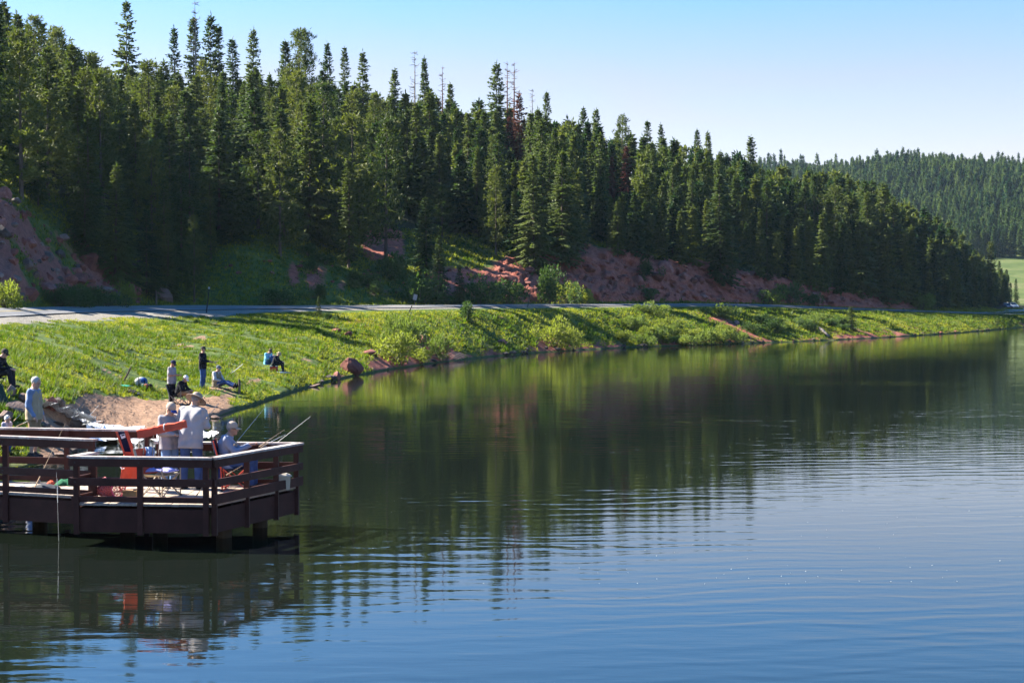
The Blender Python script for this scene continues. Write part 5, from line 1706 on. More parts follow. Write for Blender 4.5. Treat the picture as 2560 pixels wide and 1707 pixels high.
class Shape:
    """a soft union of tapered capsules and ellipsoids"""
    def __init__(self, k=0.03):
        self.p = []; self.k = k; self.cuts = []; self.fold = 0.0
    def cap(self, a_, b_, ra, rb=None):
        self.p.append(('c', np.array(a_, float), np.array(b_, float), ra, ra if rb is None else rb)); return self
    def ell(self, c, r, M=None):
        self.p.append(('e', np.array(c, float), np.array(r, float), np.eye(3) if M is None else np.array(M, float))); return self
    def cut(self, point, normal):
        """keep the side opposite to the normal"""
        nn = np.array(normal, float); nn /= np.linalg.norm(nn)
        self.cuts.append((np.array(point, float), nn)); return self
    def grid_field(self, ax):
        """signed distance on a grid; each primitive only touches the cells near it"""
        n = [len(x_) for x_ in ax]
        D = np.full(n, 0.12)
        for q in self.p:
            if q[0] == 'c':
                lo = np.minimum(q[1] - q[3], q[2] - q[4]); hi = np.maximum(q[1] + q[3], q[2] + q[4])
            else:
                m_ = max(q[2]); lo = q[1] - m_; hi = q[1] + m_
            mg = self.k + 0.03
            sl = tuple(slice(int(np.searchsorted(ax[i], lo[i] - mg)), int(np.searchsorted(ax[i], hi[i] + mg))) for i in range(3))
            P = np.stack(np.meshgrid(*[ax[i][sl[i]] for i in range(3)], indexing='ij'), -1)
            d = D[sl]
            if d.size == 0: continue
            if q[0] == 'c':
                _, a_, b_, ra, rb = q
                ab = b_ - a_; L2 = max(ab @ ab, 1e-9)
                t = np.clip(((P - a_) @ ab) / L2, 0, 1)
                e = np.linalg.norm(P - a_ - t[..., None] * ab, axis=-1) - (ra + (rb - ra) * t)
            else:
                _, c, r, M = q
                l = (P - c) @ M.T
                k0 = np.linalg.norm(l / r, axis=-1); k1 = np.linalg.norm(l / (r * r), axis=-1)
                e = k0 * (k0 - 1) / np.maximum(k1, 1e-6)
            hh = np.clip(0.5 + 0.5 * (d - e) / self.k, 0, 1)
            D[sl] = d * (1 - hh) + e * hh - self.k * hh * (1 - hh)
        if self.fold or self.cuts:
            P = np.stack(np.meshgrid(*ax, indexing='ij'), -1)
            if self.fold:
                D = D + self.fold * (np.sin(P[..., 0] * 22 + 3 * np.sin(P[..., 2] * 8)) * np.sin(P[..., 2] * 19 + 9 * P[..., 1]) + 0.6 * np.sin(P[..., 1] * 33 + P[..., 2] * 11 + 2 * np.sin(P[..., 2] * 5)))
            for pt, nn in self.cuts:
                D = np.maximum(D, (P - pt) @ nn)
        return D
    def build(self, name, mat, parent, h):
        lo = np.full(3, 9.0); hi = np.full(3, -9.0)
        for q in self.p:
            if q[0] == 'c':
                for x_, r in ((q[1], q[3]), (q[2], q[4])):
                    lo = np.minimum(lo, x_ - r); hi = np.maximum(hi, x_ + r)
            else:
                m_ = max(q[2]); lo = np.minimum(lo, q[1] - m_); hi = np.maximum(hi, q[1] + m_)
        V, Q = surface_nets(self.grid_field, lo - 2.5 * h, hi + 2.5 * h, h)
        return link_data(name, np_mesh(name, V, Q, True), mat, parent)

skin_m = plain('skin', (0.52, 0.30, 0.21), 0.6, 0.12, 9, 0.1, 0.002, 0.35)
skin_tan = plain('skin_tanned', (0.42, 0.22, 0.15), 0.6, 0.12, 9, 0.1, 0.002, 0.35)
hair_dark = plain('hair_dark', (0.03, 0.022, 0.018), 0.7, 0.3, 40, 0.3, 0.004)
hair_white = plain('hair_white', (0.45, 0.43, 0.41), 0.75, 0.15, 40, 0.3, 0.004)
hair_grey = plain('hair_grey', (0.25, 0.23, 0.22), 0.75, 0.2, 40, 0.3, 0.004)
lens = plain('dark_lens', (0.012, 0.012, 0.016), 0.12, 0.05, 5, 0, 0.001, 0.6)
eye_m = plain('eye', (0.04, 0.03, 0.025), 0.3, 0.1, 5, 0)
denim = fabric('blue_denim', (0.045, 0.085, 0.22), 0.25); denim_pale = fabric('pale_denim', (0.14, 0.24, 0.42), 0.2)
grey_shirt = fabric('pale_grey_shirt', (0.36, 0.345, 0.355), 0.10); sweat_grey = fabric('grey_sweatshirt', (0.30, 0.285, 0.31), 0.10)
blue_grey = fabric('blue_grey_hoodie', (0.24, 0.26, 0.35), 0.12); black_knit = fabric('black_knit', (0.013, 0.014, 0.019), 0.2)
khaki = fabric('khaki', (0.30, 0.20, 0.11), 0.15); vest_m = fabric('beige_vest', (0.42, 0.33, 0.22), 0.12); blue_sleeve = fabric('blue_shirt', (0.20, 0.26, 0.40), 0.12)
light_blue = fabric('light_blue_jacket', (0.22, 0.50, 0.66), 0.15); charcoal = fabric('charcoal_trousers', (0.020, 0.020, 0.028), 0.2)
tan_cap = fabric('tan_cap', (0.40, 0.32, 0.26), 0.06); white_cap = fabric('white_cap', (0.72, 0.71, 0.72), 0.06); blue_brim = fabric('blue_brim', (0.05, 0.09, 0.32), 0.1)
straw = plain('straw_hat', (0.48, 0.38, 0.24), 0.85, 0.2, 30, 0.4, 0.004); felt = plain('felt_hat', (0.30, 0.24, 0.19), 0.9, 0.12, 12, 0.2, 0.003); felt_dark = plain('felt_underside', (0.06, 0.05, 0.045), 0.9, 0.12, 12, 0.2, 0.003)
shoe_dark = plain('dark_shoe', (0.025, 0.02, 0.02), 0.6, 0.3, 12, 0.2, 0.003); shoe_white = plain('pale_shoe', (0.45, 0.43, 0.42), 0.6, 0.2, 12, 0.2, 0.003); sock = fabric('white_sock', (0.72, 0.72, 0.72), 0.05)
sole = plain('rubber_sole', (0.03, 0.03, 0.03), 0.7, 0.2, 10, 0.1, 0.002)

def V3(*a_): return Vector(a_)
STAND = dict(pelvis=(0, 0, 0.95), chest=(0.0, 0, 1.27), neck=(0.0, 0, 1.46), head=(0.025, 0, 1.605),
             sL=(0, 0.185, 1.41), sR=(0, -0.185, 1.41), eL=(-0.02, 0.235, 1.13), eR=(-0.02, -0.235, 1.13),
             wL=(0.12, 0.22, 0.92), wR=(0.12, -0.22, 0.92), hL=(0, 0.095, 0.93), hR=(0, -0.095, 0.93),
             kL=(0.02, 0.11, 0.50), kR=(0.02, -0.11, 0.50), aL=(-0.03, 0.115, 0.085), aR=(-0.03, -0.115, 0.085))
def hand(S, w, e, grip=None, side=1, curl=0.7):
    """palm, four unequal bent fingers and a thumb leaving the side of the palm"""
    w, e = Vector(w), Vector(e)
    f = (w - e).normalized()
    if grip is not None: f = (f * 0.4 + Vector(grip).normalized() * 0.6).normalized()
    up = Vector((0, 0, 1))
    s = f.cross(up)
    s = s.normalized() if s.length > 0.05 else Vector((0, 1, 0))
    d = s.cross(f).normalized()            # back of the hand
    pc = w + f * 0.055
    S.cap(w, pc + f * 0.02 + s * 0.02, 0.026, 0.022); S.cap(w, pc + f * 0.02 - s * 0.022, 0.026, 0.022)
    for k, (o, ln) in enumerate(((-0.033, 0.062), (-0.011, 0.075), (0.011, 0.070), (0.032, 0.054))):
        b_ = pc + f * 0.035 + s * o
        m_ = b_ + f * ln * 0.55 - d * ln * 0.2 * curl
        t_ = m_ + f * ln * 0.35 * (1 - curl) - d * ln * 0.6 * curl
        S.cap(b_, m_, 0.0100, 0.0095); S.cap(m_, t_, 0.0095, 0.0085)
    th = w + f * 0.025 + s * (-0.03 * side)
    t1 = th + f * 0.03 + s * (-0.03 * side) - d * 0.01
    S.cap(th, t1, 0.0125, 0.011); S.cap(t1, t1 + f * 0.03 - d * 0.012 * curl, 0.011, 0.009)
def person(loc, yaw, H, label, pose=None, look=(1, 0, 0), top=None, sleeve='long', bottom=None, legs='long', shoes=shoe_dark, hat=None, skin=skin_m,
           hair=hair_dark, hem=None, glasses=False, vest=None, hood=None, h=0.012, girth=1.0, group=None, shoe_sock=False, hide_legs=False, collar=None):
    o = empty('person', loc, yaw, label, 'person', group)
    k = H / 1.75
    o.scale = (k, k, k)
    J = {a_: Vector(b_) for a_, b_ in STAND.items()}
    for a_, b_ in (pose or {}).items(): J[a_] = Vector(b_)
    hf = Vector(look).normalized()
    hl = Vector((0, 0, 1)).cross(hf); hl = hl.normalized() if hl.length > 1e-3 else Vector((0, 1, 0))
    hu = hf.cross(hl).normalized()
    MH = np.array([hf, hl, hu])
    hd = J['head']
    def HP(x_, y_, z_): return hd + hf * x_ + hl * y_ + hu * z_
    sd = (J['sL'] - J['sR']).normalized()
    pd = (J['hL'] - J['hR']).normalized()
    g = girth
    # ---- the body, one continuous surface
    b = Shape(0.022)
    b.ell(HP(-0.012, 0, 0.03), (0.098, 0.076, 0.098), MH).ell(HP(0.028, 0, -0.045), (0.062, 0.056, 0.075), MH)
    b.ell(HP(0.070, 0, -0.088), (0.026, 0.034, 0.024), MH)
    b.cap(HP(0.088, 0, 0.012), HP(0.108, 0, -0.026), 0.011, 0.014)
    b.cap(HP(0.080, -0.035, 0.030), HP(0.080, 0.035, 0.030), 0.013)
    b.cap(HP(0.090, -0.02, -0.060), HP(0.090, 0.02, -0.060), 0.009)
    for s in (-1, 1):
        b.ell(HP(-0.005, 0.078 * s, -0.012), (0.022, 0.012, 0.034), MH)
    b.cap(HP(-0.02, 0, -0.06), J['neck'], 0.056, 0.060).cap(J['neck'], J['chest'], 0.075, 0.11)
    for s, n_ in ((1, 'L'), (-1, 'R')):
        b.cap(J['neck'].lerp(J['s' + n_], 0.35), J['s' + n_], 0.058, 0.056)
        b.cap(J['chest'] + sd * 0.075 * s, J['pelvis'] + pd * 0.07 * s, 0.105 * g, 0.11 * g)
        b.cap(J['s' + n_], J['e' + n_], 0.050, 0.038).cap(J['e' + n_], J['w' + n_], 0.038, 0.026)
        b.cap(J['h' + n_], J['k' + n_], 0.085, 0.055).cap(J['k' + n_], J['k' + n_].lerp(J['a' + n_], 0.35), 0.055, 0.057).cap(J['k' + n_].lerp(J['a' + n_], 0.35), J['a' + n_], 0.057, 0.036)
    hb = Shape(0.012); hb.p = b.p; hb.k = 0.014
    fwd = sd.cross(Vector((0, 0, 1))).normalized()
    for s, n_ in ((1, 'L'), (-1, 'R')):
        hand(hb, J['w' + n_], J['e' + n_], side=s)
    hb.build('body', skin, o, h * 0.8)
    # ---- trousers or shorts
    if bottom is not None:
        t = Shape(0.03); t.fold = 0.0035
        for s, n_ in ((1, 'L'), (-1, 'R')):
            t.cap(J['pelvis'] + pd * 0.065 * s + Vector((0, 0, 0.03)), J['h' + n_] - Vector((0, 0, 0.02)), 0.118 * g, 0.112 * g)
            if legs == 'long':
                t.cap(J['h' + n_], J['k' + n_], 0.104 * g, 0.078).cap(J['k' + n_], J['k' + n_].lerp(J['a' + n_], 0.93), 0.076, 0.068)
            else:
                t.cap(J['h' + n_], J['h' + n_].lerp(J['k' + n_], 0.92), 0.106 * g, 0.095)
        t.build('trousers' if legs == 'long' else 'shorts', bottom, o, h)
    # ---- upper garment
    if top is not None:
        t = Shape(0.035); t.fold = 0.008
        low = hem if hem is not None else -0.02
        dn = (J['pelvis'] - J['chest']).normalized()
        for s, n_ in ((1, 'L'), (-1, 'R')):
            t.cap(J['chest'] + sd * 0.085 * s + Vector((0, 0, 0.03)), J['pelvis'] + pd * 0.075 * s - dn * 0.02, 0.128 * g, 0.132 * g)
            t.cap(J['pelvis'] + pd * 0.075 * s - dn * 0.02, J['pelvis'] + pd * 0.08 * s + dn * (0.12 - low), 0.132 * g, 0.140 * g)
            t.cap(J['neck'].lerp(J['s' + n_], 0.45) - Vector((0, 0, 0.015)), J['s' + n_], 0.066, 0.072)
            if sleeve == 'long':
                t.cap(J['s' + n_], J['e' + n_], 0.074, 0.060).cap(J['e' + n_], J['e' + n_].lerp(J['w' + n_], 0.93), 0.060, 0.043)
            else:
                t.cap(J['s' + n_], J['s' + n_].lerp(J['e' + n_], 0.78), 0.076, 0.070)
        t.cap(J['neck'] - Vector((0, 0, 0.03)), J['chest'], 0.085, 0.12 * g)
        t.cut(J['pelvis'] + dn * (0.10 - low), dn)
        t.cut(J['neck'] + (J['head'] - J['neck']).normalized() * 0.02, (J['head'] - J['neck']))
        t.build('shirt', top, o, h)
        if collar is not None:
            c = Shape(0.01)
            for q in range(8):
                a0_, a1_ = 2 * math.pi * q / 8, 2 * math.pi * (q + 1) / 8
                u = (J['head'] - J['neck']).normalized()
                f_ = sd.cross(u).normalized() * -1
                c.cap(J['neck'] + (f_ * math.cos(a0_) + sd * math.sin(a0_)) * 0.068 + u * 0.01, J['neck'] + (f_ * math.cos(a1_) + sd * math.sin(a1_)) * 0.068 + u * 0.01, 0.018)
            c.build('collar', collar, o, h)
    if vest is not None:
        t = Shape(0.03); t.fold = 0.004
        dn = (J['pelvis'] - J['chest']).normalized()
        for s, n_ in ((1, 'L'), (-1, 'R')):
            t.cap(J['chest'] + sd * 0.09 * s + Vector((0, 0, 0.05)), J['pelvis'] + pd * 0.08 * s, 0.142 * g, 0.150 * g)
            t.cap(J['pelvis'] + pd * 0.08 * s, J['pelvis'] + pd * 0.085 * s + dn * 0.12, 0.150 * g, 0.152 * g)
            t.cap(J['neck'].lerp(J['s' + n_], 0.5), J['s' + n_].lerp(J['neck'], 0.1), 0.076, 0.070)
        t.cut(J['pelvis'] + dn * 0.14, dn)
        t.cut(J['neck'], (J['head'] - J['neck']))
        vo = t.build('vest', vest, o, h)
        q = MB()
        f_ = sd.cross(Vector((0, 0, 1))).normalized() * 1.0
        f_ = Vector((f_.x, f_.y, 0)).normalized()
        for s in (-1, 1):
            for zz in (0.04, 0.22):
                q.box(J['pelvis'] + Vector((0, 0, zz)) + sd * 0.10 * s + f_ * (-0.02) + Vector((0.15 * g, 0, 0)), (0.03, 0.11, 0.11))
        q.build('pockets', vest, vo)
    if hood is not None:
        t = Shape(0.02)
        u = Vector((-1, 0, 0))
        t.cap(J['neck'] + V3(-0.05, 0.09, -0.01), J['neck'] + V3(-0.10, 0, -0.035), 0.045, 0.055)
        t.cap(J['neck'] + V3(-0.05, -0.09, -0.01), J['neck'] + V3(-0.10, 0, -0.035), 0.045, 0.055)
        t.cap(J['neck'] + V3(0.05, 0.075, -0.03), J['neck'] + V3(-0.05, 0.09, -0.01), 0.03, 0.045).cap(J['neck'] + V3(0.05, -0.075, -0.03), J['neck'] + V3(-0.05, -0.09, -0.01), 0.03, 0.045)
        t.build('hood', hood, o, h)
    # ---- shoes
    if not hide_legs:
        for s, n_ in ((1, 'L'), (-1, 'R')):
            a_ = J['a' + n_]
            toe = J.get('t' + n_)
            if toe is None:
                sh = (J['a' + n_] - J['k' + n_]).normalized()
                ff = Vector((1, 0, 0)) - sh * sh.x
                ff = ff.normalized() if ff.length > 0.2 else Vector((0, 0, 1))
                heel_dn = sh
                toe = a_ + ff * 0.15 + sh * 0.055
            else:
                ff = (toe - a_).normalized(); heel_dn = (a_ - J['k' + n_]).normalized()
            t = Shape(0.02)
            t.cap(a_ + heel_dn * 0.035 - ff * 0.03, toe, 0.046, 0.040).cap(a_, a_ + heel_dn * 0.03, 0.050, 0.05)
            t.cut(a_ + heel_dn * 0.082, heel_dn)
            so = t.build('shoe', shoes, o, h * 0.8)
            if shoe_sock:
                Shape(0.01).cap(a_ - heel_dn * 0.09, a_, 0.043, 0.045).build('sock', sock, o, h * 0.8)
    # ---- hair, hat, glasses, eyes
    if hair is not None:
        t = Shape(0.02)
        t.ell(HP(-0.022, 0, 0.035), (0.100, 0.084, 0.098), MH)
        t.cut(HP(0.045, 0, 0.0), hf + hu * -0.55)
        t.cut(HP(-0.02, 0, -0.055), -hu)
        t.build('hair', hair, o, h * 0.8)
    for s in (-1, 1):
        Shape(0.01).ell(HP(0.083, 0.031 * s, 0.008), (0.010, 0.014, 0.008), MH).build('eye', eye_m, o, 0.006)
    if glasses:
        t = Shape(0.006)
        for s in (-1, 1):
            t.ell(HP(0.093, 0.034 * s, 0.008), (0.012, 0.030, 0.021), MH)
            t.cap(HP(0.085, 0.062 * s, 0.014), HP(0.0, 0.084 * s, 0.012), 0.006)
        t.cap(HP(0.098, -0.01, 0.014), HP(0.098, 0.01, 0.014), 0.006)
        t.build('sunglasses', lens, o, 0.006)
    def place(mb, name, mat, par=o):
        mb.v = [tuple(HP(*v)) for v in mb.v]
        return mb.build(name, mat, par, True)
    if hat:
        kind, hm = hat[0], hat[1]
        if kind == 'cap':
            q = MB(); 
            prof = [(0.104, 0.025), (0.106, 0.055), (0.100, 0.088), (0.082, 0.118), (0.050, 0.138), (0.012, 0.146), (0.0, 0.146)]
            q.lathe(prof, 18, (-0.012, 0, 0), 1.02, 0.86)
            ho = place(q, 'cap', hm)
            g_ = []
            for i in range(9):
                y_ = -0.078 + 0.156 * i / 8
                e = math.sqrt(max(0, 1 - (y_ / 0.082) ** 2))
                r0 = 0.060 + 0.030 * e
                g_.append([(r0 + (0.085 * e) * v, y_, 0.034 - 0.020 * v - 2.2 * y_ * y_ * (0.4 + v)) for v in (0, 0.5, 1)])
            place(MB().sheet(g_, 0.007), 'brim', hat[2] if len(hat) > 2 else hm, ho)
            place(MB().lathe([(0.008, 0.146), (0.008, 0.152), (0, 0.154)], 8, (-0.012, 0, 0)), 'button', hm, ho)
        elif kind == 'brim':
            r = hat[2]
            q = MB().lathe([(0.100, 0.028), (0.100, 0.075), (0.090, 0.115), (0.070, 0.128), (0.0, 0.118)], 20, (-0.01, 0, 0), 1.05, 0.88)
            ho = place(q, 'hat_crown', hm)
            prof_u = [(0.094, 0.030), (0.6 * r + 0.04, 0.026), (r, 0.012 + hat[3])]
            q = MB().lathe(prof_u + [(r, 0.006 + hat[3]), (0.6 * r + 0.04, 0.019), (0.094, 0.023)], 24, (-0.01, 0, 0), 1.05, 1.0)
            place(q, 'hat_brim', hat[4] if len(hat) > 4 else hm, ho)
            place(MB().lathe([(0.103, 0.032), (0.103, 0.052)], 20, (-0.01, 0, 0), 1.05, 0.88), 'hat_band', hat[5] if len(hat) > 5 else felt_dark, ho)
        elif kind == 'beanie':
            t = Shape(0.02); t.ell(HP(-0.015, 0, 0.035), (0.116, 0.098, 0.115), MH); t.cut(HP(0.03, 0, 0.01), hf * 0.9 + hu * -1.0)
            ho = t.build('hood_cap', hm, o, h * 0.8)
            sp = MB()
            for (a_, b_) in ((0.3, 0.5), (1.4, 0.7), (2.6, 0.5), (-1.0, 0.6), (-2.2, 0.9), (0.6, 1.1), (-0.2, 0.9), (1.9, 1.15)):
                c_ = (0.117 * math.cos(a_) * math.cos(b_) - 0.015, 0.099 * math.sin(a_) * math.cos(b_), 0.116 * math.sin(b_) + 0.035)
                sp.box(c_, (0.024, 0.024, 0.024))
            place(sp, 'spots', hat[2], ho)
    return o

# ---- three anglers on the pier
pA = on(478, 1222, DZ)
person(pA, R(78), 1.86, 'man in wide-brimmed hat and pale grey shirt with his back turned on the pier',
       dict(chest=(0.05, 0, 1.27), neck=(0.12, 0, 1.45), head=(0.18, -0.03, 1.585), sL=(0.09, 0.20, 1.40), sR=(0.09, -0.20, 1.40),
            eL=(0.10, 0.27, 1.12), eR=(0.10, -0.27, 1.12), wL=(0.32, 0.13, 1.12), wR=(0.32, -0.12, 1.12),
            kL=(0.03, 0.13, 0.50), kR=(0.03, -0.13, 0.50), aL=(-0.02, 0.15, 0.085), aR=(-0.02, -0.15, 0.085)),
       (0.85, -0.25, -0.62), grey_shirt, 'long', denim, hat=('brim', felt, 0.195, -0.012, felt), hair=hair_grey, hem=-0.12, h=0.012, girth=1.12, collar=grey_shirt)
pB = on(424, 1219, DZ)
person(pB, R(-38), 1.66, 'person in tan cap with blue brim, sunglasses and grey sweatshirt on the pier',
       dict(head=(0.05, 0, 1.59), eL=(0.04, 0.26, 1.13), eR=(0.04, -0.26, 1.13), wL=(0.27, 0.10, 1.08), wR=(0.27, -0.08, 1.10)),
       (0.86, 0.12, -0.5), sweat_grey, 'long', denim_pale, hat=('cap', tan_cap, blue_brim), hair=hair_grey, glasses=True, hem=-0.06, h=0.012, girth=1.08)
pC = on(584, 1223, DZ)
person(pC, R(4), 1.75, 'seated man in tan cap, sunglasses and blue-grey hoodie holding a rod on the pier',
       dict(pelvis=(-0.10, 0, 0.52), chest=(-0.14, 0, 0.84), neck=(-0.08, 0, 1.02), head=(-0.015, 0, 1.155), sL=(-0.12, 0.19, 0.96), sR=(-0.12, -0.19, 0.96),
            eL=(0.05, 0.24, 0.74), eR=(0.05, -0.24, 0.74), wL=(0.31, 0.10, 0.84), wR=(0.33, -0.08, 0.85), hL=(-0.06, 0.10, 0.50), hR=(-0.06, -0.10, 0.50),
            kL=(0.36, 0.13, 0.54), kR=(0.36, -0.13, 0.54), aL=(0.38, 0.13, 0.10), aR=(0.36, -0.13, 0.10)),
       (1, -0.12, -0.10), blue_grey, 'long', denim, shoes=shoe_dark, hat=('cap', tan_cap), hair=hair_grey, glasses=True, hood=blue_grey, h=0.012, girth=1.12, shoe_sock=True, skin=skin_tan)

# ---- people on the bank
def stand_at(px_, py_feet, tmin=2.5):
    return hit(px_, py_feet, tmin, 5.9)
def hgt(p, top_y, foot_y): return (foot_y - top_y) * p.y / FPX
p = gz(86, 42.0)
person(p, R(-4), max(1.6, (at(86, 939, p.y).z - p.z)), 'white-haired man in beige vest and khaki shorts standing by the stream',
       dict(head=(0.05, 0, 1.60), eL=(-0.03, 0.25, 1.13), eR=(-0.03, -0.25, 1.12), wL=(0.10, 0.22, 0.90), wR=(0.10, -0.24, 0.90)),
       (0.92, -0.1, -0.30), blue_sleeve, 'long', khaki, 'shorts', hat=None, hair=hair_white, vest=vest_m, h=0.013, girth=0.98)
sitp = hit(14, 972, 2.5, 5.9)
SIT = dict(pelvis=(0, 0, 0.45), chest=(0.10, 0, 0.74), neck=(0.20, 0, 0.92), head=(0.29, 0, 1.03), sL=(0.15, 0.19, 0.88), sR=(0.15, -0.19, 0.88),
           eL=(0.24, 0.24, 0.62), eR=(0.24, -0.24, 0.62), wL=(0.47, 0.10, 0.58), wR=(0.47, -0.09, 0.58), hL=(0.03, 0.10, 0.43), hR=(0.03, -0.10, 0.43),
           kL=(0.46, 0.12, 0.50), kR=(0.46, -0.12, 0.50), aL=(0.50, 0.12, 0.09), aR=(0.56, -0.12, 0.09))
person(sitp + V3(-0.30, 0, 0.02), R(-6), 1.78, 'man in black clothes and cap sitting at the far left edge of the bank', SIT, (0.95, -0.1, -0.45), black_knit, 'long', charcoal,
       hat=('cap', fabric('dark_cap', (0.05, 0.045, 0.04))), h=0.013, girth=1.1)
ch = camp_chair(sitp + V3(-0.34, 0, -0.02), R(-6), 'dark folding chair under the man in black at the left edge', black_cloth, black_plastic, black_cloth, seat_h=0.36, back_h=0.8)
p = hit(430, 1010, 2.5, 5.9)
person(p, R(-12), 1.72, 'man in grey T-shirt and navy cap standing on the sandy bank',
       dict(head=(0.06, 0, 1.60), eL=(0.02, 0.25, 1.14), eR=(0.02, -0.25, 1.14), wL=(0.26, 0.12, 1.14), wR=(0.27, -0.10, 1.16)),
       (0.9, -0.15, -0.45), sweat_grey, 'short', charcoal, hat=('cap', fabric('navy_cap', (0.015, 0.02, 0.06))), h=0.014, girth=1.08, hem=-0.04, skin=skin_tan)
p = hit(458, 1012, 2.5, 5.9)
person(p + V3(-0.18, 0.1, 0), R(-15), 1.72, 'man in white cap and black jersey hunched in a folding chair on the sand', SIT, (0.8, -0.1, -0.62), black_knit, 'long', khaki, 'shorts',
       hat=('cap', white_cap), h=0.014, skin=skin_tan, girth=1.1)
camp_chair(p + V3(-0.20, 0.1, 0), R(-15), 'dark folding chair under the man in the white cap', black_cloth, plain('grey_tubing', (0.2, 0.2, 0.2), 0.4, 0.1, 5, 0), black_cloth, seat_h=0.37, back_h=0.8)
p = hit(507, 971, 2.5, 5.9)
person(p, R(-8), 1.79, 'man in black hoodie and blue jeans standing on the grass with a rod',
       dict(eL=(0.03, 0.25, 1.14), eR=(0.03, -0.25, 1.14), wL=(0.30, 0.10, 1.10), wR=(0.31, -0.08, 1.12), head=(0.03, 0, 1.61)),
       (0.78, -0.62, 0.0), black_knit, 'long', denim, hat=('cap', fabric('dark_cap', (0.05, 0.045, 0.04))), hood=black_knit, h=0.014, hem=-0.03, skin=skin_tan)
rod(p + V3(0.36, -0.1, 1.12), p + V3(0.36, -0.1, 1.12) + V3(1.0, 0.3, 0.12), 'short rod in the hands of the man in black hoodie', rod_dark, 0.012, 0, reel=True)
p = hit(548, 968, 2.5, 5.9)
GS = dict(pelvis=(0, 0, 0.13), chest=(-0.02, 0, 0.45), neck=(0.03, 0, 0.63), head=(0.09, 0, 0.76), sL=(0.0, 0.19, 0.58), sR=(0.0, -0.19, 0.58),
          eL=(0.08, 0.28, 0.33), eR=(0.08, -0.28, 0.33), wL=(0.28, 0.12, 0.28), wR=(0.26, -0.12, 0.27), hL=(0.05, 0.09, 0.13), hR=(0.05, -0.09, 0.13),
          kL=(0.46, 0.13, 0.20), kR=(0.44, -0.11, 0.22), aL=(0.86, 0.12, 0.04), aR=(0.86, -0.10, 0.05))
person(p + V3(-0.1, 0, 0.02), R(-22), 1.80, 'man in cap, pale jacket and vest sitting on the grass with legs stretched out', GS, (0.9, -0.3, -0.1), fabric('pale_jacket', (0.45, 0.46, 0.50)), 'long', denim,
       hat=('cap', fabric('slate_cap', (0.12, 0.14, 0.18))), vest=fabric('olive_vest', (0.22, 0.19, 0.13)), h=0.014, girth=1.05)
st = MB().box((0, 0, 0.06), (0.34, 0.42, 0.04)); 
_s = st.build('seat_cushion', fabric('grey_cushion', (0.30, 0.30, 0.30)), None); _s.location = p + V3(-0.14, 0.02, -0.03); tag(_s, 'low pale seat pad under the man with outstretched legs', 'cushion')
KN2 = dict(GS); KN2.update(chest=(0.04, 0, 0.45), neck=(0.12, 0, 0.62), head=(0.21, 0, 0.73), sL=(0.08, 0.19, 0.58), sR=(0.08, -0.19, 0.58), kL=(0.36, 0.14, 0.42), kR=(0.36, -0.14, 0.42), aL=(0.52, 0.13, 0.06), aR=(0.52, -0.13, 0.06),
           eL=(0.16, 0.26, 0.34), eR=(0.16, -0.26, 0.34), wL=(0.36, 0.10, 0.36), wR=(0.36, -0.10, 0.36))
p = hit(668, 911, 2.5, 5.9)
person(p + V3(0, 0, -0.02), R(-30), (at(668, 870, p.y).z - p.z) / 0.865 * 1.75 / 1.75 * 1.72 / 0.99, 'man in light blue jacket and brown cap sitting low in the grass', KN2, (0.85, -0.2, -0.5), light_blue, 'long', denim,
       hat=('cap', fabric('brown_cap', (0.10, 0.075, 0.05))), h=0.015)
p = hit(692, 929, 2.5, 5.9)
person(p + V3(-0.12, 0, 0.0), R(-8), 1.50, 'man in black jacket and straw hat sitting on a red cooler at the waterside', SIT, (0.9, 0, -0.45), black_knit, 'long', charcoal,
       hat=('brim', straw, 0.16, 0.0, straw), h=0.015, girth=1.1)
cl = empty('cooler', p + V3(-0.14, 0, 0), R(-8), 'small red cooler with white lid under the man in the straw hat', 'cooler')
MB().box((0, 0, 0.13), (0.34, 0.26, 0.26)).build('body', plain('red_plastic', (0.45, 0.02, 0.03), 0.4, 0.1, 5, 0), cl)
MB().box((0, 0, 0.29), (0.36, 0.28, 0.05)).build('lid', plain('white_plastic', (0.7, 0.7, 0.7), 0.4, 0.05, 5, 0), cl)
drape('mat', 'blue-grey mat lying at the feet of the man in the straw hat', fabric('blue_mat', (0.16, 0.24, 0.34)), hit(702, 932, 2.5, 5.9), (0.9, 0.5, 0.05), 31, 'mat')
# child behind the walkway rail
p = gz(18, 41.9)
Hc = max(1.3, (at(20, 1037, p.y).z - p.z) / 1.33 * 1.75)
def low(v, k): return (v[0] * 0.9, v[1] * 0.82, v[2] - k)
CH = {a_: low(b_, 0.38) for a_, b_ in STAND.items()}
for n_ in 'LR':
    CH['k' + n_] = (0.02, 0.09 if n_ == 'L' else -0.09, 0.29); CH['a' + n_] = (-0.02, 0.09 if n_ == 'L' else -0.09, 0.085)
CH.update(head=(0.03, 0, 1.18), wL=(0.26, 0.12, 0.68), wR=(0.26, -0.10, 0.70))
person(p, R(-20), Hc, 'child in a white spotted hood standing behind the walkway rail at lower left', CH, (0.9, -0.3, -0.1), fabric('lilac_top', (0.40, 0.36, 0.45)), 'long', denim,
       hat=('beanie', white_cap, black_cloth), h=0.014, girth=0.9)
rod(at(41, 1066, 41.6), at(101, 1037, 43.0), 'white rod held out by the child in the spotted hood', rod_pale, 0.012, 0.0, reel=False)
rod(at(34, 1052, 41.9), at(52, 1034, 43.0), 'thin grey rod beside the spotted hood', rod_dark, 0.007, 0.0, reel=False)

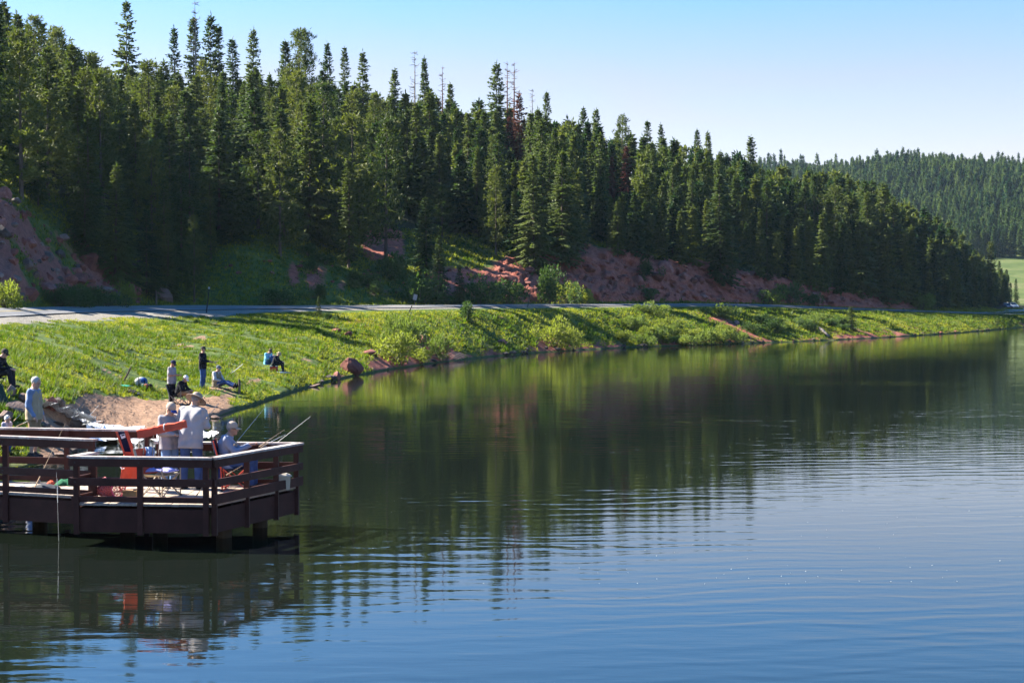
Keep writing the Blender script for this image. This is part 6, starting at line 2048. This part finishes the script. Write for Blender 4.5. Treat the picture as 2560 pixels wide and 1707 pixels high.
# ================================================================== ROCKS
def rock_material(name, a_, b_, c_):
    m, nt, out = nodes_of(name)
    v = pos_vec(nt, kind='object')
    n1 = noise_tex(nt, 1.6, 5, 0.65, v).outputs['Fac']
    n2 = noise_tex(nt, 9.0, 4, 0.7, v).outputs['Fac']
    rnd = nt.nodes.new('ShaderNodeObjectInfo').outputs['Random']
    f = mth(nt, 'ADD', mth(nt, 'MULTIPLY', n1, 0.55), mth(nt, 'ADD', mth(nt, 'MULTIPLY', n2, 0.30), mth(nt, 'MULTIPLY', rnd, 0.18)))
    c = ramp(nt, f, [(0.30, a_), (0.52, b_), (0.72, c_)])
    principled(nt, out, c, 0.9, bump(nt, mth(nt, 'ADD', n1, mth(nt, 'MULTIPLY', n2, 0.5)), 0.6, 0.08), 0.2)
    return m
rock_red = rock_material('red_sandstone', (0.060, 0.020, 0.017), (0.20, 0.075, 0.058), (0.38, 0.19, 0.155))
rock_tan = rock_material('tan_rock', (0.085, 0.055, 0.045), (0.17, 0.115, 0.095), (0.30, 0.22, 0.185))
rock_dark = rock_material('wet_rock', (0.035, 0.028, 0.026), (0.085, 0.068, 0.062), (0.17, 0.14, 0.125))
def rock_mesh(seed, lo=0.24, hi=0.37, cuts=11):
    g = np.random.default_rng(seed)
    import bmesh
    bm = bmesh.new()
    bmesh.ops.create_icosphere(bm, subdivisions=3, radius=0.5)
    planes = []
    for k in range(cuts):
        n_ = Vector(g.normal(0, 1, 3)).normalized()
        planes.append((n_, g.uniform(lo, hi)))
    for v in bm.verts:
        p = v.co.copy()
        for n_, d_ in planes:
            e = p.dot(n_) - d_
            if e > 0: p -= n_ * e * 0.98
        p += v.normal * 0.02 * mnoise.noise(p * 5 + Vector((seed, 0, 0)))
        v.co = p
    me = bpy.data.meshes.new('rock')
    bm.to_mesh(me); bm.free()
    return me
ROCKS = {}
for nm, mt in (('red', rock_red), ('tan', rock_tan), ('dark', rock_dark)):
    ROCKS[nm] = []
    for k in range(6):
        me = rock_mesh(40 + k, 0.29 if k < 3 else 0.24, 0.43 if k < 3 else 0.37, 17 if k < 3 else 11); me.materials.append(mt); ROCKS[nm].append(me)
rr_ = random.Random(17)
def put_rock(p, w, h, tone, label, group=None, depth=None, variant=None, rz=None, sink=0.25):
    me = ROCKS[tone][rr_.randrange(6) if variant is None else variant % 6]
    o = link_data('boulder', me)
    o.location = Vector(p) + Vector((0, 0, h * (0.5 - sink)))
    o.rotation_euler = (rr_.uniform(-0.25, 0.25), rr_.uniform(-0.25, 0.25), rr_.uniform(0, 6.28) if rz is None else rz)
    o.scale = (w * 1.15, (depth or w) * 1.15, h * 1.2)
    return tag(o, label, 'boulder', group)
def rock_px(px_, py_, wpx, hpx, tone, label, tmin=2.0, tmax=5.9, group=None, **kw):
    p = hit(px_, py_, tmin, tmax)
    k = p.y / FPX
    return put_rock(p, wpx * k, hpx * k, tone, label, group, **kw)
# single boulders one can name
for a_ in [
 (412, 752, 42, 46, 'tan', 'pale flat-topped boulder beside the road below the dark spruces', 7.1, 9),
 (876, 928, 62, 50, 'red', 'large pinkish boulder at the waterline of the near bank', 2.6, 5.9, 0),
 (843, 946, 20, 24, 'red', 'small stone just left of the large pinkish bank boulder', 2.6, 5.9),
 (1063, 862, 26, 36, 'red', 'dark red boulder among the bank willows', 3.0, 5.9),
 (1052, 888, 30, 30, 'dark', 'shaded boulder under the bank willows', 3.0, 5.9),
 (842, 830, 24, 14, 'red', 'flat pinkish stone high on the bank above the large boulder', 3.0, 5.9),
 (872, 842, 20, 18, 'red', 'small pinkish stone on the bank above the large boulder', 3.0, 5.9),
 (1115, 870, 16, 34, 'red', 'narrow upright stone in the bank right of the willow clump', 3.0, 5.9),
 (1258, 858, 26, 12, 'red', 'flat purple stone in the mid bank', 3.0, 5.9),
 (925, 885, 40, 14, 'red', 'flat slab of stone right above the large bank boulder', 3.0, 5.9),
 (1840, 810, 16, 12, 'tan', 'small pale stone in the eroded soil of the right bank', 3.0, 5.9),
 (1795, 755, 20, 12, 'red', 'pink boulder fallen at the foot of the road cut', 7.05, 8.5),
 (1838, 758, 18, 12, 'red', 'small pink rock beside the road under the cut', 7.05, 8.5),
 (322, 738, 34, 40, 'red', 'pink block at the lower right end of the rock outcrop', 7.3, 10),
]: rock_px(*a_[:6], tmin=a_[6], tmax=a_[7], variant=a_[8] if len(a_) > 8 else None)
# stream and shore stones
for a_ in [
 (28, 985, 34, 32, 'tan', 'rounded pale stone below the seated man in black'),
 (60, 1002, 30, 30, 'tan', 'brown slab left of the man in the vest'),
 (52, 1030, 66, 36, 'tan', 'long brown boulder left of the stream behind the walkway'),
 (15, 1048, 40, 34, 'tan', 'brown boulder at the left edge behind the spotted hood'),
 (128, 1020, 46, 40, 'red', 'purple-brown boulder on the far side of the stream, right of the man in the vest'),
 (148, 1016, 34, 34, 'dark', 'dark wet boulder just right of the purple-brown one by the stream'),
 (112, 1066, 30, 18, 'dark', 'dark stone in the near side of the white water'),
 (150, 1062, 34, 10, 'dark', 'flat dark slab the stream runs around'),
 (268, 1108, 46, 36, 'tan', 'grey boulder standing in the stream mouth behind the railing'),
 (185, 1128, 42, 22, 'dark', 'dark boulder on the near shore behind the tall railing'),
 (168, 1120, 24, 18, 'dark', 'small dark stone left of the shore boulder behind the railing'),
 (130, 1112, 28, 18, 'dark', 'dark stone on the shore under the tan rod'),
 (150, 1140, 34, 12, 'tan', 'flat pale shore stone at the waterline behind the railing'),
 (105, 1118, 30, 14, 'tan', 'flat brown shore stone left of the tan rod'),
 (20, 1118, 44, 14, 'tan', 'flat brown slab on the shore at the left edge'),
 (230, 1118, 26, 14, 'tan', 'pale stone at the edge of the stream mouth'),
 (218, 1140, 30, 10, 'dark', 'low wet stone breaking the water behind the step in the pier'),
 (405, 1084, 22, 10, 'dark', 'wet stone at the sand edge behind the pier'),
]: rock_px(*a_[:6], tmin=1.2, tmax=5)
_r = put_rock(on(543, 1047, -0.02), 0.42, 0.16, 'tan', 'flat stone lying in the shallow water right of the hatted man')
_r = put_rock(on(778, 968, -0.02), 0.85, 0.14, 'tan', 'flat pale stones in the water off the grassy point')
# outcrop at left: many separate blocks
n_out = 0
tries = 0
spots = []
while n_out < 150 and tries < 7000:
    tries += 1
    px_ = rr_.uniform(-40, 350)
    t_ = rr_.uniform(8.05, 9.05)
    tone_ = rr_.choice(['red', 'red', 'red', 'dark', 'tan'])
    d, z = col_profile(px_)
    dd, zz = float(np.interp(t_, tall, d)), float(np.interp(t_, tall, z))
    w = rr_.choice([0.3, 0.4, 0.5, 0.6, 0.8, 1.1, 1.4]) * rr_.uniform(0.8, 1.15)
    X = (px_ - 1280) / FPX * dd
    if any((X - a_) ** 2 + (dd - b_) ** 2 < (0.42 * (w + c_)) ** 2 for a_, b_, c_ in spots): continue
    spots.append((X, dd, w)); n_out += 1
    put_rock((X, dd, zz), w, w * rr_.uniform(0.6, 1.0), tone_, '%s pinkish block %s of the rock outcrop at left' % ('large' if w > 1.1 else ('middling' if w > 0.65 else 'small'), 'near the crest' if t_ > 8.7 else ('half-way up the face' if t_ > 8.35 else 'at the foot')), 'blocks of the left rock outcrop', sink=0.32)
# ledges and blocks in the red road cut
n_cut = 0; spots = []; tries = 0
while n_cut < 90 and tries < 4000:
    tries += 1
    px_ = rr_.uniform(1290, 2280)
    t_ = rr_.uniform(8.05, 9.0)
    d, z = col_profile(px_)
    dd, zz = float(np.interp(t_, tall, d)), float(np.interp(t_, tall, z))
    w = rr_.choice([0.5, 0.7, 0.9, 1.2, 1.7, 2.2]) * rr_.uniform(0.8, 1.2)
    X = (px_ - 1280) / FPX * dd
    if any((X - a_) ** 2 + (dd - b_) ** 2 < (0.40 * (w + c_)) ** 2 for a_, b_, c_ in spots): continue
    spots.append((X, dd, w)); n_cut += 1
    put_rock((X, dd + 0.15 * w, zz), w, w * rr_.uniform(0.45, 0.8), 'red', '%s jagged red ledge %s of the road cut, %s' % ('broad' if w > 1.3 else 'small', 'in the upper face' if t_ > 8.5 else 'in the lower face', 'at its left end' if px_ < 1560 else ('in its middle' if px_ < 1880 else 'at its right end')), 'ledges of the red road cut', sink=0.40)
for k in range(46):
    px_ = rr_.uniform(560, 1320)
    t_ = rr_.uniform(8.1, 8.8)
    d, z = col_profile(px_)
    dd, zz = float(np.interp(t_, tall, d)), float(np.interp(t_, tall, z))
    w = rr_.uniform(0.25, 0.6)
    put_rock(((px_ - 1280) / FPX * dd, dd, zz), w, w * 0.6, 'red', 'small reddish stone on the shaded scree behind the road', 'stones of the shaded scree')
for k in range(60):
    px_ = rr_.uniform(790, 2500)
    p = hit(px_, 0, 2.0, 2.1)
    d, z = col_profile(px_)
    dd, zz = float(np.interp(rr_.uniform(2.5, 3.1), tall, d)), 0.02
    zz = float(np.interp(dd, d, z))
    w = rr_.uniform(0.2, 0.6)
    put_rock(((px_ - 1280) / FPX * dd, dd, zz), w, w * 0.5, rr_.choice(['red', 'dark', 'dark']), 'small stone along the far waterline of the bank', 'stones along the waterline')
peb = MB()
for k in range(190):
    px_ = rr_.uniform(150, 560)
    d, z = col_profile(px_)
    t_ = rr_.uniform(2.9, 4.1)
    dd = float(np.interp(t_, tall, d)); zz = float(np.interp(dd, d, z))
    s = rr_.uniform(0.015, 0.05)
    peb.box(((px_ - 1280) / FPX * dd, dd, zz + s * 0.15), (s * rr_.uniform(0.8, 2), s * 1.3, s * 0.7), Matrix.Rotation(rr_.uniform(0, 3), 3, 'Z') @ Matrix.Rotation(rr_.uniform(-0.5, 0.5), 3, 'X'), 0.6)
tag(peb.build('pebbles', rock_tan), 'pebbles and clods strewn over the sandy shore', 'pebbles', kind='stuff')

# ================================================================== STREAM
def foam_mat():
    m, nt, out = nodes_of('white_water')
    v = pos_vec(nt, (1, 1, 1))
    n1 = noise_tex(nt, 2.6, 5, 0.7, v, 0.6).outputs['Fac']
    n2 = noise_tex(nt, 11.0, 4, 0.7, v).outputs['Fac']
    s = mth(nt, 'ADD', mth(nt, 'MULTIPLY', n1, 0.6), mth(nt, 'MULTIPLY', n2, 0.4))
    f = ramp(nt, s, [(0.30, 0.0), (0.44, 1.0)])
    c = mixc(nt, f, (0.10, 0.12, 0.13), (0.88, 0.90, 0.92))
    rg = ramp(nt, f, [(0.0, 0.08), (1.0, 0.6)])
    p = principled(nt, out, c, rg, bump(nt, s, 0.9, 0.12), 0.5)
    tr = nt.nodes.new('ShaderNodeBsdfTransparent'); mx = nt.nodes.new('ShaderNodeMixShader')
    nt.links.new(ramp(nt, s, [(0.40, 0.0), (0.50, 1.0)]), mx.inputs[0])
    nt.links.new(tr.outputs['BSDF'], mx.inputs[1]); nt.links.new(p.outputs['BSDF'], mx.inputs[2])
    nt.links.new(mx.outputs['Shader'], out.inputs['Surface'])
    return m
sm = MB()
rows = []
W_ = [0.35, 0.4, 0.45, 0.7, 0.9, 1.2, 2.0, 2.6]
ctrl = [(hit(a_, b_, 1.6, 5.0), w_) for (a_, b_), w_ in zip(STREAM, W_)][2:6] + [(on(a_, b_, 0.0), w_) for a_, b_, w_ in ((320, 1097, 1.7), (390, 1101, 1.9), (470, 1102, 1.6), (545, 1102, 0.8))]
cur = []
for (p0, w0), (p1, w1) in zip(ctrl[:-1], ctrl[1:]):
    for k in range(8):
        u = k / 8
        cur.append((p0.lerp(p1, u), w0 + (w1 - w0) * u))
for i, (p, w) in enumerate(cur):
    t = (cur[min(i + 1, len(cur) - 1)][0] - cur[max(i - 1, 0)][0]); t.z = 0
    t = t.normalized(); n_ = Vector((-t.y, t.x, 0))
    zz = max(p.z + 0.20, 0.03)
    if i > 0: zz = min(zz, rows[-1][3][2] + 0.001)
    zz = max(zz, 0.02)
    w *= 1 + 0.15 * math.sin(i * 1.7)
    rows.append([tuple(p + n_ * w * s + Vector((0, 0, -p.z + zz + 0.05 * math.sin(i * 2.3 + s * 9) + 0.03 * math.sin(i * 5.1 + s * 4)))) for s in (-1, -0.6, -0.2, 0.2, 0.6, 1)])
for r in rows: sm.v += r
for i in range(len(rows) - 1):
    for j in range(5):
        q = i * 6 + j
        sm.f.append((q, q + 6, q + 7, q + 1))
tag(sm.build('stream', foam_mat(), None, True), kind='structure')

# ================================================================== POSTS, STICKS AND SMALL THINGS ON THE BANK
post_wood = plain('weathered_post', (0.13, 0.10, 0.075), 0.9, 0.3, 5, 0.4, 0.01, stretch=(1, 1, 0.3))
steel_dark = plain('post_steel', (0.03, 0.03, 0.032), 0.6, 0.3, 8, 0.2, 0.004)
silver = plain('reflector', (0.6, 0.6, 0.6), 0.3, 0.1, 5, 0, 0.001, 0.5)
def stick(p0, p1, r, name, label, mat, cat='post', capm=None):
    o = empty(name, p0, 0, label, cat)
    d = Vector(p1) - Vector(p0)
    MB().tube([d * -0.05, d * 0.5 + Vector((r * 0.3, 0, 0)), d], [r, r * 0.95, r * 0.85], 7).build('shaft', mat, o)
    if capm: MB().tube([d * 0.93, d * 1.01], [r * 1.5, r * 1.5], 7).build('cap', capm, o)
    else: MB().tube([d * 0.98, d * 1.005], [r * 0.95, r * 0.5], 7).build('end', mat, o)
    return o
def post_px(px0, py0, px1, py1, r, name, label, mat, tmin=3.0, tmax=6.0, **kw):
    p = hit(px0, py0, tmin, tmax)
    return stick(p, at(px1, py1, p.y), r, name, label, mat, **kw)
post_px(598, 985, 598, 948, 0.06, 'wooden_post', 'short upright wooden post on the grassy shore beside the outstretched legs', post_wood)
post_px(308, 953, 327, 918, 0.045, 'leaning_stake', 'leaning wooden stake in the grass above the bags', post_wood)
post_px(516, 782, 523, 718, 0.045, 'roadside_delineator', 'tall thin dark marker pole at the lake side of the road', steel_dark, tmin=5.4, tmax=6.0, capm=silver)
post_px(1021, 782, 1030, 764, 0.05, 'leaning_stake', 'short leaning dark stake at the road edge, left of centre', steel_dark, tmin=5.0, tmax=6.0)
post_px(1319, 768, 1326, 722, 0.04, 'roadside_delineator', 'thin green marker pole behind the road under the scree', plain('green_post', (0.03, 0.05, 0.035), 0.6, 0.2, 5, 0), tmin=5.5, tmax=7.6)
post_px(390, 764, 390, 727, 0.09, 'wooden_post', 'dark square post beside the pale roadside boulder', post_wood, tmin=7.05, tmax=8.5)
post_px(575, 936, 607, 910, 0.02, 'pale_stick', 'pale stick standing in the grass behind the seated man', rod_pale, tmin=3, tmax=6, cat='stick')
sp = hit(1036, 768, 6.9, 8.2)
sg = empty('road_sign', sp, R(25), 'small road sign seen from behind, leaning by the road', 'sign')
MB().beam((0, 0, -0.2), (0.05, 0, 0.9), 0.06, 0.06).build('post', post_wood, sg)
MB().box((0.06, -0.03, 0.72), (0.35, 0.03, 0.5), Matrix.Rotation(0.25, 3, 'Y')).build('sign_plate', plain('sign_back', (0.25, 0.25, 0.25), 0.5, 0.1, 5, 0, 0.001, 0.5, 0.4), sg)
rod(hit(510, 992, 3, 5.9), hit(570, 960, 3, 5.9) + V3(0, 0, 0.35), 'long rod propped over the sand in front of the seated men', rod_tan, 0.014, 0, reel=False)
rod(hit(433, 1005, 3, 5.9) + V3(0, 0, 0.05), hit(455, 990, 3, 5.9) + V3(0, 0, 0.3), 'short rod resting beside the chair on the sand', rod_dark, 0.012, 0, reel=False)
rod(hit(173, 1055, 1.5, 4.5), at(194, 1021, hit(173, 1055, 1.5, 4.5).y + 1), 'pale rod propped over the stream', rod_pale, 0.012, 0, reel=False)
rod(hit(208, 1057, 1.5, 4.5), at(247, 1012, hit(208, 1057, 1.5, 4.5).y + 1), 'thin pale rod standing at the sand edge of the stream', rod_pale, 0.009, 0, reel=False)
# pile of bags
bp = hit(352, 968, 3, 5.9)
bag = empty('backpack', bp, R(20), 'white and blue backpack in the pile on the grass', 'bag')
white_bag = fabric('white_bag', (0.50, 0.48, 0.47)); blue_bag = fabric('blue_bag', (0.04, 0.10, 0.28)); pinkbag = fabric('pink_bag', (0.45, 0.07, 0.12))
t = Shape(0.05); t.ell((0, 0, 0.20), (0.26, 0.17, 0.22)).cap((-0.15, 0, 0.1), (0.15, 0, 0.1), 0.14); t.cut((0, 0, 0), (0, 0, -1)); t.build('body', white_bag, bag, 0.02)
t = Shape(0.04); t.ell((0.10, -0.06, 0.24), (0.17, 0.14, 0.17)); t.build('front_pocket', blue_bag, bag, 0.02)
for s in (-0.1, 0.12): MB().tube([(s, -0.16, 0.08), (s, -0.22, 0.24), (s, -0.1, 0.40)], 0.018, 6).build('strap', black_cloth, bag)
p = hit(368, 974, 3, 5.9)
bag = empty('duffel_bag', p, R(-15), 'dark duffel bag with pink end lying right of the backpack', 'bag')
t = Shape(0.03); t.cap((-0.14, 0, 0.13), (0.12, 0, 0.13), 0.13, 0.125); t.build('body', black_cloth, bag, 0.02)
t = Shape(0.03); t.ell((0.0, -0.10, 0.16), (0.10, 0.06, 0.09)); t.build('side_pocket', pinkbag, bag, 0.015)
t = Shape(0.03); t.ell((-0.14, -0.04, 0.16), (0.09, 0.11, 0.10)); t.build('end_cap', white_bag, bag, 0.015)
drape('tarp', 'green mat spread on the grass left of the bags', fabric('teal_mat', (0.03, 0.26, 0.17)), hit(305, 966, 3, 5.9), (0.75, 0.35, 0.06), 41, 'mat', yaw=-0.3)
drape('jacket', 'black and white jacket lying in front of the backpack', black_cloth, hit(326, 981, 3, 5.9), (0.65, 0.4, 0.12), 42, yaw=-0.35)
drape('cloth', 'white cloth lying beside the black jacket', white_bag, hit(338, 985, 3, 5.9), (0.32, 0.25, 0.07), 43)
# striped folding chair at the lower left
sp = hit(10, 1012, 2.5, 5.5)
stripe = plain('striped_canvas', (0.02, 0.05, 0.05), 0.9, 0.1, 2.0, 0.1, 0.004, col2=(0.03, 0.07, 0.07))
sc = empty('folding_chair', sp, 0, 'dark green striped folding chair at the left edge below the man in black', 'chair')
def sc_l(px_, py_, dy=0): return at(px_, py_, sp.y + dy) - sp
bkr = MB().sheet([[sc_l(-14, 960, 0.1), sc_l(2, 958)], [sc_l(-10, 985, 0.12), sc_l(14, 985, 0.02)], [sc_l(0, 1012, 0.1), sc_l(22, 1010)]], 0.02).build('backrest', stripe, sc)
for k in range(4):
    MB().sheet([[sc_l(-10 + 5 * k, 961, 0.07), sc_l(-8.4 + 5 * k, 961, 0.07)], [sc_l(3 + 5 * k, 1010, 0.055), sc_l(4.6 + 5 * k, 1010, 0.055)]], 0.008).build('stripe', plain('grey_stripe', (0.14, 0.20, 0.20), 0.9, 0.1, 5, 0), bkr)
MB().sheet([[sc_l(0, 1011, 0.1), sc_l(22, 1009, 0.0)], [sc_l(6, 1006, 0.55), sc_l(28, 1004, 0.45)]], 0.02).build('seat', stripe, sc)
for a_, b_ in ((0, 0.1), (22, 0.0), (6, 0.55), (28, 0.45)):
    MB().tube([sc_l(a_, 1009, b_), sc_l(a_ + 2, 1009, b_) + V3(0, 0, -0.42)], 0.012, 6).build('leg', black_plastic, sc)
# bleached log on the far bank
p0, p1 = hit(2048, 822, 3, 5.9), hit(2072, 843, 3, 5.9)
lg = MB().tube([p0 + V3(0, 0, 0.1), p0.lerp(p1, 0.5) + V3(0, 0, 0.16), p1 + V3(0, 0, 0.1)], [0.14, 0.17, 0.11], 9).build('driftwood_log', bark_grey, None, True)
tag(lg, 'bleached log lying down the bank near the right', 'log')
# dead branches by the willow clump
db = MB()
for k in range(9):
    a_ = hit(1100 + 6 * k, 905 - 2 * k, 2.6, 5)
    db.tube([a_ + V3(-0.6, 0, 0.35), a_ + V3(0, 0, 0.2), a_ + V3(0.7, -0.4, -0.03)], [0.03, 0.022, 0.01], 4)
tag(db.build('dead_branches', bark_grey), 'tangle of dead branches drooping into the water right of the willow', 'branches')

# ================================================================== PARKED CARS
def car(loc, yaw, paint, label):
    o = empty('parked_car', loc, yaw, label, 'car')
    glass = plain('car_glass', (0.03, 0.035, 0.04), 0.08, 0.05, 3, 0, 0.001, 0.6)
    sec = [(-2.1, 0.45, 0.85, 0.80), (-2.0, 0.38, 1.00, 0.86), (-1.2, 0.30, 1.05, 0.90), (0.0, 0.28, 1.02, 0.91), (0.9, 0.28, 0.98, 0.90), (1.7, 0.33, 0.90, 0.86), (2.1, 0.42, 0.74, 0.76)]
    mb = MB()
    for x_, z0, z1, w in sec:
        for y_, z_ in ((-w * 0.92, z0), (-w, z0 + 0.15), (-w, z1 - 0.12), (-w * 0.88, z1), (w * 0.88, z1), (w, z1 - 0.12), (w, z0 + 0.15), (w * 0.92, z0)):
            mb.v.append((x_, y_, z_))
    for i in range(len(sec) - 1):
        for k in range(8): mb.f.append((i * 8 + k, (i + 1) * 8 + k, (i + 1) * 8 + (k + 1) % 8, i * 8 + (k + 1) % 8))
    mb.f.append(tuple(range(8))); mb.f.append(tuple(range(len(sec) * 8 - 1, len(sec) * 8 - 9, -1)))
    mb.build('body', paint, o)
    cb = MB()
    for x0, x1, y_, z_ in ((-1.9, 1.05, 0.84, 1.0), (-1.45, 0.35, 0.66, 1.52)):
        cb.v += [(x0, -y_, z_), (x1, -y_, z_), (x1, y_, z_), (x0, y_, z_)]
    cb.f = [(0, 1, 5, 4), (1, 2, 6, 5), (2, 3, 7, 6), (3, 0, 4, 7), (4, 5, 6, 7)]
    cb.build('windows', glass, o)
    MB().box((-0.55, 0, 1.535), (1.85, 1.34, 0.05)).build('roof', paint, o)
    for s in (-1, 1):
        for xx in (-1.3, 1.35):
            w_ = MB().lathe([(0.0, -0.1), (0.26, -0.1), (0.33, -0.08), (0.33, 0.08), (0.26, 0.1), (0.0, 0.1)], 16)
            w_.v = [(x_ + xx, z_ + s * 0.80, y_ + 0.33) for x_, y_, z_ in w_.v]
            wo = w_.build('wheel', black_plastic, o)
            r_ = MB().lathe([(0.0, -0.03), (0.18, -0.02), (0.18, 0.02), (0, 0.03)], 12)
            r_.v = [(x_ + xx, z_ + s * 0.90, y_ + 0.33) for x_, y_, z_ in r_.v]
            r_.build('rim', silver, wo)
        MB().box((2.03, 0.58 * s, 0.72), (0.12, 0.32, 0.13)).build('headlight', silver, o)
        MB().box((0.75, 0.95 * s, 1.08), (0.12, 0.18, 0.12)).build('mirror', paint, o)
    for a_, b_ in (((1.0, 0.80), (0.35, 0.63)), ((-1.85, 0.80), (-1.42, 0.63))):
        for s in (-1, 1): MB().tube([(a_[0], a_[1] * s, 1.02), (b_[0], b_[1] * s, 1.52)], 0.045, 5).build('pillar', paint, o)
    MB().box((2.10, 0, 0.55), (0.06, 1.0, 0.16)).build('grille', black_plastic, o)
    return o
def paint(name, c): return plain(name, c, 0.25, 0.04, 2, 0, 0.001, 0.6)
cg = gz(2513, 372); car(Vector((cg.x, 372, 2.16)), R(-75), paint('blue_car_paint', (0.03, 0.06, 0.12)), 'dark blue car parked at the far end of the road')
cg = gz(2530, 398); car(Vector((cg.x, 398, 2.16)), R(-80), paint('white_car_paint', (0.70, 0.70, 0.70)), 'white car parked behind the dark blue one at the far road')

# ================================================================== SPECKS FLOATING ON THE LAKE
fs = MB()
for k in range(240):
    py_ = 900 + 560 * rr_.random() ** 1.2
    q = on(rr_.uniform(700, 2560), py_, 0.004)
    s = rr_.uniform(0.006, 0.016)
    a_ = rr_.uniform(0, 3.1)
    c_, d_ = math.cos(a_) * s, math.sin(a_) * s
    fs.add([q + V3(c_, d_, 0), q + V3(-d_ * 0.6, c_ * 0.6, 0.003), q + V3(-c_, -d_, 0), q + V3(d_ * 0.6, -c_ * 0.6, 0.003)], [(0, 1, 2, 3)])
tag(fs.build('floating_specks', plain('pale_down', (0.6, 0.6, 0.55), 0.8, 0.1, 5, 0)), 'pale specks of down floating on the lake', 'specks', kind='stuff')

# ================================================================== HAZE
HZ = 0.00005
hz = MB().box((350, 640, 56), (1900, 1500, 120)).build('haze')
def haze_mat():
    m, nt, out = nodes_of('haze_air')
    v = nt.nodes.new('ShaderNodeVolumePrincipled')
    v.inputs['Color'].default_value = (0.60, 0.80, 1.0, 1)
    v.inputs['Density'].default_value = HZ
    v.inputs['Anisotropy'].default_value = 0.3
    nt.links.new(v.outputs['Volume'], out.inputs['Volume'])
    return m
hz.data.materials.append(haze_mat())
tag(hz, 'thin pale morning haze filling the valley', 'haze', kind='stuff')
